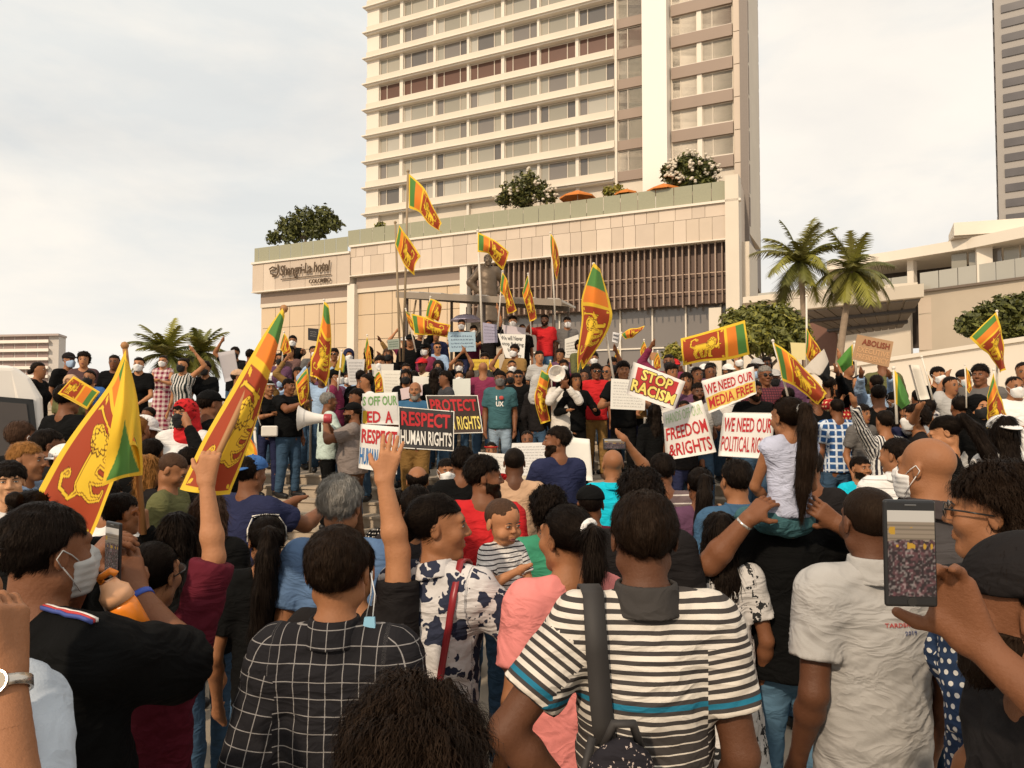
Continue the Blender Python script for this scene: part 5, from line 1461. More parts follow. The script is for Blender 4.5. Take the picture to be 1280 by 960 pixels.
# ------------------------------------------------------------------ flags and boards
def capd(x, y, a, b, r1, r2):
    ax, ay = a; bx, by = b; dx, dy = bx - ax, by - ay; L = dx * dx + dy * dy + 1e-9
    t = np.clip(((x - ax) * dx + (y - ay) * dy) / L, 0, 1)
    return np.hypot(x - ax - t * dx, y - ay - t * dy) - (r1 + (r2 - r1) * t)
YEL, GRN, ORG, MAR = V(.88, .58, .045), V(.10, .26, .06), V(.85, .25, .035), V(.40, .065, .024)
def flag_colour(u, v):
    """u from the pole to the free end, v from bottom to top"""
    c = np.tile(YEL, (len(u), 1))
    ins = (v > .11) & (v < .89)
    c[ins & (u > .045) & (u < .175)] = GRN; c[ins & (u >= .175) & (u < .305)] = ORG
    f = ins & (u > .345) & (u < .955); c[f] = MAR
    x = (u - .345) / .61 * 1.42; y = (v - .08) / .84
    D = np.full(len(u), 1.0); gr = .007
    for a, b, r1, r2 in (((.52, .50), (.92, .52), .125, .105), ((.44, .60), (.47, .50), .15, .15), ((.40, .70), (.33, .66), .085, .06), ((.50, .42), (.50, .17), .05, .035), ((.50, .15), (.44, .14), .035, .025),
                         ((.38, .48), (.27, .42), .045, .03), ((.27, .42), (.22, .52), .03, .028), ((.92, .46), (1.0, .32), .08, .045), ((1.0, .32), (.95, .16), .045, .03), ((.95, .15), (.88, .14), .03, .025),
                         ((.80, .44), (.80, .30), .07, .045), ((.80, .30), (.76, .16), .045, .03), ((.76, .15), (.69, .14), .03, .025), ((.62, .42), (.64, .17), .05, .035),
                         ((1.02, .55), (1.13, .62), .025, .02), ((1.13, .62), (1.10, .82), .02, .02), ((1.10, .82), (.98, .86), .02, .022), ((.98, .86), (.93, .80), .022, .04),
                         ((.21, .36), (.19, .90), .016, .022), ((.14, .50), (.27, .50), .015, .015), ((.19, .90), (.25, .93), .02, .008)):
        D = np.minimum(D, capd(x, y, a, b, r1 + gr * (r1 > .024), r2 + gr * (r2 > .024)))
    lion = f & (D < 0); c[lion] = YEL
    wv = f & (D < -.022) & (D > -.034) & (x > .52); c[wv] = V(.30, .12, .02)
    mane = np.hypot(x - .44, y - .58); ang = np.arctan2(y - .58, x - .44)
    line = (np.abs(mane - .115 - .018 * np.sin(ang * 9)) < .010) | (np.abs(mane - .165 - .02 * np.sin(ang * 11)) < .009)
    c[lion & line] = V(.10, .03, .012)
    c[f & (D >= 0) & (D < .010)] = V(.13, .02, .012)
    for cx, cy in ((.07, .09), (.07, .91), (1.35, .09), (1.35, .91)):
        q = (np.abs((x - cx) + (y - cy) * (1 if (cx < .5) == (cy < .5) else -1)) / .095 + np.abs((x - cx) - (y - cy) * (1 if (cx < .5) == (cy < .5) else -1)) / .055)
        c[f & (q < 1)] = YEL
    return c
CLOTHM = attr_mat('flag_cloth', 'print', .75, .35, 9, .30)
def catmull(P, t):
    """P (k, ...) interpolated at t in 0..1"""
    P = np.asarray(P, float); k = len(P)
    if k == 2: return P[0][None] * (1 - t).reshape(-1, *[1] * (P.ndim - 1)) + P[1][None] * t.reshape(-1, *[1] * (P.ndim - 1))
    x = t * (k - 1); i = np.clip(np.floor(x).astype(int), 0, k - 2); f = (x - i).reshape(-1, *[1] * (P.ndim - 1))
    p0, p1, p2, p3 = P[np.maximum(i - 1, 0)], P[i], P[i + 1], P[np.minimum(i + 2, k - 1)]
    return .5 * (2 * p1 + (p2 - p0) * f + (2 * p0 - 5 * p1 + 4 * p2 - p3) * f * f + (3 * p1 - p0 - 3 * p2 + p3) * f ** 3)
POLEM = {'wood': mat('pole_wood', (0.36, 0.17, 0.06), .6, noise=.15), 'metal': mat('pole_metal', (0.42, 0.38, 0.34), .35, .3, noise=.1), 'white': mat('pole_white', (0.7, 0.64, 0.55), .5), 'dark': mat('pole_dark', (0.10, 0.075, 0.06), .6), 'bamboo': mat('pole_bamboo', (0.30, 0.22, 0.13), .6, noise=.2)}
def flag(ctrl, label, n=(70, 36), d=None, pole=None, pr=.012, pm='white', wave=.012, freq=3.0, group='lion flags waved in the crowd', seed=0, print_fn=flag_colour, holes=False):
    """ctrl: rows (top edge first) of points from pole to free end, each (px, py[, depth])"""
    C3 = np.array([[W(*(p if len(p) == 3 else (p[0], p[1], d))) for p in row] for row in ctrl])
    u = np.linspace(0, 1, n[0]); v = np.linspace(0, 1, n[1])
    A_ = catmull(C3, v)                                  # v along rows: (nv, cols, 3)
    G = catmull(np.swapaxes(A_, 0, 1), u)                # (nu, nv, 3)
    P = G.reshape(-1, 3); uu, vv = np.meshgrid(u, 1 - v, indexing='ij'); uu, vv = uu.ravel(), vv.ravel()
    sc = np.linalg.norm(C3[0, -1] - C3[-1, 0])
    ph = seed * 1.3
    amp = wave * sc * (.15 + uu)
    creep = np.sin(vv * 14 + uu * 5 + ph) * amp * .4 + noise3(np.stack([uu * 7 + 3 + ph, vv * 4 + 5, uu * 0 + 2], 1)) * amp * 2.2
    P = P + np.stack([np.zeros_like(uu), creep + np.sin(uu * freq * 6.28 + vv * 4.0 + ph) * amp + np.sin(uu * 11 - vv * 9 + ph) * amp * .5, np.sin(uu * 9 + ph) * amp * .25], 1)
    i, j = np.meshgrid(np.arange(n[0] - 1), np.arange(n[1] - 1), indexing='ij'); i, j = i.ravel(), j.ravel()
    f = np.stack([i * n[1] + j, (i + 1) * n[1] + j, (i + 1) * n[1] + j + 1, i * n[1] + j + 1], 1)
    base = W(pole[1][0], pole[1][1], pole[1][2]) if pole else P.mean(0)
    root = empty('flag', tuple(base), 0, label, 'flag', group)
    me = mesh_np('cloth', P - base, f)
    col = print_fn(uu, vv); ca = me.color_attributes.new('print', 'FLOAT_COLOR', 'POINT'); ca.data.foreach_set('color', np.concatenate([col, np.ones((len(col), 1))], 1).astype(np.float32).ravel())
    link('cloth', me, CLOTHM, root)
    if pole:
        m_ = MB(); a = W(*pole[0]) - base; b = V(0, 0, 0); 
        if len(pole) > 2: b = W(*pole[2]) - base
        m_.tube([tuple(a), tuple((a + b) / 2 + V(.004, 0, 0)), tuple(b)], [pr * .9, pr, pr], 8); m_.link('pole', POLEM[pm], root, True)
        m_ = MB(); m_.ell(tuple(a), (pr * 1.5,) * 3, 8); m_.link('pole_cap', POLEM[pm], root, True)
    return root

def board(c4, d, col, label, lines=(), cat='placard', name='placard', thick=.005, bend=0.0, group=None, scrib=None, rough=.7, border=None, n=(14, 8), wave=0.0, seed=0, back=None):
    """a sheet or board through four corner pixels (tl, tr, br, bl); lines: (words, colour, (u0, v0, u1, v1) with v down, bold[, under-colour])"""
    dd = d if isinstance(d, (list, tuple)) else (d,) * 4
    P4 = [W(c[0], c[1], q) for c, q in zip(c4, dd)]
    cen = sum(P4) / 4; nx = nrm(np.cross(P4[1] - P4[0], P4[0] - P4[3])); 
    if nx[1] > 0: nx = -nx                                  # towards the camera
    def pt(u, v, o=0.0):
        p = (P4[0] * (1 - u) + P4[1] * u) * (1 - v) + (P4[3] * (1 - u) + P4[2] * u) * v
        return p - cen + nx * (o - bend * 4 * u * (1 - u) + wave * math.sin(u * 7 + v * 5 + seed) * .5 + wave * .4 * math.sin(u * 15 - v * 3 + seed))
    root = empty(name, tuple(cen), 0, label, cat, group)
    nu, nv = n if (bend or wave) else (2, 2)
    V_ = []; F_ = []
    for sd_ in (0, 1):
        for i in range(nu):
            for j in range(nv): V_.append(pt(i / (nu - 1), j / (nv - 1), -thick * sd_))
    for sd_ in (0, 1):
        b = sd_ * nu * nv
        for i in range(nu - 1):
            for j in range(nv - 1):
                q = (b + i * nv + j, b + i * nv + j + 1, b + (i + 1) * nv + j + 1, b + (i + 1) * nv + j); F_.append(q if sd_ == 0 else q[::-1])
    o_ = nu * nv
    for i in range(nu - 1):
        for j in (0, nv - 1): a = i * nv + j; F_.append((a, a + nv, a + nv + o_, a + o_))
    for j in range(nv - 1):
        for i in (0, nu - 1): a = i * nv + j; F_.append((a, a + 1, a + 1 + o_, a + o_))
    m_ = MB().add(V_, F_); m_.link('sheet', mat('board_' + str(tuple(round(x, 2) for x in col)), col, rough, noise=.05, nscale=8), root, bool(bend or wave))
    W_ = np.linalg.norm(P4[1] - P4[0]); Hh = np.linalg.norm(P4[0] - P4[3])
    if border:
        bw = border[1]; m_ = MB()
        for (u0, v0, u1, v1) in ((0, 0, 1, bw), (0, 1 - bw, 1, 1), (0, bw, bw * Hh / W_, 1 - bw), (1 - bw * Hh / W_, bw, 1, 1 - bw)):
            k = 8; vs__ = []
            for i in range(k + 1):
                t_ = i / k
                if u1 - u0 > v1 - v0: vs__ += [pt(u0 + (u1 - u0) * t_, v0, .002), pt(u0 + (u1 - u0) * t_, v1, .002)]
                else: vs__ += [pt(u0, v0 + (v1 - v0) * t_, .002), pt(u1, v0 + (v1 - v0) * t_, .002)]
            m_.add(vs__, [(2 * i, 2 * i + 1, 2 * i + 3, 2 * i + 2) for i in range(k)])
        m_.link('border', mat('ink_' + str(border[0]), border[0], .7, noise=.03), root)
    if back: # a patch of colour behind words
        for bc, (u0, v0, u1, v1) in back:
            m_ = MB(); k, kv = 12, 8; L_ = []; rr_ = random.Random(seed); e0 = [rr_.uniform(-.03, .03) for _ in range(k + 1)]; e1 = [rr_.uniform(-.03, .03) for _ in range(k + 1)]
            for i in range(k + 1):
                for j in range(kv + 1): L_.append(pt(u0 + (u1 - u0) * i / k, v0 + e0[i] + (v1 + e1[i] - v0 - e0[i]) * j / kv, .0012))
            m_.add(L_, [(i*(kv+1)+j, i*(kv+1)+j+1, (i+1)*(kv+1)+j+1, (i+1)*(kv+1)+j) for i in range(k) for j in range(kv)]); m_.link('paint_patch', mat('ink_' + str(bc), bc, .7, noise=.25), root)
    for ln in lines:
        txt, c, (u0, v0, u1, v1), bold = ln[:4]
        for layer in ((1, 0) if len(ln) > 4 else (0,)):
            v, f = text_geo(txt, bold + (.045 if layer else 0))
            mn, mx = v.min(0), v.max(0); e = .012 if layer else 0
            uu = u0 - e + (v[:, 0] - mn[0]) / (mx[0] - mn[0]) * (u1 - u0 + 2 * e); vv = v1 + e * 2 - (v[:, 1] - mn[1]) / (mx[1] - mn[1]) * (v1 - v0 + 4 * e)
            m_ = MB(); m_.add([pt(a, b, .0050 if not layer else .0030) for a, b in zip(uu, vv)], f); cc = ln[4] if layer else c
            m_.link('lettering', mat('ink_' + str(cc), cc, .7, noise=.06), root)
    if scrib:
        c, rows, (u0, v0, u1, v1), w_ = scrib
        m_ = MB(); rr_ = random.Random(seed + 5)
        for r_ in range(rows):
            v = v0 + (v1 - v0) * (r_ + .5) / rows; u = u0 + rr_.uniform(0, .03); hgt = (v1 - v0) / rows * .30
            while u < u1 - .04:
                L = rr_.uniform(.03, .10); k = max(3, int(L / .012)); vs__ = []
                for i in range(k + 1):
                    t_ = i / k; a = v + hgt * math.sin(i * 2.4 + r_) * rr_.uniform(.4, 1); vs__ += [pt(min(u + L * t_, u1), a - w_ / 2, .003), pt(min(u + L * t_, u1), a + w_ / 2, .003)]
                m_.add(vs__, [(2 * i, 2 * i + 1, 2 * i + 3, 2 * i + 2) for i in range(k)]); u += L + rr_.uniform(.015, .03)
        o = m_.link('handwriting', mat('ink_' + str(c), c, .7, noise=.05), root); o['kind'] = 'stuff'
    return root
WH, BK, RD, GN, BL, YW = (.80, .77, .70), (.018, .016, .016), (.50, .02, .025), (.16, .34, .10), (.02, .16, .42), (.85, .68, .16)

# --- big flags
BIG = (190, 110)
flag([[(157, 437, 3.35), (140, 470, 3.35), (118, 500, 3.4)], [(166, 500, 3.35), (110, 540, 3.3), (70, 600, 3.4)], [(174, 560, 3.35), (122, 600, 3.35), (36, 640, 3.5)], [(178, 598, 3.3), (128, 615, 3.2), (103, 665, 3.3)]] if 0 else
     [[(157, 437, 3.40), (146, 462, 3.40), (128, 492, 3.42), (96, 536, 3.45), (60, 590, 3.5), (36, 636, 3.5)],
      [(160, 470, 3.36), (152, 500, 3.30), (134, 520, 3.30), (112, 558, 3.30), (84, 612, 3.35), (62, 655, 3.4)],
      [(168, 520, 3.34), (160, 530, 3.22), (146, 545, 3.20), (132, 580, 3.22), (112, 630, 3.28), (92, 668, 3.3)],
      [(176, 592, 3.36), (172, 560, 3.24), (158, 560, 3.16), (146, 590, 3.14), (128, 640, 3.2), (108, 690, 3.25)]],
     'very large lion flag drooping at the left, its stick held by the man in black', BIG, pole=((156, 432, 3.42), (180, 668, 3.42)), pr=.013, pm='wood', wave=.012, freq=2)
flag([[(175, 470, 3.38), (170, 520, 3.3), (165, 560, 3.28)], [(158, 480, 3.38), (155, 545, 3.25), (152, 590, 3.24)], [(150, 500, 3.38), (138, 560, 3.22), (127, 606, 3.22)]][::1] if 0 else
     [[(158, 440, 3.44), (172, 500, 3.40), (178, 560, 3.40), (178, 594, 3.40)], [(156, 450, 3.38), (156, 510, 3.10), (155, 570, 3.10), (152, 598, 3.10)], [(154, 460, 3.36), (141, 520, 3.08), (132, 575, 3.08), (128, 608, 3.08)]],
     'folded corner of the very large left flag, a green triangle edged in yellow', (60, 50), pole=None, wave=.004,
     print_fn=lambda u, v: np.where((((v > .14) & (v < .86) & (u > .42) & (u < .93) & (np.abs(v - .5) < (u - .40) * .75)))[:, None], GRN, YEL) + 0 * u[:, None])
flag([[(353, 385, 2.72), (322, 430, 2.66), (288, 490, 2.60), (250, 558, 2.54), (224, 612, 2.50)],
      [(354, 388, 2.70), (336, 440, 2.56), (305, 505, 2.48), (271, 565, 2.42), (244, 616, 2.38)],
      [(355, 391, 2.70), (342, 450, 2.60), (318, 515, 2.54), (292, 575, 2.48), (266, 620, 2.44)],
      [(356, 395, 2.72), (344, 445, 2.68), (325, 512, 2.62), (306, 570, 2.58), (288, 618, 2.54)]],
     'very large lion flag tapering to a point, held up by the arm in maroon sleeve', BIG, pole=((355, 386, 2.80), (262, 585, 2.34), (252, 612, 2.28)), pr=.011, pm='wood', wave=.008, freq=2)
flag([[(405, 377, 9.6), (402, 400, 9.6), (395, 430, 9.6), (389, 452, 9.6), (387, 470, 9.6)], [(407, 378, 9.6), (408, 415, 9.5), (405, 440, 9.5), (400, 458, 9.5), (398, 474, 9.5)], [(411, 382, 9.6), (414, 415, 9.6), (414, 440, 9.6), (412, 465, 9.6), (408, 484, 9.6)]],
     'tall narrow lion flag hanging in front of the lit glass above the megaphone man', (110, 60), pole=((405, 375, 9.7), (412, 520, 9.7)), wave=.02, freq=3)
flag([[(742, 328, 8.6), (728, 370, 8.6), (727, 400, 8.6), (722, 440, 8.6), (722, 466, 8.6)], [(746, 332, 8.5), (742, 372, 8.4), (742, 400, 8.4), (734, 430, 8.4), (726, 452, 8.4)], [(750, 336, 8.6), (763, 380, 8.6), (764, 402, 8.6), (752, 428, 8.6), (728, 462, 8.5)]],
     'large lion flag hanging to a point over the man in the red shirt', (130, 70), pole=((742, 330, 8.7), (768, 480, 8.7)), pr=.014, wave=.016, freq=2)
flag([[(511, 217, 13.2), (530, 235, 13.1), (541, 258, 13), (552, 279, 13)], [(511, 236, 13.2), (527, 252, 13), (538, 270, 13), (549, 287, 13)], [(511, 260, 13.2), (525, 266, 13.1), (536, 280, 13), (553, 291, 13)]],
     'lion flag flying highest from the tall bamboo pole', (80, 44), pole=((510, 214, 13.25), (504, 452, 13.25)), pr=.022, pm='bamboo', wave=.02)
flag([[(499, 281, 13), (505, 290, 13), (514, 302, 13), (526, 320, 13)], [(497, 292, 13), (503, 308, 12.9), (510, 320, 12.9), (519, 331, 12.9)], [(494, 306, 13), (500, 320, 13), (507, 334, 13), (518, 344, 13)]],
     'lion flag folded half over below the highest flag', (70, 40), pole=((494, 278, 13.1), (500, 452, 13.1)), pr=.02, pm='bamboo', wave=.02, seed=2)
flag([[(597, 290, 13.6), (612, 297, 13.6), (624, 304, 13.5), (636, 315, 13.5)], [(597, 302, 13.6), (612, 308, 13.4), (622, 316, 13.4), (634, 324, 13.4)], [(597, 315, 13.6), (610, 317, 13.6), (618, 327, 13.6), (629, 338, 13.6)]],
     'lion flag on a white pole above the statue shoulder', (70, 40), pole=((597, 288, 13.7), (603, 430, 13.7)), pr=.02, wave=.02, seed=3)
flag([[(688, 292, 14), (692, 297, 14), (697, 310, 14), (700, 330, 14)], [(688, 305, 14), (692, 315, 13.8), (695, 328, 13.8), (698, 340, 13.8)], [(689, 318, 14), (691, 328, 14), (693, 340, 14), (696, 351, 14)]],
     'narrow limp lion flag on a thin pole before the brown louvres', (60, 36), pole=((688, 291, 14.1), (694, 400, 14.1)), pr=.016, wave=.03, seed=4)
flag([[(628, 340, 13.4), (634, 350, 13.4), (638, 365, 13.4), (646, 388, 13.4)], [(626, 352, 13.4), (632, 362, 13.3), (635, 376, 13.3), (641, 391, 13.3)], [(625, 364, 13.4), (631, 372, 13.4), (633, 384, 13.4), (634, 392, 13.4)]],
     'small lion flag drooping over the canopy edge, left of the red-shirted waver', (60, 36), pole=((628, 339, 13.5), (622, 412, 13.5)), pr=.013, wave=.03, seed=5)
flag([[(660, 344, 13.6), (662, 358, 13.6), (666, 372, 13.6), (671, 398, 13.6)], [(657, 352, 13.6), (659, 368, 13.5), (663, 382, 13.5), (667, 400, 13.5)], [(653, 366, 13.6), (655, 376, 13.6), (659, 388, 13.6), (662, 402, 13.6)]],
     'dark red lion flag held up by the man in a red tee on the platform', (60, 36), pole=((660, 342, 13.7), (664, 420, 13.7)), pr=.013, wave=.03, seed=6)
flag([[(931, 400, 9.2), (905, 408, 9.1), (878, 416, 9.2), (851, 423, 9.2)], [(934, 422, 9.1), (907, 428, 9), (878, 434, 9.1), (852, 440, 9.1)], [(937, 443, 9.2), (908, 450, 9.1), (878, 452, 9.2), (854, 457, 9.2)]],
     'lion flag spread wide open like a banner at centre right', (150, 84), wave=.006, seed=7)
flag([[(967, 428, 7.6), (985, 440, 7.5), (1004, 458, 7.5), (1034, 492, 7.5)], [(973, 450, 7.6), (990, 462, 7.4), (1006, 476, 7.4), (1029, 498, 7.4)], [(978, 476, 7.6), (992, 482, 7.5), (1008, 494, 7.5), (1022, 506, 7.5)]],
     'lion flag slanting down to the right above the long-haired child', (110, 64), pole=((966, 426, 7.65), (986, 500, 7.65)), wave=.02, seed=8)
flag([[(1008, 409, 9), (1014, 420, 9), (1020, 428, 9), (1027, 440, 9)], [(1008, 425, 9), (1013, 434, 8.9), (1017, 440, 8.9), (1022, 446, 8.9)], [(1007, 442, 9), (1009, 448, 9), (1012, 452, 9), (1014, 456, 9)]],
     'small lion flag on a tall white pole before the leaning palm', (60, 36), pole=((1008, 370, 9.05), (1008, 470, 9.05)), pr=.012, wave=.02, seed=9)
def plain2(a, b): return lambda u, v: np.where((v > .5)[:, None], a, b) + 0 * u[:, None]
flag([[(1030, 436, 8), (1015, 450, 8), (1004, 462, 8)], [(1036, 452, 8), (1028, 466, 7.9), (1022, 470, 7.9)], [(1038, 466, 8), (1036, 474, 8), (1030, 478, 8)]],
     'black and white flag held by the arm beside the slanting lion flag', (40, 30), wave=.02, print_fn=plain2(V(.66, .6, .52), V(.015, .014, .014)), group=None)
flag([[(1066, 430, 8.2), (1056, 440, 8.2), (1046, 452, 8.2)], [(1066, 442, 8.2), (1058, 450, 8.1), (1050, 458, 8.1)], [(1066, 456, 8.2), (1060, 460, 8.2), (1054, 466, 8.2)]],
     'plain green flag corner to the left of the cardboard sign', (40, 30), wave=.02, print_fn=lambda u, v: np.where((u > .12)[:, None], V(.10, .28, .05), YEL), pole=((1068, 428, 8.25), (1070, 470, 8.25)))
flag([[(1245, 390, 6.9), (1251, 408, 6.9), (1254, 430, 6.9), (1257, 462, 6.9)], [(1228, 406, 6.9), (1240, 420, 6.8), (1247, 438, 6.8), (1253, 464, 6.8)], [(1212, 422, 6.9), (1224, 434, 6.9), (1238, 446, 6.9), (1250, 466, 6.9)]],
     'lion flag flying highest at the right against the white wall', (110, 64), pole=((1246, 389, 6.95), (1246, 500, 6.95)), pr=.01, wave=.015, seed=10)
flag([[(1242, 466, 6.2), (1247, 486, 6.2), (1254, 505, 6.2), (1263, 530, 6.2)], [(1238, 480, 6.2), (1241, 500, 6.1), (1245, 515, 6.1), (1250, 532, 6.1)], [(1234, 495, 6.2), (1234, 510, 6.2), (1234, 522, 6.2), (1234, 535, 6.2)]],
     'lion flag hanging beside the white baseball cap at the right', (90, 50), pole=((1242, 462, 6.25), (1244, 545, 6.25)), pr=.008, wave=.02, seed=11)
flag([[(1118, 462, 6.6), (1128, 478, 6.6), (1138, 504, 6.6)], [(1119, 480, 6.6), (1126, 495, 6.5), (1132, 508, 6.5)], [(1120, 505, 6.6), (1124, 508, 6.6), (1127, 512, 6.6)]],
     'green and yellow flag end below the cardboard sign', (40, 30), wave=.02, print_fn=lambda u, v: np.where((u < .25)[:, None], YEL, V(.10, .28, .06)), pole=((1117, 460, 6.62), (1121, 530, 6.62)))
flag([[(1153, 448, 6.4), (1157, 462, 6.4), (1163, 475, 6.4)], [(1155, 456, 6.4), (1159, 468, 6.4), (1164, 480, 6.4)], [(1158, 462, 6.4), (1161, 474, 6.4), (1165, 486, 6.4)]],
     'rolled lion flag in the raised fist near the white wall', (40, 24), wave=.02, pole=((1152, 446, 6.4), (1166, 500, 6.4)), pr=.008, seed=4)
flag([[(1207, 458, 6.5), (1212, 468, 6.5), (1215, 486, 6.5)], [(1207, 470, 6.5), (1211, 478, 6.5), (1214, 488, 6.5)], [(1207, 480, 6.5), (1209, 488, 6.5), (1212, 492, 6.5)]],
     'small lion flag before the face of the masked man in teal', (40, 24), wave=.02, pole=((1206, 456, 6.5), (1208, 510, 6.5)), pr=.006, seed=5)
flag([[(538, 373, 12.8), (546, 376, 12.8), (552, 382, 12.8), (550, 396, 12.8)], [(534, 384, 12.8), (541, 388, 12.7), (547, 392, 12.7), (549, 400, 12.7)], [(532, 396, 12.8), (538, 399, 12.8), (543, 400, 12.8), (548, 402, 12.8)]],
     'upper of the lion flags bunched at the left end of the canopy', (60, 36), pole=((538, 371, 12.9), (528, 430, 12.9)), wave=.03, seed=12)
flag([[(514, 392, 12.6), (530, 396, 12.6), (546, 402, 12.6), (563, 406, 12.6)], [(516, 404, 12.6), (530, 408, 12.5), (546, 412, 12.5), (561, 414, 12.5)], [(518, 418, 12.6), (532, 419, 12.6), (546, 419, 12.6), (559, 422, 12.6)]],
     'wide lion flag stretched out at the left end of the canopy', (80, 44), wave=.02, seed=13)
flag([[(507, 388, 12.9), (509, 398, 12.9), (512, 408, 12.9)], [(509, 390, 12.9), (513, 402, 12.9), (515, 412, 12.9)], [(512, 392, 12.9), (517, 406, 12.9), (519, 416, 12.9)]],
     'narrow furled lion flag leaning on the bamboo poles', (40, 24), wave=.03, pole=((507, 386, 13), (520, 440, 13)), seed=14)
flag([[(459, 420, 12), (462, 435, 12), (464, 447, 12), (465, 462, 12)], [(457, 430, 12), (460, 442, 12), (461, 452, 12), (462, 462, 12)], [(456, 440, 12), (458, 450, 12), (458, 457, 12), (459, 463, 12)]],
     'slim orange-red lion flag in front of the lit glass, right of the hooded person', (50, 30), wave=.03, pole=((459, 419, 12.05), (461, 480, 12.05)), seed=15)
flag([[(474, 464, 9.8), (478, 474, 9.8), (479, 490, 9.8)], [(470, 468, 9.8), (473, 478, 9.8), (473, 490, 9.8)], [(468, 474, 9.8), (469, 482, 9.8), (469, 491, 9.8)]],
     'small striped flag end over the green and white poster', (40, 24), wave=.03, pole=((474, 462, 9.85), (476, 500, 9.85)), seed=16)
flag([[(384, 460, 9.4), (386, 472, 9.4), (386, 486, 9.4), (384, 500, 9.4)], [(377, 468, 9.4), (378, 480, 9.3), (379, 492, 9.3), (380, 504, 9.3)], [(370, 478, 9.4), (371, 488, 9.4), (373, 498, 9.4), (376, 508, 9.4)]],
     'small flag held out by the man in black tee and jeans', (50, 30), pole=((384, 458, 9.45), (389, 520, 9.45)), pm='dark', wave=.03, seed=17)
flag([[(355, 416, 12.5), (360, 424, 12.5), (364, 440, 12.5)], [(352, 426, 12.5), (356, 434, 12.5), (358, 442, 12.5)], [(350, 436, 12.5), (353, 440, 12.5), (354, 444, 12.5)]],
     'tiny lion flag beside the raised black sign', (40, 24), pole=((355, 415, 12.55), (352, 460, 12.55)), wave=.03, seed=18)
flag([[(426, 440, 10.5), (422, 452, 10.5), (418, 462, 10.5)], [(430, 444, 10.5), (427, 454, 10.5), (424, 464, 10.5)], [(432, 450, 10.5), (431, 458, 10.5), (430, 466, 10.5)]],
     'small yellow flag edge between the tall narrow flag and the hooded person', (30, 20), wave=.03, print_fn=lambda u, v: np.where((v > .2)[:, None], V(.6, .42, .06), V(.10, .2, .05)), pole=((427, 438, 10.5), (422, 490, 10.5)))
flag([[(777, 418, 12.5), (787, 411, 12.5), (797, 410, 12.5), (806, 407, 12.5)], [(778, 420, 12.5), (787, 417, 12.4), (795, 416, 12.4), (803, 412, 12.4)], [(782, 424, 12.5), (787, 423, 12.5), (791, 422, 12.5), (797, 417, 12.5)]],
     'small lion flag streaming flat against the grey shop-front glass', (50, 30), wave=.02, pole=((777, 416, 12.5), (770, 450, 12.5)), seed=19)
for k, (x_, y_, lb) in enumerate(((805, 426, 'tiny orange flag tip above the stop racism poster'), (772, 436, 'tiny folded flag behind the raised arm with the rolled paper'), (822, 440, 'tiny flag on a stick left of the wide open lion flag'), (688, 452, 'small green flag end beside the megaphone'))):
    flag([[(x_, y_, 12.0), (x_ + 3, y_ + 8, 12), (x_ + 4, y_ + 20, 12)], [(x_ - 3, y_ + 6, 12), (x_ - 1, y_ + 12, 12), (x_ + 1, y_ + 21, 12)], [(x_ - 5, y_ + 12, 12), (x_ - 4, y_ + 18, 12), (x_ - 2, y_ + 22, 12)]], lb, (40, 24), wave=.03, pole=((x_, y_ - 1, 12.02), (x_ + 2, y_ + 40, 12.02)), seed=20 + k)
flag([[(677, 462, 9.9), (672, 480, 9.9), (668, 500, 9.9), (676, 530, 9.9)], [(682, 466, 9.9), (678, 484, 9.8), (676, 505, 9.8), (682, 528, 9.8)], [(688, 468, 9.9), (684, 488, 9.9), (684, 508, 9.9), (688, 526, 9.9)]],
     'lion flag draped down beside the person in the white robe', (60, 36), wave=.02, seed=25)
flag([[(300, 540, 6), (306, 555, 6), (310, 590, 6)], [(305, 542, 6), (314, 560, 6), (316, 594, 6)], [(312, 546, 6), (322, 566, 6), (324, 598, 6)]], 'small crumpled yellow flag above the blue baseball cap', (30, 20), wave=.04, print_fn=lambda u, v: np.where((v > .3)[:, None], YEL, ORG) + 0 * u[:, None], pole=((318, 536, 6.05), (322, 610, 6.05)))

# --- placards and banners
g1 = 'hand-painted protest banners'
board([(498, 508), (568, 514), (567, 564), (499, 560)], 8.9, BK, "black banner reading RESPECT HUMAN RIGHTS, held by the bald bearded man", [('RESPECT', RD, (.05, .10, .93, .45), .03), ('HUMAN RIGHTS', WH, (.03, .55, .96, .90), .02)], 'banner', 'banner', wave=.015, border=(WH, .02), group=g1)
board([(532, 494), (597, 494), (604, 541), (540, 543)], 9.3, (.04, .022, .015), "dark banner reading PROTECT and RIGHTS, partly behind the black banner", [('PROTECT', RD, (.06, .10, .95, .42), .03), ('HUMAN RIGHTS', YW, (.0, .55, .97, .90), .015)], 'banner', 'banner', wave=.012, border=(WH, .02), group=g1, seed=2)
board([(453, 492), (497, 490), (500, 531), (452, 530)], 9.2, (.66, .64, .60), 'white poster with green and red letters above the RESPECT poster', [('S OFF OUR', GN, (.02, .10, .97, .40), .02), ('ED', RD, (.14, .58, .50, .95), .03), ('A', RD, (.62, .58, .82, .95), .03)], 'poster', 'poster', wave=.006, back=[((.8, .5, .03), (.02, .56, .14, .97))])
board([(451, 530), (500, 534), (496, 593), (448, 585)], 8.9, (.76, .73, .68), 'white poster with red and blue letters behind the raised hand', [('RESPECT', RD, (.04, .10, .94, .42), .03), ('HUMAN RIGHTS', BL, (.02, .52, .96, .90), .02)], 'poster', 'poster', wave=.006, seed=3)
board([(792, 452), (857, 477), (843, 513), (783, 492)], 7.6, (.78, .72, .66), 'tilted white banner with red paint reading STOP RACISM in yellow', [('STOP', YW, (.20, .10, .80, .44), .03, (.05, .02, .01)), ('RACISM', YW, (.06, .50, .93, .86), .03, (.05, .02, .01))], 'banner', 'banner', wave=.012, group=g1, back=[((.48, .03, .03), (.10, .12, .90, .84))], seed=4)
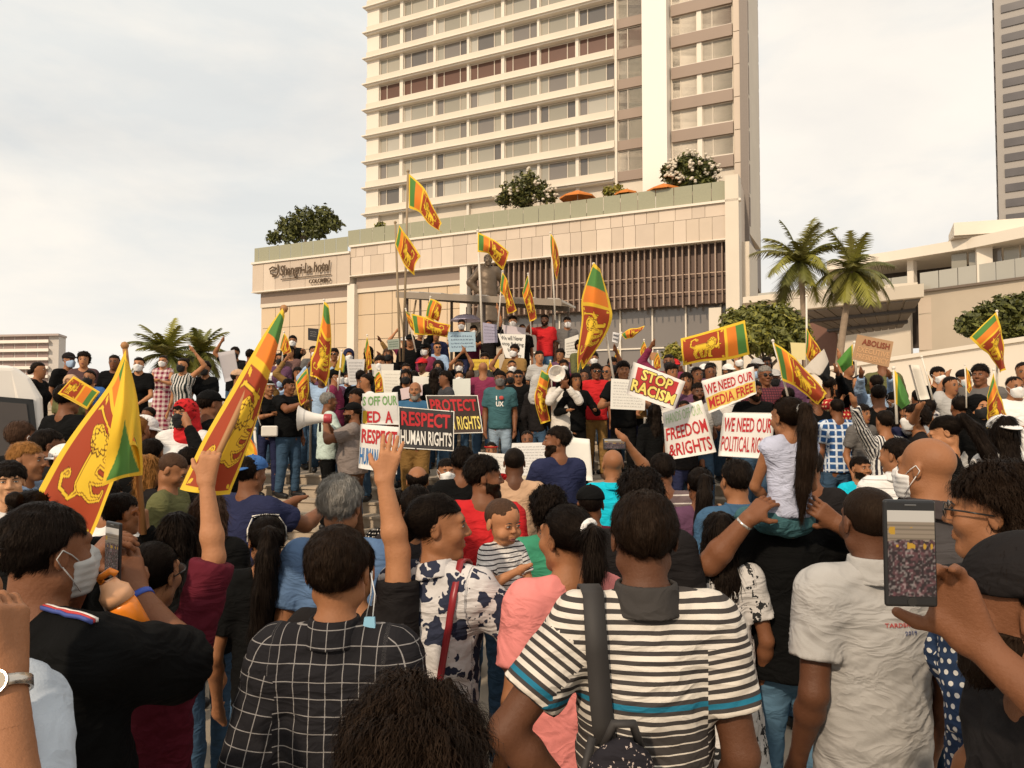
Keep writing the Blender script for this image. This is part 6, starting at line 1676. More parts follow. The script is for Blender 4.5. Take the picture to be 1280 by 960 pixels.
board([(829, 516), (877, 500), (896, 565), (832, 576)], 7.9, (.78, .74, .68), 'white cloth banner reading FREEDOM & RIGHTS in red', [('HANDS OFF OUR', (.42, .58, .30), (.06, .05, .93, .25), .0), ('FREEDOM', RD, (.04, .34, .95, .60), .02), ('&RIGHTS', RD, (.08, .68, .95, .94), .02)], 'banner', 'banner', wave=.02, group=g1, seed=5)
board([(877, 476), (942, 458), (946, 492), (886, 517)], 8.3, (.78, .72, .66), 'white and yellow banner reading WE NEED OUR MEDIA FREE, tilted up to the right', [('WE NEED OUR', RD, (.03, .14, .96, .46), .02), ('MEDIA FREE', RD, (.05, .56, .94, .88), .02)], 'banner', 'banner', wave=.01, group=g1, back=[((.72, .50, .10), (.01, .51, .99, .93))], seed=6)
board([(904, 515), (968, 516), (964, 574), (898, 570)], 7.4, (.80, .77, .72), 'flat white banner reading WE NEED OUR POLITICAL RIGHTS in red', [('WE NEED OUR', RD, (.04, .12, .96, .44), .02), ('POLITICAL RIGHTS', RD, (.03, .54, .98, .88), .012)], 'banner', 'banner', wave=.006, group=g1, border=((.6, .55, .5), .012), seed=7)
board([(1072, 418), (1117, 427), (1111, 459), (1065, 449)], 7.4, (.42, .25, .13), 'brown cardboard placard reading ABOLISH EXECUTIVE PRESIDENCY', [('ABOLISH', (.22, .05, .02), (.16, .12, .92, .36), .03), ('EXECUTIVE', (.62, .36, .18), (.08, .45, .95, .66), .01), ('PRESIDENCY', (.62, .36, .18), (.08, .72, .95, .92), .01)], thick=.008)
board([(559, 415), (594, 415), (595, 439), (562, 440)], 14.2, (.36, .50, .60), 'pale blue placard held high by the masked woman on the platform', scrib=((.03, .05, .12), 4, (.08, .12, .92, .85), .035), seed=1)
board([(603, 403), (621, 406), (622, 428), (604, 429)], 14.2, (.36, .34, .45), 'lilac grey placard right of the pale blue one', scrib=((.12, .1, .15), 5, (.1, .1, .9, .9), .02), seed=2)
board([(622, 417), (657, 418), (655, 450), (632, 447)], 13.6, (.80, .77, .70), 'white placard handwritten in black below the man in a black mask', [('We will Never', BK, (.08, .08, .90, .26), .01), ('stop fighting', BK, (.05, .33, .95, .52), .01), ('for our', BK, (.22, .58, .70, .74), .01), ('Country', BK, (.30, .78, .85, .95), .01)])
board([(628, 406), (657, 410), (657, 418), (630, 417)], 13.75, (.55, .48, .50), 'plain pale sheet behind the top of the handwritten placard')
board([(706, 424), (723, 418), (725, 448), (706, 447)], 13.4, (.70, .66, .58), 'white placard beside the big hanging flag, rows of dark words', scrib=((.25, .22, .2), 5, (.1, .2, .9, .9), .03), seed=4)
board([(764, 473), (808, 476), (806, 513), (763, 511)], 8.4, (.76, .74, .68), 'white sheet of close writing left of the stop racism banner', scrib=((.25, .23, .22), 9, (.06, .08, .94, .94), .012), seed=5)
board([(640, 554), (686, 553), (681, 595), (636, 594)], 7.3, (.80, .78, .74), 'white written sheet held by the seated child on the lower steps', scrib=((.28, .26, .26), 10, (.06, .08, .94, .94), .012), seed=6)
board([(705, 546), (737, 549), (741, 601), (690, 600)], 7.1, (.80, .77, .70), 'blank cream board behind the man in the navy tee', bend=.03)
board([(598, 565), (640, 568), (640, 593), (598, 588)], 7.8, (.80, .77, .72), 'low white board in front of the person with a red headband', scrib=((.4, .38, .36), 4, (.1, .1, .9, .9), .02), seed=8)
board([(433, 449), (456, 449), (453, 481), (436, 481)], 11.4, (.58, .56, .54), 'grey-white sheet of writing held by the hooded person', scrib=((.25, .24, .24), 7, (.1, .08, .9, .92), .02), seed=9)
board([(464, 455), (492, 455), (491, 478), (466, 470)], 11.6, (.66, .62, .55), 'plain off-white sheet right of the slim orange flag')
board([(477, 463), (501, 463), (499, 494), (480, 492)], 11.2, (.80, .76, .66), 'white sheet with faint writing above the green-lettered poster', scrib=((.5, .46, .4), 6, (.1, .1, .9, .9), .015), seed=10)
board([(484, 425), (499, 423), (499, 436), (485, 437)], 12.6, (.28, .32, .26), 'small grey-green placard beside the bamboo poles', scrib=((.10, .14, .10), 3, (.1, .15, .9, .85), .06), seed=11)
board([(385, 410), (398, 411), (398, 427), (385, 425)], 12.0, (.012, .012, .016), 'small black square sign held up in a raised hand', scrib=((.35, .33, .3), 3, (.2, .2, .8, .7), .03), seed=12)
board([(988, 428), (1008, 429), (1008, 450), (990, 449)], 10.5, (.74, .62, .30), 'plain pale yellow placard beside the tall white flag pole')
board([(272, 441), (293, 437), (299, 472), (281, 478)], 11.5, (.40, .37, .38), 'grey placard seen from behind at the left of the crowd', bend=.02)
board([(590, 449), (611, 449), (612, 462), (590, 463)], 12.6, (.66, .44, .04), 'left bright yellow placard above the bald man in maroon', scrib=((.35, .2, .02), 2, (.1, .1, .9, .9), .06), seed=13)
board([(612, 449), (624, 449), (624, 465), (613, 464)], 12.6, (.68, .46, .05), 'right bright yellow placard above the bald man in maroon')
board([(566, 474), (588, 473), (588, 496), (566, 496)], 11.2, (.70, .72, .66), 'white sheet held below the masked woman with raised arms')
board([(516, 470), (537, 471), (536, 487), (517, 486)], 11.0, (.80, .77, .70), 'small white sheet between the long-haired woman and the grey-shirted man')
board([(500, 486), (528, 480), (528, 494), (502, 500)], 10.2, (.66, .52, .52), 'pinkish white sheet tucked behind the bald bearded man')
board([(733, 446), (748, 447), (748, 455), (733, 455)], 12.4, (.3, .12, .07), 'small dark red card above the crowd left of the raised rolled paper')
board([(812, 440), (822, 441), (822, 451), (812, 450)], 12.2, (.42, .2, .09), 'small brown card above the stop racism banner')
board([(1138, 456), (1150, 458), (1162, 498), (1150, 500)], 6.2, (.72, .66, .56), 'rolled white paper held upright by the raised forearm at right', bend=-.05, cat='paper roll', name='paper_roll', thick=.03)
board([(92, 470), (125, 490), (109, 512), (72, 492)], 5.9, (.80, .52, .05), 'small flag board with lion, tilted, held over the crowd at the left', thick=.004) 
def hand_flag():
    """the printed lion sheet is laid on the tilted board"""
    root = people and None
flag([[(124, 490, 5.88), (99, 475, 5.88), (93, 471.5, 5.88)], [(116, 500, 5.88), (92, 486, 5.88), (83, 481, 5.88)], [(109, 511, 5.88), (84, 496, 5.88), (73, 492, 5.88)]], 'printed lion flag sheet on the tilted board at the left', (90, 50), wave=0)

# umbrella under the canopy, canopy itself, statue
u0 = W(583, 401, 16.0); um = empty('umbrella', tuple(u0), 0, 'pale lilac umbrella under the flat canopy', 'umbrella'); rr2 = 21 * 16 / F
m_ = MB(); rim = [(rr2 * math.cos(R(45 * i)), rr2 * math.sin(R(45 * i)), 0) for i in range(8)]; mid = [(x * .6, y * .6, rr2 * .30) for x, y, z in rim]
m_.add([(0, 0, rr2 * .42)] + mid + rim, [(0, i + 1, (i + 1) % 8 + 1) for i in range(8)] + [(i + 1, i + 9, (i + 1) % 8 + 9, (i + 1) % 8 + 1) for i in range(8)])
m_.link('umbrella_cloth', mat('lilac_cloth', (.62, .58, .75), .8), um); MB().tube([(0, 0, -.9), (0, 0, .3)], .012, 6).link('shaft', POLEM['metal'], um)
cn = empty('shade_canopy', tuple(W(600, 400, 17) * V(1, 1, 0) + V(0, 0, ZP)), 0, 'flat corrugated shade canopy on thin poles above the top platform', 'canopy'); CO = Vector(cn.location)
KK = [W(497, 368, 15.8), W(700, 378, 14.6), W(720, 387, 19.0), W(515, 367, 21)]
def kpt(u, v, h=0): p = (KK[0] * (1 - u) + KK[1] * u) * (1 - v) + (KK[3] * (1 - u) + KK[2] * u) * v; return (p[0] - CO.x, p[1] - CO.y, p[2] - CO.z + h)
for i in range(14):
    u = i / 14; m_ = MB(); q = .03 * (i % 2); m_.hexa([kpt(u, 0, q), kpt(u + .069, 0, q), kpt(u + .069, 1, q), kpt(u, 1, q), kpt(u, 0, q + .05), kpt(u + .069, 0, q + .05), kpt(u + .069, 1, q + .05), kpt(u, 1, q + .05)]); m_.link('roof_sheet', mat('pale_roof_sheet', (.46, .42, .37), .55, noise=.15), cn)
m_ = MB(); m_.hexa([kpt(-.01, -.02, -.07), kpt(1.01, -.02, -.07), kpt(1.01, 0, -.07), kpt(-.01, 0, -.07), kpt(-.01, -.02, .06), kpt(1.01, -.02, .06), kpt(1.01, 0, .06), kpt(-.01, 0, .06)]); m_.link('front_beam', mat('beam_grey', (.26, .21, .16), .6), cn)
m_ = MB(); m_.hexa([kpt(0, .5, -.12), kpt(1, .5, -.12), kpt(1, .53, -.12), kpt(0, .53, -.12), kpt(0, .5, 0), kpt(1, .5, 0), kpt(1, .53, 0), kpt(0, .53, 0)]); m_.link('cross_beam', mat('beam_dark', (.12, .10, .08), .6), cn)
for u, v in ((.06, .02), (.55, .02), (.96, .04), (.06, .95), (.96, .95), (.30, .5)):
    p = kpt(u, v, -.05); MB().tube([(p[0], p[1], 0), p], .035, 8).link('post', POLEM['dark'], cn)
for (u, v, u2) in ((.06, .02, .0), (.06, .02, .12)):
    a = kpt(u, v, -1.2); b = kpt(u2, v, -.1); MB().tube([a, b], .02, 6).link('brace', POLEM['bamboo'], cn)
sc_ = 1.75
st, Pst = person(610, 318, 25, 10, 'large dark bronze robed statue standing behind the flat canopy', top=('long', 'bronze'), bot=('skirt', 'bronze'), hair='short', arms=('hip', 'hip'), build='m', H=1.72 * sc_, vs=.016, fine=1, features=False, cat='statue', name='statue', gear=(), shoes=None, loose=.03, wr=.006)
for ch in st.children:
    for s_ in ch.material_slots: s_.material = mat('bronze_statue', (.13, .095, .065), .5, .5)
people.pop()
x, y = st.location.x, st.location.y; m_ = MB(); zb_ = st.location.z + .02; m_.box((x - .8, y - .8, ZP), (x + .8, y + .8, zb_ - .2)); m_.box((x - .9, y - .9, zb_ - .2), (x + .9, y + .9, zb_)); prop(m_.link('plinth', STONE2), 'stone plinth under the bronze statue', 'plinth')

# white van at the left edge
vx, vy = W(-20, 500, 7.4)[:2]; van = empty('van', tuple(W(64, 540, 6.6) * V(1, 1, 0)), R(33), 'white van with black-framed window cut off by the left edge', 'van')
VW = mat('van_paint', (0.78, 0.73, 0.66), .25, noise=.03, spec=.6); VG = mat('van_glass', (0.06, 0.045, 0.035), .06, noise=.3, nscale=3)
zr_ = 1.96 + (513 - 462) / F * 7.2
xr = 0.0; xt = -.17; y0v, y1v = 0.0, 1.75
prof = [(xr + .02, .45), (xr + .02, 1.15), (xr - .02, 1.3), (xt + .10, zr_ - .28), (xt, zr_ - .10), (xt - .12, zr_), (xt - 4.6, zr_ + .04), (xt - 4.75, zr_ - .2), (xt - 4.9, .45)]
m_ = MB(); k = len(prof); inn = .10
m_.add([(x_ - (0), y0v + (inn if z_ > 1.4 else 0), z_) for x_, z_ in prof] + [(x_, y1v - (inn if z_ > 1.4 else 0), z_) for x_, z_ in prof], [tuple(range(k))[::-1], tuple(range(k, 2 * k))] + [(i, (i + 1) % k, (i + 1) % k + k, i + k) for i in range(k)])
b_ = m_.link('body', VW, van); bv = b_.modifiers.new('bevel', 'BEVEL'); bv.width = .05; bv.segments = 3; bv.limit_method = 'ANGLE'
def vwin(pts, nm, m, off): 
    m_ = MB(); kk = len(pts); m_.add([(x_, y0v + .035 + (z_ - 1.2) * .065 - off, z_) for x_, z_ in pts] + [(x_, y0v + .06 + (z_ - 1.2) * .065, z_) for x_, z_ in pts], [tuple(range(kk))[::-1], tuple(range(kk, 2 * kk))] + [(i, (i + 1) % kk, (i + 1) % kk + kk, i + kk) for i in range(kk)]); return m_.link(nm, m, van)
vwin([(xr - .05, 1.28), (xt + .03, zr_ - .30), (xt - .62, zr_ - .24), (xt - .62, 1.28)], 'window_seal', mat('black_rubber', (.012, .012, .012), .5), .055)
vwin([(xr - .10, 1.32), (xt - .02, zr_ - .34), (xt - .58, zr_ - .29), (xt - .58, 1.32)], 'window', VG, .065)
for i in range(3):
    a = xt - .75 - i * 1.2; vwin([(a, 1.3), (a, zr_ - .32), (a - 1.1, zr_ - .32), (a - 1.1, 1.3)], 'window', VG, .06)
for xx in (xr - .8, xr - 3.8):
    wl_ = empty('wheel', (xx, y0v + .1, .33)); wl_.parent = van
    m_ = MB(); m_.tube([(0, -.1, 0), (0, .12, 0)], .33, 24); m_.link('tyre', mat('tyre', (.02, .02, .02), .9), wl_); m_ = MB(); m_.tube([(0, -.115, 0), (0, -.08, 0)], .2, 16); m_.link('rim', mat('rim', (.4, .4, .4), .3, .8), wl_)
m_ = MB(); m_.ell((xt - .35, -.2, zr_ + .05), (.07, .05, .04), 10); m_.link('roof_vent', mat('black_rubber', (0, 0, 0)), van)
m_ = MB(); m_.box((xr + .0, y0v + .1, .42), (xr + .12, y1v - .1, .68)); m_.link('bumper', mat('bumper', (.05, .05, .05), .6), van)

# ------------------------------------------------------------------ the people nearest the camera
def T(px, py, d): return W(px, py, d)
HF = dict(fine=True)
def strap(pts, w, m, name, root=None, th=.006, label=None, up=None):
    """a band following points of the place, w wide"""
    pts = [np.asarray(p, float) for p in pts]; m_ = MB(); vs__ = []
    for i, p in enumerate(pts):
        t = nrm(pts[min(i + 1, len(pts) - 1)] - pts[max(i - 1, 0)]); vd = nrm(p - V(0, 0, CAMZ)) if up is None else np.asarray(up, float)
        a = nrm(np.cross(t, vd)) * w / 2; b = nrm(np.cross(a, t)) * th / 2
        vs__ += [p - a - b, p + a - b, p + a + b, p - a + b]
    k = len(pts); f = []
    for i in range(k - 1):
        for j in range(4): f.append((i*4+j, i*4+(j+1)%4, (i+1)*4+(j+1)%4, (i+1)*4+j))
    f += [(0, 1, 2, 3)[::-1], (k*4-4, k*4-3, k*4-2, k*4-1)]
    off = np.zeros(3)
    if root is not None:
        R_ = rotz(-root.rotation_euler[2]); s = root.scale[0]; vs__ = [R_ @ (p - np.array(root.location)) / s for p in vs__]
    m_.add(vs__, f); return m_.link(name, m, root, True)
def phone(c, w, h, nv, up, label, lit=True, sideways=False):
    """a phone centred at c, its screen towards nv"""
    nv = nrm(nv); up = nrm(up - nv * (np.asarray(up, float) @ nv)); rt = np.cross(up, nv)
    root = empty('phone', tuple(c), 0, label, 'phone'); th = .008
    def bx(m_, a, b, z0, z1): m_.hexa([tuple(rt * x + up * y + nv * z0) for x, y in ((-a, -b), (a, -b), (a, b), (-a, b))] + [tuple(rt * x + up * y + nv * z1) for x, y in ((-a, -b), (a, -b), (a, b), (-a, b))])
    m_ = MB(); bx(m_, w / 2, h / 2, -th / 2, th / 2); o = m_.link('case', mat('phone_case', (.012, .012, .013), .3), root); bv = o.modifiers.new('bevel', 'BEVEL'); bv.width = .004; bv.segments = 3
    sw, sh = w / 2 * .90, h / 2 * .80; nn = 60
    # the screen shows the crowd it is filming, as small coloured patches on a fine grid
    gx = np.linspace(-1, 1, nn); gy = np.linspace(-1, 1, int(nn * 1.7)); X, Y = np.meshgrid(gx, gy, indexing='ij'); X, Y = X.ravel(), Y.ravel()
    P = (X * sw)[:, None] * rt + (Y * sh)[:, None] * up + nv * (th / 2 + .0012)
    ny = len(gy); i, j = np.meshgrid(np.arange(nn - 1), np.arange(ny - 1), indexing='ij'); i, j = i.ravel(), j.ravel(); f = np.stack([i*ny+j, (i+1)*ny+j, (i+1)*ny+j+1, i*ny+j+1], 1)
    z3 = lambda fx, fy, o: noise3(np.stack([X * fx + 40, Y * fy + 40, X * 0 + o], 1))
    base = V(.020, .015, .016) + np.clip(z3(9, 15, 3) + .1, 0, 1)[:, None] * V(.10, .035, .04) + np.clip(z3(13, 22, 9) - .1, 0, 1)[:, None] * V(.30, .27, .25)
    up_ = Y > .30 + .1 * z3(6, 2, 5); base = np.where(up_[:, None], V(.15, .12, .09) + (np.sin(Y * 60) > .5)[:, None] * V(-.05, -.04, -.03), base); fl_ = (Y > .1) & (Y < .62) & (z3(7, 6, 7) > .24); base[fl_] = V(.26, .15, .02); base[Y > .74] = V(.30, .28, .25)
    me = mesh_np('screen', P, f, False); ca = me.color_attributes.new('print', 'FLOAT_COLOR', 'POINT'); ca.data.foreach_set('color', np.concatenate([base * 1.0, np.ones((len(X), 1))], 1).astype(np.float32).ravel())
    ms = attr_mat('phone_screen', 'print', .15, 0.0)
    if not ms.get('lit'):
        N, L = ms.node_tree.nodes, ms.node_tree.links; b = N['Principled BSDF']; a = [n for n in N if n.type == 'ATTRIBUTE'][0]; L.new(a.outputs['Color'], b.inputs['Emission Color']); b.inputs['Emission Strength'].default_value = .6; ms['lit'] = 1
    link('screen', me, ms, root)
    m_ = MB(); m_.tube([tuple(up * (h / 2 * .90) - rt * .008 + nv * (th / 2 + .0005)), tuple(up * (h / 2 * .90) + rt * .008 + nv * (th / 2 + .0005))], .0012, 6); m_.link('earpiece', mat('grey_plastic', (.1, .1, .1), .4), root)
    m_ = MB(); m_.tube([tuple(-up * (h / 2 * .90) + nv * (th / 2 - .001)), tuple(-up * (h / 2 * .90) + nv * (th / 2 + .001))], .0065, 14); m_.link('home_button', mat('button_dark', (.02, .02, .02), .2), root)
    return root

# the curly head at the bottom edge
person(515, 864, .94, 182, 'person with thick curly black hair at the bottom edge, back to us', hair='curly', hcol='dark', top=('short', 'black'), features=False, seed=1, tone=3, hands={})
# striped polo man
ps = person(805, 613, 1.86, 181, 'broad man in cream and grey striped polo with a backpack strap', top=('short', (0.66, 0.60, 0.52), 'polo', (0.055, 0.048, 0.045), .0215, .46), collar=.052, ccol=(.05, .045, .042), build='m', hair='short', hcol='dark', tone=3,
            arms=('hip', 'down'), loose=.018, hem=.80, features=False, vs=.010, wr=.008)
root, P = ps
def surf(pr, xz, front=False):
    """a point just outside the clothes of a figure's back, at local (x, z)"""
    x, z = xz; f = pr[1].fat; w = pr[1].wd
    return wpos(pr, (x, (.118 * min(f, 1.15) + .020 + (.0 if z > 1.1 else .012)) * math.sqrt(max(1 - (x / (.20 * w * f)) ** 2, .05)) * (1.0 if z < 1.36 else .85) + .004, z))
DKS = mat('strap_dark', (.028, .024, .022), .7, noise=.2)
o = root.children
def shrinkwrap_back(root_pr, pts, w, m, name, gap=.008):
    """a band laid on the clothes: every point is pushed out from the garment's own surface"""
    ch = [c for c in root_pr[0].children if c.name.split('.')[0] in ('tee_shirt', 'shirt', 'long_sleeved_shirt', 'sleeveless_top', 'dress')][0]
    v = np.zeros(len(ch.data.vertices) * 3); ch.data.vertices.foreach_get('co', v); v = v.reshape(-1, 3); out = []
    for (x, z, sd_) in pts:
        m1 = (np.abs(v[:, 0] - x) < .022) & (np.abs(v[:, 2] - z) < .022) & ((v[:, 1] > 0) if sd_ > 0 else (v[:, 1] < 0))
        if sd_ == 0: m2 = (np.abs(v[:, 0] - x) < .022) & (np.abs(v[:, 1] - z) < .018) & (v[:, 2] > 1.2); zt = v[m2][:, 2].max() if m2.any() else 1.4; out.append(V(x, z, zt + gap)); continue
        y = (v[m1][:, 1].max() if sd_ > 0 else v[m1][:, 1].min()) if m1.any() else .12 * sd_
        out.append(V(x, y + gap * sd_, z))
    m_ = MB(); vs__ = []
    for i, p in enumerate(out):
        t_ = nrm(out[min(i + 1, len(out) - 1)] - out[max(i - 1, 0)]); nv = V(0, 1, .15) if pts[i][2] > 0 else (V(0, 0, 1) if pts[i][2] == 0 else V(0, -1, .2))
        a = nrm(np.cross(t_, nv)) * w / 2; b = nrm(nv) * .004; vs__ += [p - a - b, p + a - b, p + a + b, p - a + b]
    k = len(out); f = [(i*4+j, i*4+(j+1)%4, (i+1)*4+(j+1)%4, (i+1)*4+j) for i in range(k-1) for j in range(4)] + [(3, 2, 1, 0), (k*4-4, k*4-3, k*4-2, k*4-1)]
    m_.add(vs__, f); return m_.link(name, m, root_pr[0], True), out
def belt(root_pr, name, label, m, w, pts, cat='bag', extra=None):
    """a worn bag: a thing of its own resting on the wearer"""
    o, out = shrinkwrap_back(root_pr, pts, w, m, 'strap'); rt_ = root_pr[0]
    t_ = empty(name, tuple(rt_.location), rt_.rotation_euler[2], label, cat); t_.scale = rt_.scale; o.parent = t_
    return t_, out
bag, out = belt(ps, 'backpack', 'black patterned backpack hanging low from the striped man left shoulder', DKS, .050, [(.14, 1.34, -1), (.135, -.06, 0), (.135, -.03, 0), (.135, .0, 0), (.134, .03, 0), (.133, .06, 0), (.132, 1.39, 1), (.131, 1.36, 1), (.128, 1.33, 1), (.125, 1.28, 1), (.122, 1.24, 1), (.118, 1.20, 1), (.112, 1.16, 1)], 'backpack')
v_, q_ = solid([cone((.095, .225, 1.15), (.095, .235, .93), .070, .105, sc=(1, .6, 1), k=.03), ellp((.095, .285, .96), (.07, .04, .07), k=.03)], .008)
n_ = vnormals(v_, q_); v_ = v_ + n_ * (noise3(v_ * 22) * .012)[:, None]
me = mesh_np('pouch', v_, q_); at = me.attributes.new('pat', 'FLOAT_VECTOR', 'POINT'); at.data.foreach_set('vector', v_.astype(np.float32).ravel())
link('pouch', me, fabric((.02, .018, .022), 'floral', (.42, .34, .30), .035, .22), bag)
MB().tube([(.05, .20, 1.19), (.07, .22, 1.25), (.11, .22, 1.25), (.13, .20, 1.19)], .010, 8).link('grab_loop', DKS, bag, True)
MB().tube([(.15, .17, 1.20), (.175, .19, 1.12), (.18, .20, .98)], .010, 8).link('side_strap', DKS, bag, True)
# grey polo man
pp = person(1086, 607, 2.32, 183, 'man in pale grey polo shirt with cropped dark hair, back to us', top=('short', (0.40, 0.385, 0.365)), collar=.055, hair='buzz', hcol='dark', tone=3, arms=('down', 'down'), features=False, loose=.022, hem=.80, vs=.010, build='m')
def back_print(pr, txt, x0, x1, z0, z1, m, bold=.02, side=1):
    v, f = text_geo(txt, bold); mn, mx = v.min(0), v.max(0); u = (v - mn) / (mx - mn + 1e-9)
    ch = [c for c in pr[0].children if c.name.split('.')[0] in ('tee_shirt', 'shirt', 'long_sleeved_shirt', 'sleeveless_top')][0]
    g = np.zeros(len(ch.data.vertices) * 3); ch.data.vertices.foreach_get('co', g); g = g.reshape(-1, 3); g = g[g[:, 1] * side > 0]
    L_ = []
    for a, b, _ in u:
        x = x1 + (x0 - x1) * a if side > 0 else x0 + (x1 - x0) * a; z = z0 + (z1 - z0) * b
        dd = (g[:, 0] - x) ** 2 + (g[:, 2] - z) ** 2; near = np.argsort(dd)[:5]; y = g[near][:, 1].max() if side > 0 else g[near][:, 1].min(); L_.append((x, y + side * .004, z))
    m_ = MB(); m_.add(L_, f); return m_.link('printed_words', m, pr[0])
back_print(pp, 'TARDER', -.055, .025, 1.318, 1.330, mat('ink_red2', (.45, .06, .05), .7)); back_print(pp, '2019', -.075, -.035, 1.295, 1.306, mat('ink_navy', (.05, .06, .15), .7))
# checked shirt man with a hanging mask
pc = person(422, 657, 1.84, 177, 'man in black shirt with white window checks, blue mask hanging from his ear', top=('elbow', (0.016, 0.015, 0.017), 'check', (0.25, 0.235, 0.225), .040, .055), collar=.045, hair='short', hcol='dark', tone=1, arms=('down', 'down'), features=False, loose=.016, hem=.80, vs=.010, seed=2, build='slim')
ear = wpos(pc, pc[1].hc + pc[1].hM @ V(-.088, .014, -.0)); 
mk = empty('hanging_mask', tuple(ear), 0, 'light blue medical mask dangling from the ear of the man in checked shirt', 'face mask')
m_ = MB(); m_.tube([(0, -.01, .0), (.012, -.015, -.05), (.008, -.02, -.105)], .0016, 5); m_.tube([(0, .01, .0), (.002, -.012, -.05), (-.008, -.02, -.105)], .0016, 5); m_.link('ear_loop', mat('white_cord', (.7, .68, .65), .7), mk, True)
m_ = MB(); 
for i in range(3): m_.hexa([(-.022 + .002 * i, -.028 - .004 * i, -.165), (.020, -.028 - .004 * i, -.160), (.020, -.024 - .004 * i, -.160), (-.022 + .002 * i, -.024 - .004 * i, -.165), (-.010, -.026 - .004 * i, -.103), (.014, -.026 - .004 * i, -.103), (.014, -.022 - .004 * i, -.103), (-.010, -.022 - .004 * i, -.103)])
m_.link('mask_sheet', mat('mask_blue', (.25, .50, .66), .7), mk)
# the boy filming with a phone
pb = person(54, 629, 1.75, 158, 'heavy boy in black tee with white and red shoulder piping, filming', top=('elbow', 'black'), hair='short', tone=2, build='heavy', gear=(('mask', 'lgrey'),), turn=-6, targets={1: (T(170, 742, 2.02), (.9, -.2, -.8)), 0: (T(105, 712, 2.02), (-.7, .1, -.9))},
            hands={1: dict(fine=True, d=(-.35, .25, .9), n=(-.8, .5, .1)), 0: dict(fine=True, d=(.6, .1, .75), n=(.7, .5, -.3))}, curl=(.55, .25), vs=.010, seed=1, loose=.02, hem=.8)
phone(T(142, 688, 1.90), .070, .145, (-.55, -.83, .0), (0.02, 0, 1), 'phone in the raised hands of the boy in black tee', )
for y_, w_, m_n in ((.030, .006, ('piping_white', (.75, .7, .65))), (.037, .005, ('piping_red', (.5, .04, .04))), (.043, .005, ('piping_blue', (.05, .08, .3)))):
    shrinkwrap_back(pb, [(-x_, y_, 0) for x_ in (.06, .08, .10, .12, .14, .16, .18, .20, .22)], w_, mat(m_n[0], m_n[1], .7), 'piping', .003)
c_ = T(150, 752, 1.86); bt = empty('bottle', tuple(c_), 0, 'orange squeeze bottle with pale orange lid in the boy hand', 'bottle'); bt.rotation_euler = (.2, -.45, 0)
MB().tube([(0, 0, -.10), (0, 0, -.02), (0, 0, .0)], [.034, .036, .034], 16).link('bottle_body', mat('orange_plastic', (.85, .24, .02), .3), bt, True)
MB().tube([(0, 0, .0), (0, 0, .03), (0, 0, .045), (0, 0, .06)], [.038, .037, .025, .020], 16).link('lid', mat('pale_orange', (.80, .42, .22), .35), bt, True)
MB().tube([(-.012, 0, .06), (-.02, 0, .075), (.02, 0, .08), (.028, 0, .066)], .009, 8).link('spout', mat('orange_plastic', (0, 0, 0)), bt, True)
S_, E_, Wr_ = pb[1].arm[1]; a = wpos(pb, Wr_); u = nrm(wpos(pb, E_) - a)
MB().tube([tuple(a + u * .02), tuple(a + u * .042)], .036, 14)
def band_on(pr, i, r, w, m, name, along=.03):
    S, E, Wr = pr[1].arm[i]; u = nrm(E - Wr); c = Wr + u * along; x = nrm(np.cross(u, V(.2, .3, .9))); y = np.cross(u, x); m_ = MB()
    vv = []; k = 18
    for q in range(k):
        a = 6.2832 * q / k; rd = x * math.cos(a) + y * math.sin(a)
        for rr_, hh in ((r, -w/2), (r, w/2), (r + .004, w/2), (r + .004, -w/2)): vv.append(c + rd * rr_ + u * hh)
    m_.add(vv, [(4*q+j, 4*((q+1)%k)+j, 4*((q+1)%k)+(j+1)%4, 4*q+(j+1)%4) for q in range(k) for j in range(4)]); return m_.link(name, m, pr[0], True)
band_on(pb, 1, .033, .016, mat('blue_rubber', (.02, .07, .40), .5), 'wristband', .02)
# maroon sleeve raising the flag
person(190, 676, 2.25, 172, 'woman in maroon top raising the pole of the tall tapering flag', top=('elbow', 'maroon'), hair='lowbun', tone=0, build='f', gear=('glasses',), targets={1: (T(258, 602, 2.29), (1, .1, -.4))}, hands={1: dict(fine=True, d=(.1, .05, 1), n=(-.2, 1, 0))}, curl=(.3, 1.0), vs=.010, bot=('trousers', 'navy'), seed=2, features=False)
# raised bare arm between the checked man and the grey-haired man
person(440, 672, 2.42, 176, 'person hidden behind the checked shirt, bare arm raised with open hand', top=('short', 'charcoal'), hair='short', tone=0, build='m', targets={1: (T(477, 566, 2.42), (.5, .2, -.6))}, hands={1: dict(fine=True, d=(.22, .05, 1), n=(-.15, 1, .1), spread=.16)}, curl=(.3, .22), vs=.010, features=False, H=1.60)
# grey-haired man
person(425, 597, 2.95, 174, 'grey-haired man in blue polo shirt seen from behind', top=('short', (0.10, 0.17, 0.30)), collar=.05, hair='thick', hcol='grey', tone=1, features=False, seed=1, vs=.012, fine=2)
# ponytail, sunglasses on hair
pw = person(333, 643, 3.0, 188, 'woman in black tee, ponytail with lilac band and white sunglasses on her hair', top=('short', 'black'), hair='longtail', tone=1, build='f', gear=('alice', ('scrunchie', 'lilac')), features=False, fine=2, turn=15)
person(262, 614, 3.6, 182, 'woman with very long loose brown hair, back to us in black', top=('short', 'black'), hair='longcurly', hcol='brown', tone=1, build='f', features=False)
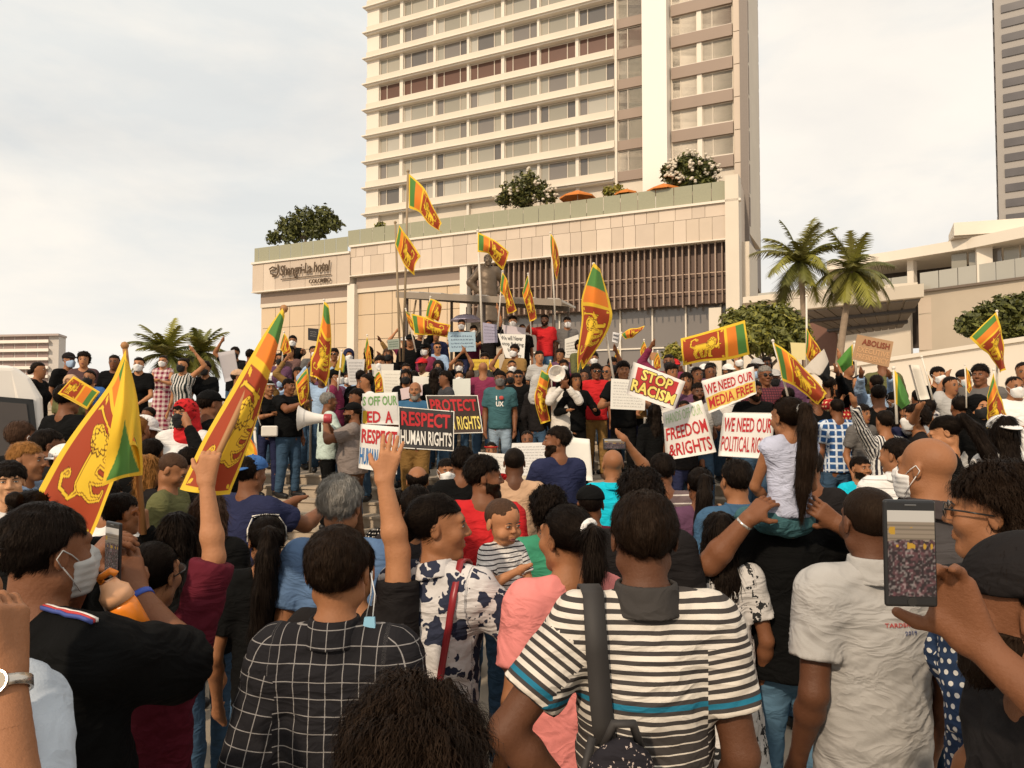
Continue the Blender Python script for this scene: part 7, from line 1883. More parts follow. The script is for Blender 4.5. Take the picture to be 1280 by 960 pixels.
# floral shirt, baby, pink tee
pf = person(547, 616, 2.5, 163, 'woman in white shirt with black leaf print looking right, carrying the baby', top=('elbow', (0.60, 0.57, 0.55), 'floral', (0.03, 0.035, 0.06), .085, .42), collar=.035, hair='lowbun', hcol='black', tone=1, build='f', turn=-68, features=True,
            targets={1: (T(640, 775, 2.72), (.8, -.3, -.6))}, hands={1: dict(fine=True)}, vs=.010, seed=3, loose=.022, hem=.80)
belt(pf, 'shoulder_bag', 'dark red leather shoulder strap across the back of the leaf print shirt', mat('red_leather', (.26, .02, .025), .35), .022, [(-.10, -.05, 0), (-.10, -.02, 0), (-.10, .01, 0), (-.10, .04, 0), (-.10, 1.40, 1), (-.098, 1.37, 1), (-.092, 1.34, 1), (-.085, 1.30, 1), (-.07, 1.20, 1), (-.055, 1.10, 1), (-.04, 1.0, 1), (-.03, .92, 1)])
S, E, Wr = pf[1].arm[1]
person(628, 641, 2.86, 38, 'baby in white tee with dark stripes, held on the woman arm', top=('short', (0.72, 0.69, 0.65), 'stripes', (0.04, 0.035, 0.04), .035, .28), bot=('trousers', 'lgrey'), hair='buzz', hcol='brown', tone=0, build='baby', H=.80, legs='sit', arms=('clasp', 'chest'), vs=.016, fine=2, nod=8, loose=.02, hem=.86, shoes=None, name='baby')
pk = person(708, 629, 2.4, 196, 'woman in pink tee with a white band round her low ponytail', top=('short', 'pink'), hair='ponytail', hcol='black', tone=1, build='f', turn=22, gear=(('scrunchie', 'white'),), vs=.010, features=True, bot=('trousers', 'lgrey'), arms=('down', 'down'), seed=1, loose=.022)
back_print(pk, 'LIVE', -.075, -.015, 1.372, 1.392, mat('ink_white', (.8, .76, .7), .7))
# man carrying a girl on his shoulders
pm_ = person(985, 574, 3.3, 181, 'man in black tee and blue jeans carrying the girl on his shoulders', top=('short', 'black'), hair='short', tone=2, build='heavy', features=False, targets={0: (T(936, 648, 3.05), (-1, -.4, -.7)), 1: (T(1048, 655, 3.05), (1, -.4, -.7))}, hands={0: dict(fine=True, n=(0, .5, -1), d=(.6, .2, .5)), 1: dict(fine=True)}, vs=.0125, hem=.80, bot=('trousers', (.10, .19, .28)))
band_on(pm_, 0, .031, .014, mat('silver', (.6, .56, .5), .25, .8), 'bracelet', .03)
person(985, 501, 3.13, 184, 'girl with long ponytail riding on the shoulders of the man in black', top=('none', (.46, .48, .60)), bot=('shorts', 'teal'), hair='longtail', hcol='dark', tone=1, build='child', H=1.06, legs='straddle', arms=('clasp', 'clasp'), turn=12, gear=(('scrunchie', 'white'),), vs=.016, fine=2, features=False, shoes=None, hem=.93, loose=.02)
# dotted blouse, curly hair, glasses
person(1247, 583, 1.95, 212, 'woman in navy blouse with white dots, curly hair and glasses', top=('elbow', (0.022, 0.04, 0.085), 'dots', (0.62, 0.60, 0.55), .024, .24), hair='curly', hcol='dark', tone=1, build='f', turn=20, gear=('glasses',), vs=.010, seed=2, loose=.024, features=True, wr=.006)
# dark cap, arm with phone
pq = person(1292, 668, 1.2, 252, 'bearded man in dark cap cut off by the right edge', top=('short', 'charcoal'), hair='short', tone=2, build='slim', gear=(('cap', 'charcoal'), 'beard'), turn=-20, vs=.009, seed=2)
person(1985, 895, .75, 180, 'person outside the right edge whose bare arm holds up the black phone', top=('short', 'navy'), hair='short', tone=2, build='slim', H=1.66, targets={0: (T(1203, 787, 1.12), (.6, .1, -1))}, hands={0: dict(fine=True, d=(-.40, .08, .9), n=(-.75, -.62, .1), side=-1, thumb=.2)}, curl=(.5, .3), vs=.009, seed=2, features=False)
phone(T(1137, 691, 1.045), .0725, .148, (-.02, -1, .04), (0.015, 0, 1), 'black phone filming the crowd, held up at right')
# bald man with a mask
pz = person(1160, 545, 2.85, 190, 'bald man in charcoal polo with red collar line and white mask', top=('short', (.06, .054, .054)), collar=.045, ccol=(.05, .04, .04), hair=None, tone=1, build='heavy', turn=20, gear=('mask',), features=True, fine=2, vs=.0125)
# arm with a wrist watch at the left edge
pl = person(-80, 640, 1.30, 176, 'person at the left edge in pale blue shirt with a steel wrist watch', top=('elbow', (.45, .50, .56)), hair='short', tone=1, targets={1: (T(6, 842, 1.16), (.5, -.7, -.9))}, hands={1: dict(fine=True, d=(-.2, .3, 1), n=(-.8, .2, 0))}, curl=(.4, .6), features=False, vs=.010, build='m')
band_on(pl, 1, .032, .016, mat('steel', (.55, .50, .44), .25, .9), 'watch_strap', .02)
S, E, Wr = pl[1].arm[1]; u = nrm(E - Wr); c = Wr + u * .02; nd = nrm(rotz(-R(176)) @ V(.3, -1, 0)); nd = nrm(nd - u * (nd @ u)); m_ = MB(); m_.tube([tuple(c + nd * .028), tuple(c + nd * .038)], .018, 20); m_.link('watch_case', mat('steel', (0, 0, 0)), pl[0]); m_ = MB(); m_.tube([tuple(c + nd * .0382), tuple(c + nd * .039)], .0155, 20); m_.link('watch_face', mat('dial', (.30, .24, .17), .5), pl[0])

# ------------------------------------------------------------------ the crowd, one by one
Q = person
MK, MKK, MKB = (('mask', 'white'),), (('mask', 'black'),), (('mask', 'lblue'),)
S_ = lambda c, *a: ('short', c, *a)
L_ = lambda c, *a: ('long', c, *a)
NS = lambda c, *a: ('none', c, *a)
# --- ground, centre and right, between the near ones and the steps
Q(605, 571, 4.1, 170, 'bearded man in bright red tee looking right', S_('red'), hair='thick', gear=('beard',), turn=-72, tone=2, collar=.0, seed=1, features=True)
Q(643, 559, 5.3, 181, 'man in tan shirt with printed outline letters on the back', S_('tan'), hair='buzz', hcol='black', tone=3, arms=('clasp', 'clasp'), fine=1)
back_print((people[-1][0], people[-1][1]), 'WE', -.03, .07, 1.24, 1.32, mat('ink_brown', (.22, .10, .06), .8), 0)
back_print((people[-1][0], people[-1][1]), 'ARE', -.05, .08, 1.13, 1.20, mat('ink_brown', (0, 0, 0), .8), 0)
Q(697, 532, 6.0, 205, 'bearded man in navy tee looking left over the written sheets', S_('navy'), hair='short', gear=('beard',), turn=62, tone=2, arms=('clasp', 'clasp'), features=True)
Q(766, 561, 5.3, 184, 'bald man in turquoise shirt filming with a raised phone', S_('turq'), hair=None, tone=1, arms=('down', 'phone'), targets={1: (T(786, 558, 5.0), (1, .1, -.6))}, collar=.03)
phone(T(768, 555, 4.95), .15, .075, (0, -1, .1), (0, 0, 1), 'phone held sideways by the bald man in turquoise')
Q(738, 607, 4.0, 182, 'person in a dark knitted cap and maroon top', S_('maroon'), hair='buzz', gear=(('cap', 'black'),), tone=2)
Q(800, 588, 3.1, 180, 'person with bushy dark hair right behind the striped man head', S_('charcoal'), hair='curly', tone=2, vs=.016)
Q(828, 566, 4.7, 186, 'man in grey tee with thin white stripes', S_((.14, .10, .10), 'stripes', (.55, .5, .45), .05, .16), hair='short', tone=2)
Q(875, 583, 4.3, 178, 'woman in purple top with long dark ponytail and tan shoulder bag', S_('purple'), hair='longtail', tone=2, build='f')
tb_, _o = belt((people[-1][0], people[-1][1]), 'handbag', 'tan leather handbag on the shoulder of the woman in purple', mat('tan_leather', (.36, .19, .09), .5), .02, [(-.11, -.04, 0), (-.11, .0, 0), (-.11, .04, 0), (-.11, 1.36, 1), (-.13, 1.25, 1), (-.12, 1.12, 1)])
v_, q_ = solid([cone((-.10, .19, 1.02), (-.10, .20, .86), .07, .12, sc=(1, .5, 1), k=.02)], .012); link('bag_body', mesh_np('bag_body', v_, q_), mat('tan_leather', (0, 0, 0)), tb_)
Q(921, 574, 3.9, 190, 'man in blue denim shirt below the political rights banner', S_('denim'), hair='short', tone=1, collar=.04, vs=.014)
Q(900, 640, 3.2, 180, 'woman in black and white patterned dress behind the striped man', ('dress_short', (.6, .57, .54), 'floral', (.03, .03, .03), .06, .35), hair='long', tone=2, build='f', H=1.5)
Q(1075, 570, 6.3, 12, 'smiling bearded man facing us in a teal shirt', S_('turq'), hair='short', tone=1, gear=('beard', 'smile'), nod=-4, fine=2, vs=.014, features=True)
Q(1120, 547, 4.9, 168, 'man in white shirt with thin grey stripes looking left', S_('white', 'stripes', (.42, .40, .38), .05, .14), hair='short', tone=1, turn=40, build='m', collar=.04)
Q(1046, 498, 8.6, 178, 'man in blue and white checked shirt with his back to us', S_((.03, .09, .24), 'check', (.60, .66, .74), .075, .28), hair='short', tone=2, vs=.016)
Q(1020, 489, 8.3, 182, 'person in black with a black baseball cap and white mask cord', S_('black'), hair='short', gear=(('cap', 'black'),), tone=2, arms=('phone', 'phone'))
Q(1106, 512, 7.0, 186, 'woman in black and white striped long sleeves with one fist up', L_((.70, .67, .62), 'vstripes', (.03, .03, .04), .03, .5), hair='short', tone=1, build='f', targets={0: (T(1068, 506, 6.9), (-1, 0, -.5))}, vs=.016)
Q(1078, 506, 7.6, 20, 'child face with lowered mask beside the striped sleeve', S_('grey'), hair='curly', tone=1, build='slim', H=1.45)
Q(1183, 518, 5.6, 240, 'young woman in black sleeveless top with a long dark plait looking down', NS('black'), hair='longtail', tone=0, build='f', nod=25, arms=('clasp', 'clasp'), fine=2, features=True)
Q(1158, 496, 6.8, 178, 'man in white tee, forearm raised with the paper roll', S_('white'), hair='short', tone=1, targets={0: (T(1160, 478, 6.4), (-.6, .2, -1))})
Q(1200, 494, 7.0, 170, 'man with short black hair behind the woman with the plait', S_('lgrey'), hair='short', tone=2)
Q(1254, 506, 5.6, 176, 'person in white top and white baseball cap with a thin shoulder strap', S_('white'), hair='long', gear=(('backcap', 'white'),), tone=1, build='f')
Q(1221, 493, 7.2, 8, 'woman in black headscarf and black mask near the hanging flag', L_('black'), hair=None, gear=(('scarf', 'black'), ('mask', 'black')), tone=0, build='f')
Q(1225, 456, 8.4, -48, 'heavy man in grey tee looking left near the white wall', S_('grey'), hair='thick', tone=2, build='heavy', fine=1)
Q(1204, 462, 9.0, 5, 'man in teal shirt and cap wearing a white mask', S_('turq'), hair='short', gear=(('cap', 'charcoal'),) + MK, tone=1)
Q(1172, 458, 9.2, 5, 'man in black shirt and white mask in front of the white wall', L_('black'), hair='short', gear=MK, tone=0, fine=1)
Q(1148, 486, 8.6, 175, 'person in black and white gingham shirt', L_((.62, .58, .54), 'gingham', (.03, .03, .05), .05, .5), hair='short', tone=2)
Q(1188, 470, 9.2, 10, 'man in pale grey shirt with one fist high', S_('lgrey'), hair='short', arms=('down', 'fist'), tone=1, targets={1: (T(1189, 446, 9.0), (-.6, .1, -.4))})
Q(1268, 470, 7.4, -10, 'man in white shirt at the right edge, thick arm bent', S_('white'), hair='short', gear=MK, arms=('up', 'hold'), tone=1, build='heavy')
Q(1279, 452, 8.2, -30, 'person at the right edge with a raised fist', S_('cream'), hair='short', arms=('fist', 'down'), tone=1)
Q(1095, 468, 8.6, 178, 'man holding the cardboard placard over his head in a denim shirt', L_('lblue'), hair='short', tone=2, targets={0: (T(1075, 452, 8.0), (-1, 0, -.4)), 1: (T(1112, 454, 8.0), (1, 0, -.4))})
Q(1060, 449, 9.4, 20, 'young man in black tee with grey print under the green flag corner', S_('black'), hair='short', tone=1, fine=1)
Q(1036, 470, 9.2, 160, 'person in black raising one arm with the black and white flag', L_('black'), hair='short', tone=2, targets={1: (T(1042, 440, 8.2), (1, 0, -.4))})
Q(1046, 474, 9.0, 15, 'woman in red patterned top and black mask, hand at her brow', S_((.42, .03, .03), 'dots', (.8, .6, .3), .05, .25), hair='long', gear=MKK, arms=('down', 'face'), tone=1, build='f')
Q(1074, 468, 8.9, -60, 'woman in black with green scarf, arm stretched up left', S_('black'), hair='short', tone=0, build='f', arms=('down', 'up'))
Q(1117, 490, 8.2, 10, 'person in dark cap wearing a large white mask', S_('black'), hair='short', gear=(('cap', 'black'),) + MK, tone=1)
Q(1128, 503, 6.4, 30, 'woman with glasses on her head and bare shoulder', NS('navy'), hair='long', tone=1, build='f', gear=MKK)
Q(1146, 506, 5.9, -110, 'woman with thick curly black hair looking left, white mask', S_('charcoal'), hair='curly', gear=MK, tone=1, build='f')
Q(1170, 560, 4.3, 182, 'person in black almost hidden behind the bald masked man', S_('black'), hair='short', tone=2)
Q(1098, 480, 8.0, 165, 'person in black with a white face mask below the cardboard placard', S_('black'), hair='short', gear=MK, tone=2)
Q(1012, 560, 4.6, 180, 'person with cropped hair just right of the girl ponytail', S_('charcoal'), hair='buzz', tone=2)
Q(1140, 610, 4.4, 176, 'person with dark hair in a cream shirt below the man with grey stripes', S_('cream'), hair='short', tone=2, H=1.5)
# banner holders on the steps
Q(943, 475, 8.0, 0, 'bearded man in black tee smiling above the political rights banner', S_('black'), hair='short', gear=('beard',), tone=2, arms=('hold', 'hold'), fine=1)
back_print((people[-1][0], people[-1][1]), 'GIT', -.04, .05, 1.27, 1.33, mat('ink_white', (0, 0, 0), .7), .03, -1)
Q(956, 457, 8.9, 0, 'man in dark checked shirt and sunglasses behind the tilted banners', L_((.16, .04, .05), 'check', (.05, .02, .03), .03, .3), hair='short', hcol='grey', gear=('sunglasses',), tone=2, build='heavy', fine=1)
Q(873, 478, 8.4, -5, 'man in pale grey tee holding the freedom and rights banner', S_('lgrey'), hair='short', tone=3, arms=('hold', 'hold'), fine=1, gear=('stubble',))
Q(871, 458, 9.4, 5, 'man with black hair above the man in pale grey tee', S_('grey'), hair='short', tone=2)
Q(840, 455, 9.6, 10, 'man looking over the top edge of the stop racism banner', S_('white'), hair='thick', tone=1)
Q(858, 465, 9.0, -20, 'woman with hand near her face right of the stop racism banner', S_('purple'), hair='long', tone=1, build='f', arms=('down', 'face'))
Q(887, 456, 9.8, 0, 'man in white shirt and orange scarf above the tilted yellow banner', S_('white'), hair='short', tone=2)
Q(910, 455, 9.8, 5, 'person in white cap and dark mask above the tilted yellow banner', S_('white'), hair='short', gear=(('cap', 'white'), ('mask', 'black')), tone=1)
Q(946, 448, 10.6, 5, 'dark-faced man in a pale knitted cap by the wall end', S_('grey'), hair=None, gear=(('cap', 'lgrey'),), tone=3)
Q(968, 462, 9.6, -10, 'person in cap and mask behind the man in sunglasses', S_('charcoal'), hair='short', gear=(('cap', 'lgrey'),) + MKK, tone=1)
Q(985, 484, 9.0, 170, 'person in black filming low behind the slanting flag', L_('black'), hair='short', tone=1, arms=('phone', 'phone'))
Q(779, 452, 9.2, 0, 'young man with black hair holding the sheet of close writing', S_('black'), hair='thick', tone=1, arms=('hold', 'hold'), bot=('trousers', 'black'), fine=1)
Q(745, 455, 10.4, 0, 'man in red shirt, khaki trousers and sunglasses, arms hanging', S_('red'), bot=('trousers', 'khaki'), hair='thick', gear=('sunglasses',), tone=2, collar=.03, fine=2, vs=.016, arms=('down', 'down'), shoes='brown')
Q(818, 505, 9.0, 180, 'person in black trousers and black top behind the freedom banner', L_('black'), bot=('trousers', 'black'), hair='long', tone=2, build='f')
Q(855, 500, 9.6, 0, 'person in dark jeans partly hidden by the freedom banner', S_('charcoal'), bot=('trousers', 'navy'), hair='short', tone=2)
Q(704, 462, 10.3, 0, 'person in long white and black robe holding up a megaphone', ('dress_long', (.66, .62, .56)), hair='short', gear=(('hood', 'black'),), tone=2, arms=('mega', 'mega'))
Q(720, 466, 10.8, 10, 'woman with long hair behind the robe, thin sticks in hand', L_('black'), bot=('trousers', 'black'), hair='long', tone=1, build='f', arms=('hold', 'hold'))
Q(730, 462, 11.2, 0, 'man in dark shirt just behind the man in the red shirt', S_('navy'), hair='short', tone=2)
Q(625, 463, 10.5, 0, 'man in teal printed tee and pale jeans standing on the steps', S_('teal'), bot=('trousers', 'ljeans'), hair='short', tone=2, fine=2, vs=.016, arms=('down', 'down'), gear=(('mask', 'grey'),))
for tx, a, b, c, d_ in (('I', -.055, -.04, 1.29, 1.35), ('UX', -.055, .055, 1.20, 1.27)): back_print((people[-1][0], people[-1][1]), tx, a, b, c, d_, mat('ink_white', (0, 0, 0), .7), .04, -1)
m_ = MB(); ch_ = people[-1][0]; m_.ell((.02, -.148, 1.325), (.032, .006, .028), 10); m_.ell((.0, 0, 0), (.001,) * 3, 4); MB().ell((.022, -.150, 1.322), (.034, .010, .030), 12).link('printed_heart', mat('ink_red2', (0, 0, 0)), ch_, True)
Q(648, 462, 11.0, 0, 'bearded man in black vest and sunglasses beside the man in teal tee', NS('black'), bot=('trousers', 'black'), hair='short', gear=('sunglasses',), tone=1, fine=1)
Q(604, 452, 11.4, 178, 'bald man in maroon top with a pink sling, back to us', S_('plum'), bot=('trousers', 'jeans'), hair=None, tone=1)
Q(588, 463, 11.2, 176, 'person in pale blue shirt left of the bald man in maroon', L_('lblue'), bot=('trousers', 'jeans'), hair='short', hcol='brown', tone=1)
Q(557, 463, 10.4, -70, 'man in dark grey tee turned left above the protect banner', S_((.05, .05, .055)), hair='short', tone=2, fine=1)
Q(543, 461, 10.9, 185, 'woman with long black hair, back to us, left of the grey-shirted man', S_('black'), hair='long', tone=2, build='f')
Q(519, 477, 9.7, 0, 'bald man with grey beard holding the respect banner', S_((.04, .12, .22)), bot=('trousers', 'khaki'), hair=None, gear=(('beard', 'grey'),), tone=1, arms=('hold', 'hold'), build='heavy', fine=1)
Q(508, 461, 10.8, 0, 'woman with long dark hair and dark mask above the bald bearded man', S_('black'), hair='long', gear=MKK, tone=1, build='f')
Q(458, 467, 10.0, -60, 'young man with black hair looking right above the green letters', S_('white'), hair='short', tone=1)
Q(446, 485, 9.0, -50, 'man with short hair squinting beside the green and red poster', S_('black'), hair='short', tone=2, fine=1)
Q(451, 462, 10.8, 180, 'person in black from behind, left of the young man over the poster', L_('black'), hair='short', tone=1)
Q(442, 503, 8.5, -88, 'man in black cap and grey and white tee blowing into the megaphone', S_((.22, .18, .16)), bot=('trousers', 'brown'), hair='buzz', gear=(('cap', 'black'), 'beard'), tone=2, fine=2, vs=.016, build='heavy', arms=('mega', 'mega'))
Q(410, 490, 9.2, 120, 'grey-haired man in pale green tee seen from the side', S_((.52, .62, .56)), bot=('trousers', 'black'), hair='short', hcol='grey', tone=2, fine=1, arms=('hold', 'hold'))
Q(361, 473, 10.6, 58, 'man in black tee and jeans on the steps, holding a small flag', S_('black'), bot=('trousers', 'jeans'), hair='short', tone=2, fine=2, vs=.016, arms=('down', 'fwd'), build='heavy')
Q(336, 475, 10.7, 40, 'woman in black vest with a white handbag on her hip', NS('black'), bot=('trousers', 'navy'), hair='lowbun', tone=1, fine=1, arms=('clap', 'clap'), build='f', gear=(('headband', 'white'),))
c_ = T(337, 539, 10.3); hb = empty('handbag', tuple(c_), R(15), 'small white handbag hanging by a strap from the woman in black vest', 'handbag'); m_ = MB(); m_.box((-.11, -.035, -.075), (.11, .035, .075)); o = m_.link('bag_body', mat('white_leather', (.75, .70, .62), .4), hb); bv = o.modifiers.new('bevel', 'BEVEL'); bv.width = .015
MB().tube([(-.12, 0, .08), (-.24, .03, .45), (-.18, .10, .62)], .008, 6).link('strap', mat('white_leather', (0, 0, 0)), hb, True)
# lower steps, seated and near
Q(659, 538, 7.8, 0, 'child face just above the written sheet on the lower steps', S_('cream'), hair='short', tone=2, build='slim', H=1.5)
Q(614, 552, 8.2, 0, 'person with red headband crouching behind the low white board', S_('red'), hair='short', gear=(('headband', 'red'),), tone=1, H=1.5)
Q(578, 560, 5.6, 182, 'person with round black hair in black, before the protect banner', S_('black'), hair='thick', tone=2)
Q(558, 573, 6.2, 15, 'person in black mask lowered, face between dark heads', S_('black'), hair='short', gear=MK, tone=1)
Q(522, 582, 5.0, 186, 'man with a bald crown ringed by dark hair', S_('charcoal'), hair='balding', tone=1, gear=())
Q(497, 612, 4.2, 178, 'woman in tiny-dotted dark dress behind the raised arm', ('dress_short', 'black', 'dots', (.5, .45, .4), .02, .2), hair='bun', tone=2, build='f')
Q(520, 606, 3.6, 182, 'person in faded black tee and wrist watch left of the leaf print shirt', S_((.022, .018, .018)), hair='short', tone=1)
Q(685, 610, 3.5, 184, 'woman with dark curls in a plain green top', S_('green'), hair='curly', tone=2, build='f', vs=.016)
# --- left of the steps, on the ground
Q(152, 616, 3.7, 170, 'person in black long sleeves gripping the stick of the drooping flag', L_('black'), hair='short', tone=1, targets={1: (T(180, 662, 3.45), (1, .2, -1))}, hands={1: dict(fine=True, d=(0, -.1, 1), n=(-1, 0, 0))}, curl=(.3, 1.0), vs=.014, turn=-30)
Q(222, 640, 3.4, 178, 'person in black with a pale striped sleeve end', L_('black'), hair='long', tone=1, build='f')
Q(312, 570, 4.6, 150, 'man in navy shirt and blue cap worn backwards', S_('navy'), hair='short', gear=(('backcap', 'blue'),), tone=2, build='heavy', arms=('fwd', 'fwd'))
Q(135, 600, 4.3, 176, 'person in white tee with a red print under the flag fold', S_('white'), hair='short', tone=1)
Q(32, 552, 4.6, 95, 'man with ginger-dyed hair in pale blue shirt, fist at chin', S_('lblue'), hair='short', hcol='ginger', tone=1, arms=('face', 'down'), fine=1)
Q(12, 576, 4.1, 35, 'woman with short black hair and lowered white mask facing us', S_('white'), hair='fringe', tone=4, build='f', fine=2)
Q(38, 612, 3.3, 178, 'person with dark tied hair low at the left, before the boy', S_('black'), hair='bun', tone=1, build='f')
Q(26, 526, 5.6, 160, 'person with brown hair and mask in front of the van', S_('black'), hair='short', hcol='brown', gear=MK, tone=2)
Q(60, 536, 5.2, 128, 'dark-haired person in dark grey before the van window', S_('charcoal'), hair='short', gear=MKK, tone=2)
Q(82, 556, 4.8, 176, 'person in a white sun hat beside the drooping flag', S_('maroon'), hair='short', gear=(('sunhat', 'white'),), tone=2)
Q(84, 480, 6.3, 160, 'man in black stretching his arm to the tilted flag board', S_('black'), hair='short', tone=2, targets={1: (T(112, 514, 5.95), (.3, .1, -1))}, H=1.86)
Q(214, 566, 4.8, 95, 'bald brown-skinned man bowed to the right', S_('olive'), hair='buzz', hcol='brown', nod=30, tone=1)
Q(185, 568, 5.2, 140, 'person with blond-brown hair behind the bowed man', S_('charcoal'), hair='long', hcol='ginger', tone=1, build='f')
Q(190, 548, 5.6, 178, 'person in black with a raised white glove under the yellow flag', L_('black'), hair='short', tone=1, arms=('down', 'fist'))
Q(203, 503, 6.9, 120, 'man in white sun hat bending forward in black', L_('black'), hair='short', gear=(('sunhat', 'white'),), nod=30, tone=1, lean=12)
Q(231, 499, 6.6, 20, 'woman in red headscarf, black mask and white blouse', ('elbow', 'white'), hair='fringe', gear=(('scarf', 'red'), ('mask', 'black')), tone=0, build='f', turn=-25, fine=2, vs=.016, features=True)
Q(262, 488, 6.9, 140, 'man in black shirt and black cap looking right', S_('black'), hair='short', gear=(('cap', 'black'),), tone=2, build='heavy')
Q(298, 462, 8.6, 100, 'man in beige cap looking right behind the tapering flag', S_('grey'), hair='short', gear=(('cap', 'tan'),), tone=1)
Q(236, 560, 5.4, 170, 'person in black bending beside the blouse of the red scarf', S_('black'), hair='short', nod=25, tone=2)
Q(290, 520, 7.4, 175, 'person in charcoal shirt hidden by the tapering flag', S_('charcoal'), hair='short', tone=2)
Q(172, 520, 6.6, 170, 'person in black with fair tied hair right of the drooping flag', S_('black'), hair='bun', hcol='ginger', tone=1, build='f')
# --- along the wall at the left
Q(48, 452, 9.2, 95, 'woman with tied black hair seen from the side over the van', S_('black'), hair='lowbun', tone=1, build='f')
Q(86, 440, 10.2, 60, 'person in dark cap and blue mask over the tilted board', S_('black'), hair='short', gear=(('cap', 'charcoal'), ('mask', 'lblue')), tone=1)
Q(105, 437, 10.4, 20, 'woman with curly hair, arms folded, above the tilted board', S_((.09, .05, .05)), hair='curly', tone=0, arms=('cross', 'cross'), build='f')
Q(89, 459, 9.0, 10, 'masked woman with fair headscarf behind the tilted board', S_('olive'), hair=None, gear=(('scarf', 'tan'), ('mask', 'charcoal')), tone=1, build='f')
Q(112, 462, 9.4, 5, 'person in bright blue top beside the folded arms', S_('blue'), hair='short', tone=1, gear=MKK)
Q(143, 443, 12.6, 15, 'dark-haired woman in black by the tip of the drooping flag', S_('black'), hair='lowbun', tone=2, build='f')
Q(174, 446, 12.8, 10, 'woman in black tee and trousers, hands clasped, white mask', S_('black'), bot=('trousers', 'black'), hair='lowbun', gear=MK, tone=0, build='f', arms=('clasp', 'clasp'))
Q(204, 444, 12.8, 5, 'woman in red and white chequered dress and white mask', ('dress_none', (.62, .50, .46), 'gingham', (.20, .02, .05), .09, .5), hair='lowbun', gear=MK, tone=0, build='f', arms=('clap', 'clap'))
Q(229, 447, 12.8, -10, 'woman in black and white striped top and long patterned skirt, phone raised', NS((.55, .52, .48), 'vstripes', (.02, .03, .03), .05, .5), bot=('skirt', (.5, .5, .42), 'dots', (.02, .05, .04), .06, .35), hair='bun', gear=MKK, tone=0, build='f', arms=('fist', 'down'))
Q(257, 452, 12.4, 0, 'woman in black tee with pale print sitting between the rails', S_('black'), hair='thick', gear=MKK, tone=1, build='f', arms=('clasp', 'clasp'))
Q(294, 434, 13.0, 10, 'person raising a pink fist at the far left of the crowd', S_('black'), hair='thick', gear=MKK, tone=1, arms=('down', 'fist'))
Q(313, 436, 13.2, 170, 'dark-haired person beside the raised pink fist', S_('black'), hair='short', tone=2)
# --- stepped crowd at centre left
Q(366, 419, 13.2, 8, 'man in black tee and white mask raising the black sign', S_('black'), hair='short', gear=MK, tone=1, targets={0: (T(390, 428, 12.2), (1, 0, -.6))}, fine=1)
Q(392, 432, 13.0, 40, 'man in grey tee looking right under the black sign', S_('grey'), hair='short', gear=MK, tone=1)
Q(363, 432, 12.3, 5, 'woman in brown top under the man with the white mask', S_((.16, .09, .08)), hair='long', tone=0, build='f')
Q(341, 438, 12.6, 0, 'person in white top and glasses near the tapering flag tip', S_('white'), hair='short', gear=(('headband', 'white'),), tone=1, build='f')
Q(350, 441, 12.4, 10, 'woman with dark mask beside the person in white top', S_('purple'), hair='lowbun', gear=MKK, tone=1, build='f')
Q(436, 436, 12.0, 20, 'person in navy hood and white mask, black clothes', L_('black'), hair='short', gear=(('hood', 'navy'),) + MK, tone=0, fine=1)
Q(419, 461, 10.6, 90, 'person in dark cap with white mask left of the young man over the poster', L_('plum'), hair='short', gear=(('cap', 'black'),) + MK, tone=1)
Q(475, 445, 12.2, 0, 'person with rounded black hair and white mask over the white sheets', S_('charcoal'), hair='thick', gear=MK, tone=0)
Q(485, 435, 12.8, 10, 'fair-haired woman in black mask under the grey-green placard', S_('black'), hair='long', hcol='brown', gear=MKK, tone=1, build='f')
Q(548, 450, 12.2, 0, 'person in black mask and dark headscarf near the yellow placards', L_('black'), hair=None, gear=(('scarf', 'charcoal'), ('mask', 'charcoal')), tone=1, build='f')
Q(574, 449, 12.4, 0, 'woman in black mask raising both arms below the pale blue placard', S_('black'), hair='short', gear=MK, tone=1, build='f', targets={0: (T(582, 440, 12.2), (.6, 0, -.5)), 1: (T(576, 442, 12.2), (-.8, 0, -.5))})
Q(574, 463, 11.7, 5, 'woman in white mask holding the sheet below the raised arms', S_('black'), hair='short', gear=MK, tone=0, build='f', arms=('hold', 'hold'))
Q(606, 441, 13.2, 0, 'woman with dark hair peering over the left yellow placard', S_('grey'), hair='thick', tone=1, build='f')
Q(640, 450, 12.2, 5, 'person in white mask with arm raised below the handwritten placard', S_('black'), hair='short', gear=MK, tone=1, arms=('down', 'fist'))
Q(638, 463, 11.6, 0, 'person in black mask left of the man in black vest', S_('charcoal'), hair='short', gear=MKK, tone=1)
Q(674, 438, 12.4, 15, 'woman in pale grey shawl and bare arms calling out', S_('lgrey'), hair='bun', tone=0, build='f', fine=1)
Q(672, 468, 11.2, 150, 'person in pale headscarf crouched before the robe', L_('charcoal'), hair=None, gear=(('scarf', 'lgrey'),), tone=1, build='f')
Q(705, 449, 12.2, 0, 'person in white mask just above the megaphone horn', S_('maroon'), hair='long', gear=MK, tone=1, build='f')
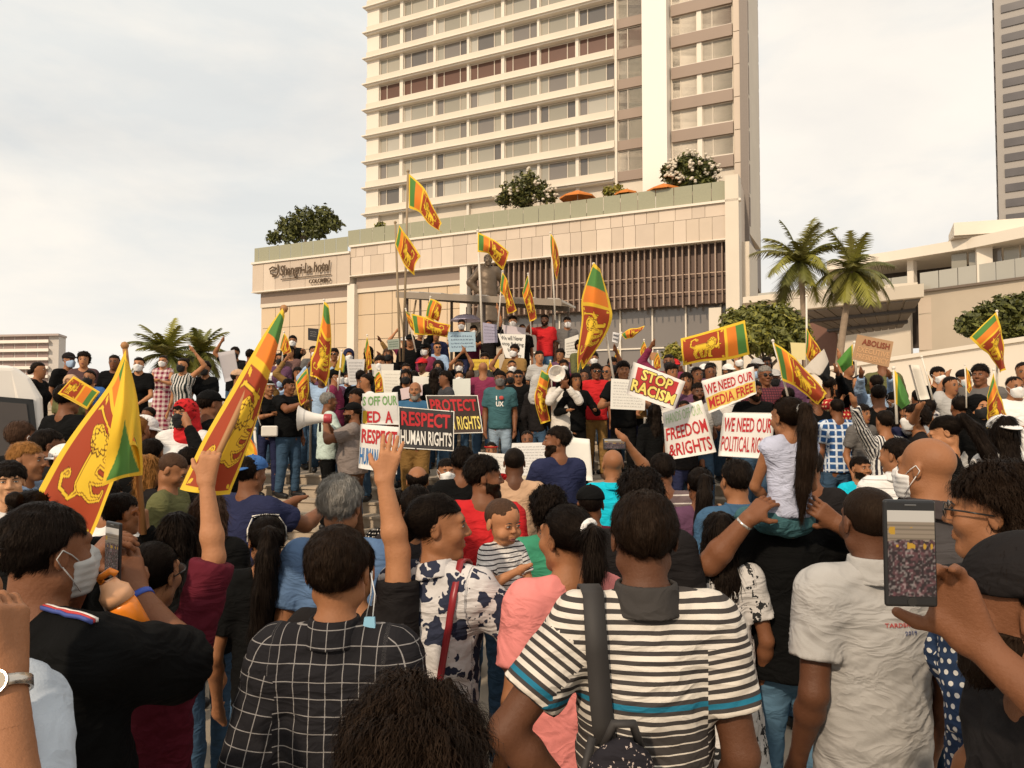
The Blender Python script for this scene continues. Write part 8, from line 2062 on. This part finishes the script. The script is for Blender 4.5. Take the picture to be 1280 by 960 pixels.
# --- top platform
Q(577, 399, 15.0, 0, 'woman in white mask holding the pale blue placard', S_('black'), bot=('trousers', 'navy'), hair='lowbun', gear=MK, tone=0, build='f', arms=('hold', 'hold'), fine=1)
Q(592, 407, 15.2, 10, 'woman in maroon top next to the pale blue placard', S_('plum'), hair='thick', gear=MK, tone=0, build='f')
Q(611, 400, 15.0, 0, 'person in white trousers holding the lilac grey placard, arm up', S_('charcoal'), bot=('trousers', 'white'), hair='short', gear=MK, tone=0, arms=('up', 'hold'))
Q(641, 395, 15.0, 0, 'man in black with white mask behind the handwritten placard', L_('black'), bot=('trousers', 'black'), hair='thick', gear=MK, tone=0, arms=('hold', 'hold'), fine=1)
Q(653, 405, 15.3, 5, 'person with black hair between the handwritten placard and the red tee', S_('black'), bot=('trousers', 'black'), hair='short', tone=1)
Q(681, 393, 14.8, -10, 'man in red tee on the platform raising the dark red flag', S_('red'), bot=('trousers', 'denim'), hair='short', gear=('stubble',), tone=3, targets={1: (T(664, 404, 14.4), (-1, 0, -.5))}, fine=1)
Q(709, 396, 14.8, 5, 'man in grey tee and white mask at the right end of the platform', S_('grey'), bot=('trousers', 'tan'), hair='short', gear=MK, tone=1, fine=1)
Q(526, 408, 13.6, 10, 'person in black under the wide stretched flag, arm up', S_('black'), bot=('trousers', 'black'), hair='short', tone=1, arms=('up', 'down'))
Q(545, 412, 14.4, 0, 'person in dark trousers standing under the wide stretched flag', L_('navy'), bot=('trousers', 'navy'), hair='short', tone=1)
Q(513, 418, 13.4, 0, 'person in black cap beside the bamboo poles', S_('black'), hair='short', gear=(('cap', 'black'),), tone=1)
# raised arms with things right of the big hanging flag
Q(766, 447, 11.6, 5, 'dark-haired person whose raised hand holds a small rolled magazine', S_('black'), hair='thick', tone=2, gear=MKK, targets={0: (T(768, 430, 11.2), (.8, 0, -.4))})
board([(766, 415), (775, 417), (772, 429), (765, 427)], 11.2, (.58, .56, .55), 'small pale magazine rolled in a raised dark hand', scrib=((.04, .04, .05), 2, (.1, .1, .9, .9), .15), bend=-.02, cat='magazine', name='magazine')
Q(742, 440, 12.4, 0, 'masked man with black hair between the hanging flag and the red shirt', S_('charcoal'), hair='thick', gear=MK, tone=1)
Q(806, 447, 11.8, 0, 'person in white and grey head cloth above the stop racism banner', S_('lgrey'), hair='short', gear=(('scarf', 'lgrey'), ('mask', 'black')), tone=1)

# megaphones
def megaphone(c, d_, label, s=1.0):
    root = empty('megaphone', tuple(c), 0, label, 'megaphone'); d_ = nrm(d_); a = nrm(np.cross(d_, V(0, 0, 1))); b = np.cross(a, d_); m_ = MB()
    def ring(r, t, n=20): return [tuple(d_ * t * s + (a * math.cos(6.2832 * i / n) + b * math.sin(6.2832 * i / n)) * r * s) for i in range(n)]
    prof = [(.035, -.16), (.045, -.06), (.06, .02), (.085, .10), (.125, .165), (.135, .17), (.118, .162), (.05, .03), (.02, .02)]
    V1 = [p for r, t in prof for p in ring(r, t)]; n = 20; F1 = [(i*n+j, i*n+(j+1)%n, (i+1)*n+(j+1)%n, (i+1)*n+j) for i in range(len(prof)-1) for j in range(n)] + [tuple(range(n)), tuple((len(prof)-1)*n + j for j in range(n))]
    m_.add(V1, F1); m_.link('horn', mat('megaphone_white', (.74, .70, .64), .35), root, True)
    m_ = MB(); V1 = [p for r, t in ((.047, -.17), (.052, -.16), (.052, -.10), (.047, -.09)) for p in ring(r, t)]; m_.add(V1, [(i*n+j, i*n+(j+1)%n, (i+1)*n+(j+1)%n, (i+1)*n+j) for i in range(3) for j in range(n)] + [tuple(range(n)), tuple(3*n + j for j in range(n))]); m_.link('mouthpiece', mat('megaphone_red', (.40, .04, .05), .4), root, True)
    MB().tube([tuple(d_ * -.05 * s), tuple(d_ * -.05 * s + V(0, 0, -.14) * s)], .014, 8).link('grip', mat('phone_case', (0, 0, 0)), root, True)
megaphone(T(394, 523, 8.55), (-1, -.12, .02), 'white megaphone with red mouthpiece held by the man in black cap', 1.1)
megaphone(T(696, 467, 9.9), (-.05, -1, -.05), 'megaphone pointing at us, held by the person in the robe', .85)

# ---- the rest of the packed steps: each still one person, no two dressed alike
tops = ['black', 'charcoal', 'white', 'grey', 'navy', 'maroon', 'olive', 'lblue', 'brown', 'lgrey', 'plum', 'khaki', 'cream', 'purple']
word = dict(lblue='pale blue', lgrey='pale grey', charcoal='dark grey', plum='dark plum', maroon='maroon', khaki='khaki')
hs_ = [('short', 'short hair'), ('long', 'long loose hair'), ('thick', 'thick hair'), ('lowbun', 'hair tied low'), ('fringe', 'a fringe'), ('curly', 'curly hair'), ('buzz', 'cropped hair')]
gm = [((), 'no mask'), (MK, 'white mask'), (MKK, 'black mask'), ((('cap', 'black'),) + MK, 'black cap, white mask'), ((('cap', 'red'),), 'a red cap'), ((('sunglasses', None),), 'sunglasses'), (MKB, 'pale blue mask'), ((('cap', 'white'),) + MKK, 'white cap, black mask')]
combos = [(a, b, c) for a in tops for b in hs_ for c in gm]; rf = random.Random(21); rf.shuffle(combos)
wts = {'black': 14, 'charcoal': 9, 'navy': 3, 'white': 4, 'brown': 2, 'grey': 3, 'olive': .6, 'purple': .5, 'cream': .6, 'lblue': .5, 'plum': .5, 'maroon': .8, 'khaki': .5}
combos.sort(key=lambda k: rf.random() ** (1.0 / wts.get(k[0], 1)), reverse=True)
taken = [(r_.location.x / r_.location.y * F + 640, r_.location.y, r_.location.x) for r_, *_ in people]
def free(px, d, gap):
    x = (px - 640) / F * d
    return all(abs(y - d) > .45 or abs(xx - x) > gap for (_, y, xx) in taken)
def place(px, d, where, gap=.36, yaw=0, clear=()):
    x = (px - 640) / F * d
    if not free(px, d, gap): return
    g = ground(x, d); a, (hn_, hw), (gr, gw) = combos.pop()
    H_ = rf.uniform(1.55, 1.76)
    r_ = ray(px, 480); k = V(x, d, g + H_)
    zc = g + H_ - CAMZ; yy = d; # back to the pixel of the crown
    c_, s_ = math.cos(PITCH), math.sin(PITCH); yc = yy * c_ + zc * s_; zz = -yy * s_ + zc * c_; py = 480 - F * zz / yc
    for (x0, y0, x1, y1) in clear:
        if x0 < px < x1 and y0 < py < y1: return
    fem = hn_ in ('long', 'lowbun', 'fringe'); cl = a
    arms_ = rf.choice([('down', 'down'), ('clap', 'clap'), ('clasp', 'clasp'), ('down', 'fist'), ('hold', 'hold'), ('phone', 'phone'), ('cross', 'cross'), ('fist', 'down')])
    if 530 < px < 745: arms_ = ('down', 'down') if rf.random() < .6 else ('clasp', 'clasp')
    lb = '%s in %s top, %s, %s, %s' % ('woman' if fem else 'man', word.get(a, a), hw, gw, where)
    person(px, py, d, yaw + rf.choice((-30, -15, 0, 0, 15, 30)), lb, (rf.choice(('short', 'short', 'long')), cl), bot=('trousers', rf.choice(('jeans', 'black', 'navy', 'charcoal'))), hair=hn_, gear=tuple((g_[0], g_[1]) if isinstance(g_, tuple) else g_ for g_ in gr),
           tone=rf.choice((0, 1, 1, 2, 2, 3)), arms=arms_, build='f' if fem else rf.choice(('m', 'm', 'slim')), H=H_, group='packed crowd on the steps')
    taken.append((px, d, x))
ban = [(560, 380, 600, 445), (600, 400, 660, 452), (440, 480, 605, 600)]
for d, x0, x1, dx, where in ((14.8, 500, 560, 18, 'left of the canopy'), (13.9, 300, 560, 18, 'before the lit glass'), (13.4, 300, 540, 19, 'on the upper steps'),
                             (12.8, 305, 740, 20, 'mid steps'), (12.1, 320, 740, 21, 'lower crowd edge'), (11.5, 380, 560, 22, 'above the banners'),
                             (11.2, 735, 960, 20, 'behind the banners'), (10.7, 745, 1000, 22, 'above the banners'), (10.1, 760, 1000, 24, 'over the tilted banners')):
    px = x0 + rf.uniform(0, 8)
    while px < x1:
        place(px, d + rf.uniform(-.12, .12), where, .34, 0, ()); px += dx * rf.uniform(.85, 1.25)
for d, x0, x1, dx, where in ((9.6, 985, 1110, 30, 'near the wall'), (8.6, 1000, 1285, 34, 'right of the slanting flag'), (7.7, 1055, 1285, 40, 'in the right crowd'), (6.6, 1085, 1285, 48, 'behind the striped sleeve')):
    px = x0 + rf.uniform(0, 10)
    while px < x1:
        place(px, d, where, .42, rf.choice((-40, 0, 150)), ()); px += dx * rf.uniform(.85, 1.2)
for d, x0, x1, dx, yw, where in ((4.9, -10, 330, 52, 175, 'among backs at the left'), (5.8, 110, 330, 46, 170, 'left crowd'), (7.6, 130, 320, 38, 160, 'by the first step'), (8.8, 60, 310, 34, 0, 'on the first steps'), (10.2, 60, 300, 32, 0, 'below the wall women'),
                                 (4.6, 540, 640, 45, 180, 'before the banner'), (3.9, 560, 700, 55, 180, 'backs behind the baby'), (3.6, 720, 760, 60, 180, 'beside the pink tee'), (3.4, 60, 250, 75, 178, 'near the raised flags')):
    px = x0 + rf.uniform(0, 10)
    while px < x1:
        place(px, d, where, .42, yw, ()); px += dx * rf.uniform(.85, 1.2)
print('people', len(people))
print('built in %.1f s, misfits' % (time.time() - T0), misfit)
print('triangles', sum(sum(len(p.vertices) - 2 for p in o.data.polygons) if len(o.data.polygons) < 50 else len(o.data.loops) - 2 * len(o.data.polygons) for o in scene.objects if o.type == 'MESH'), 'objects', len(scene.objects))
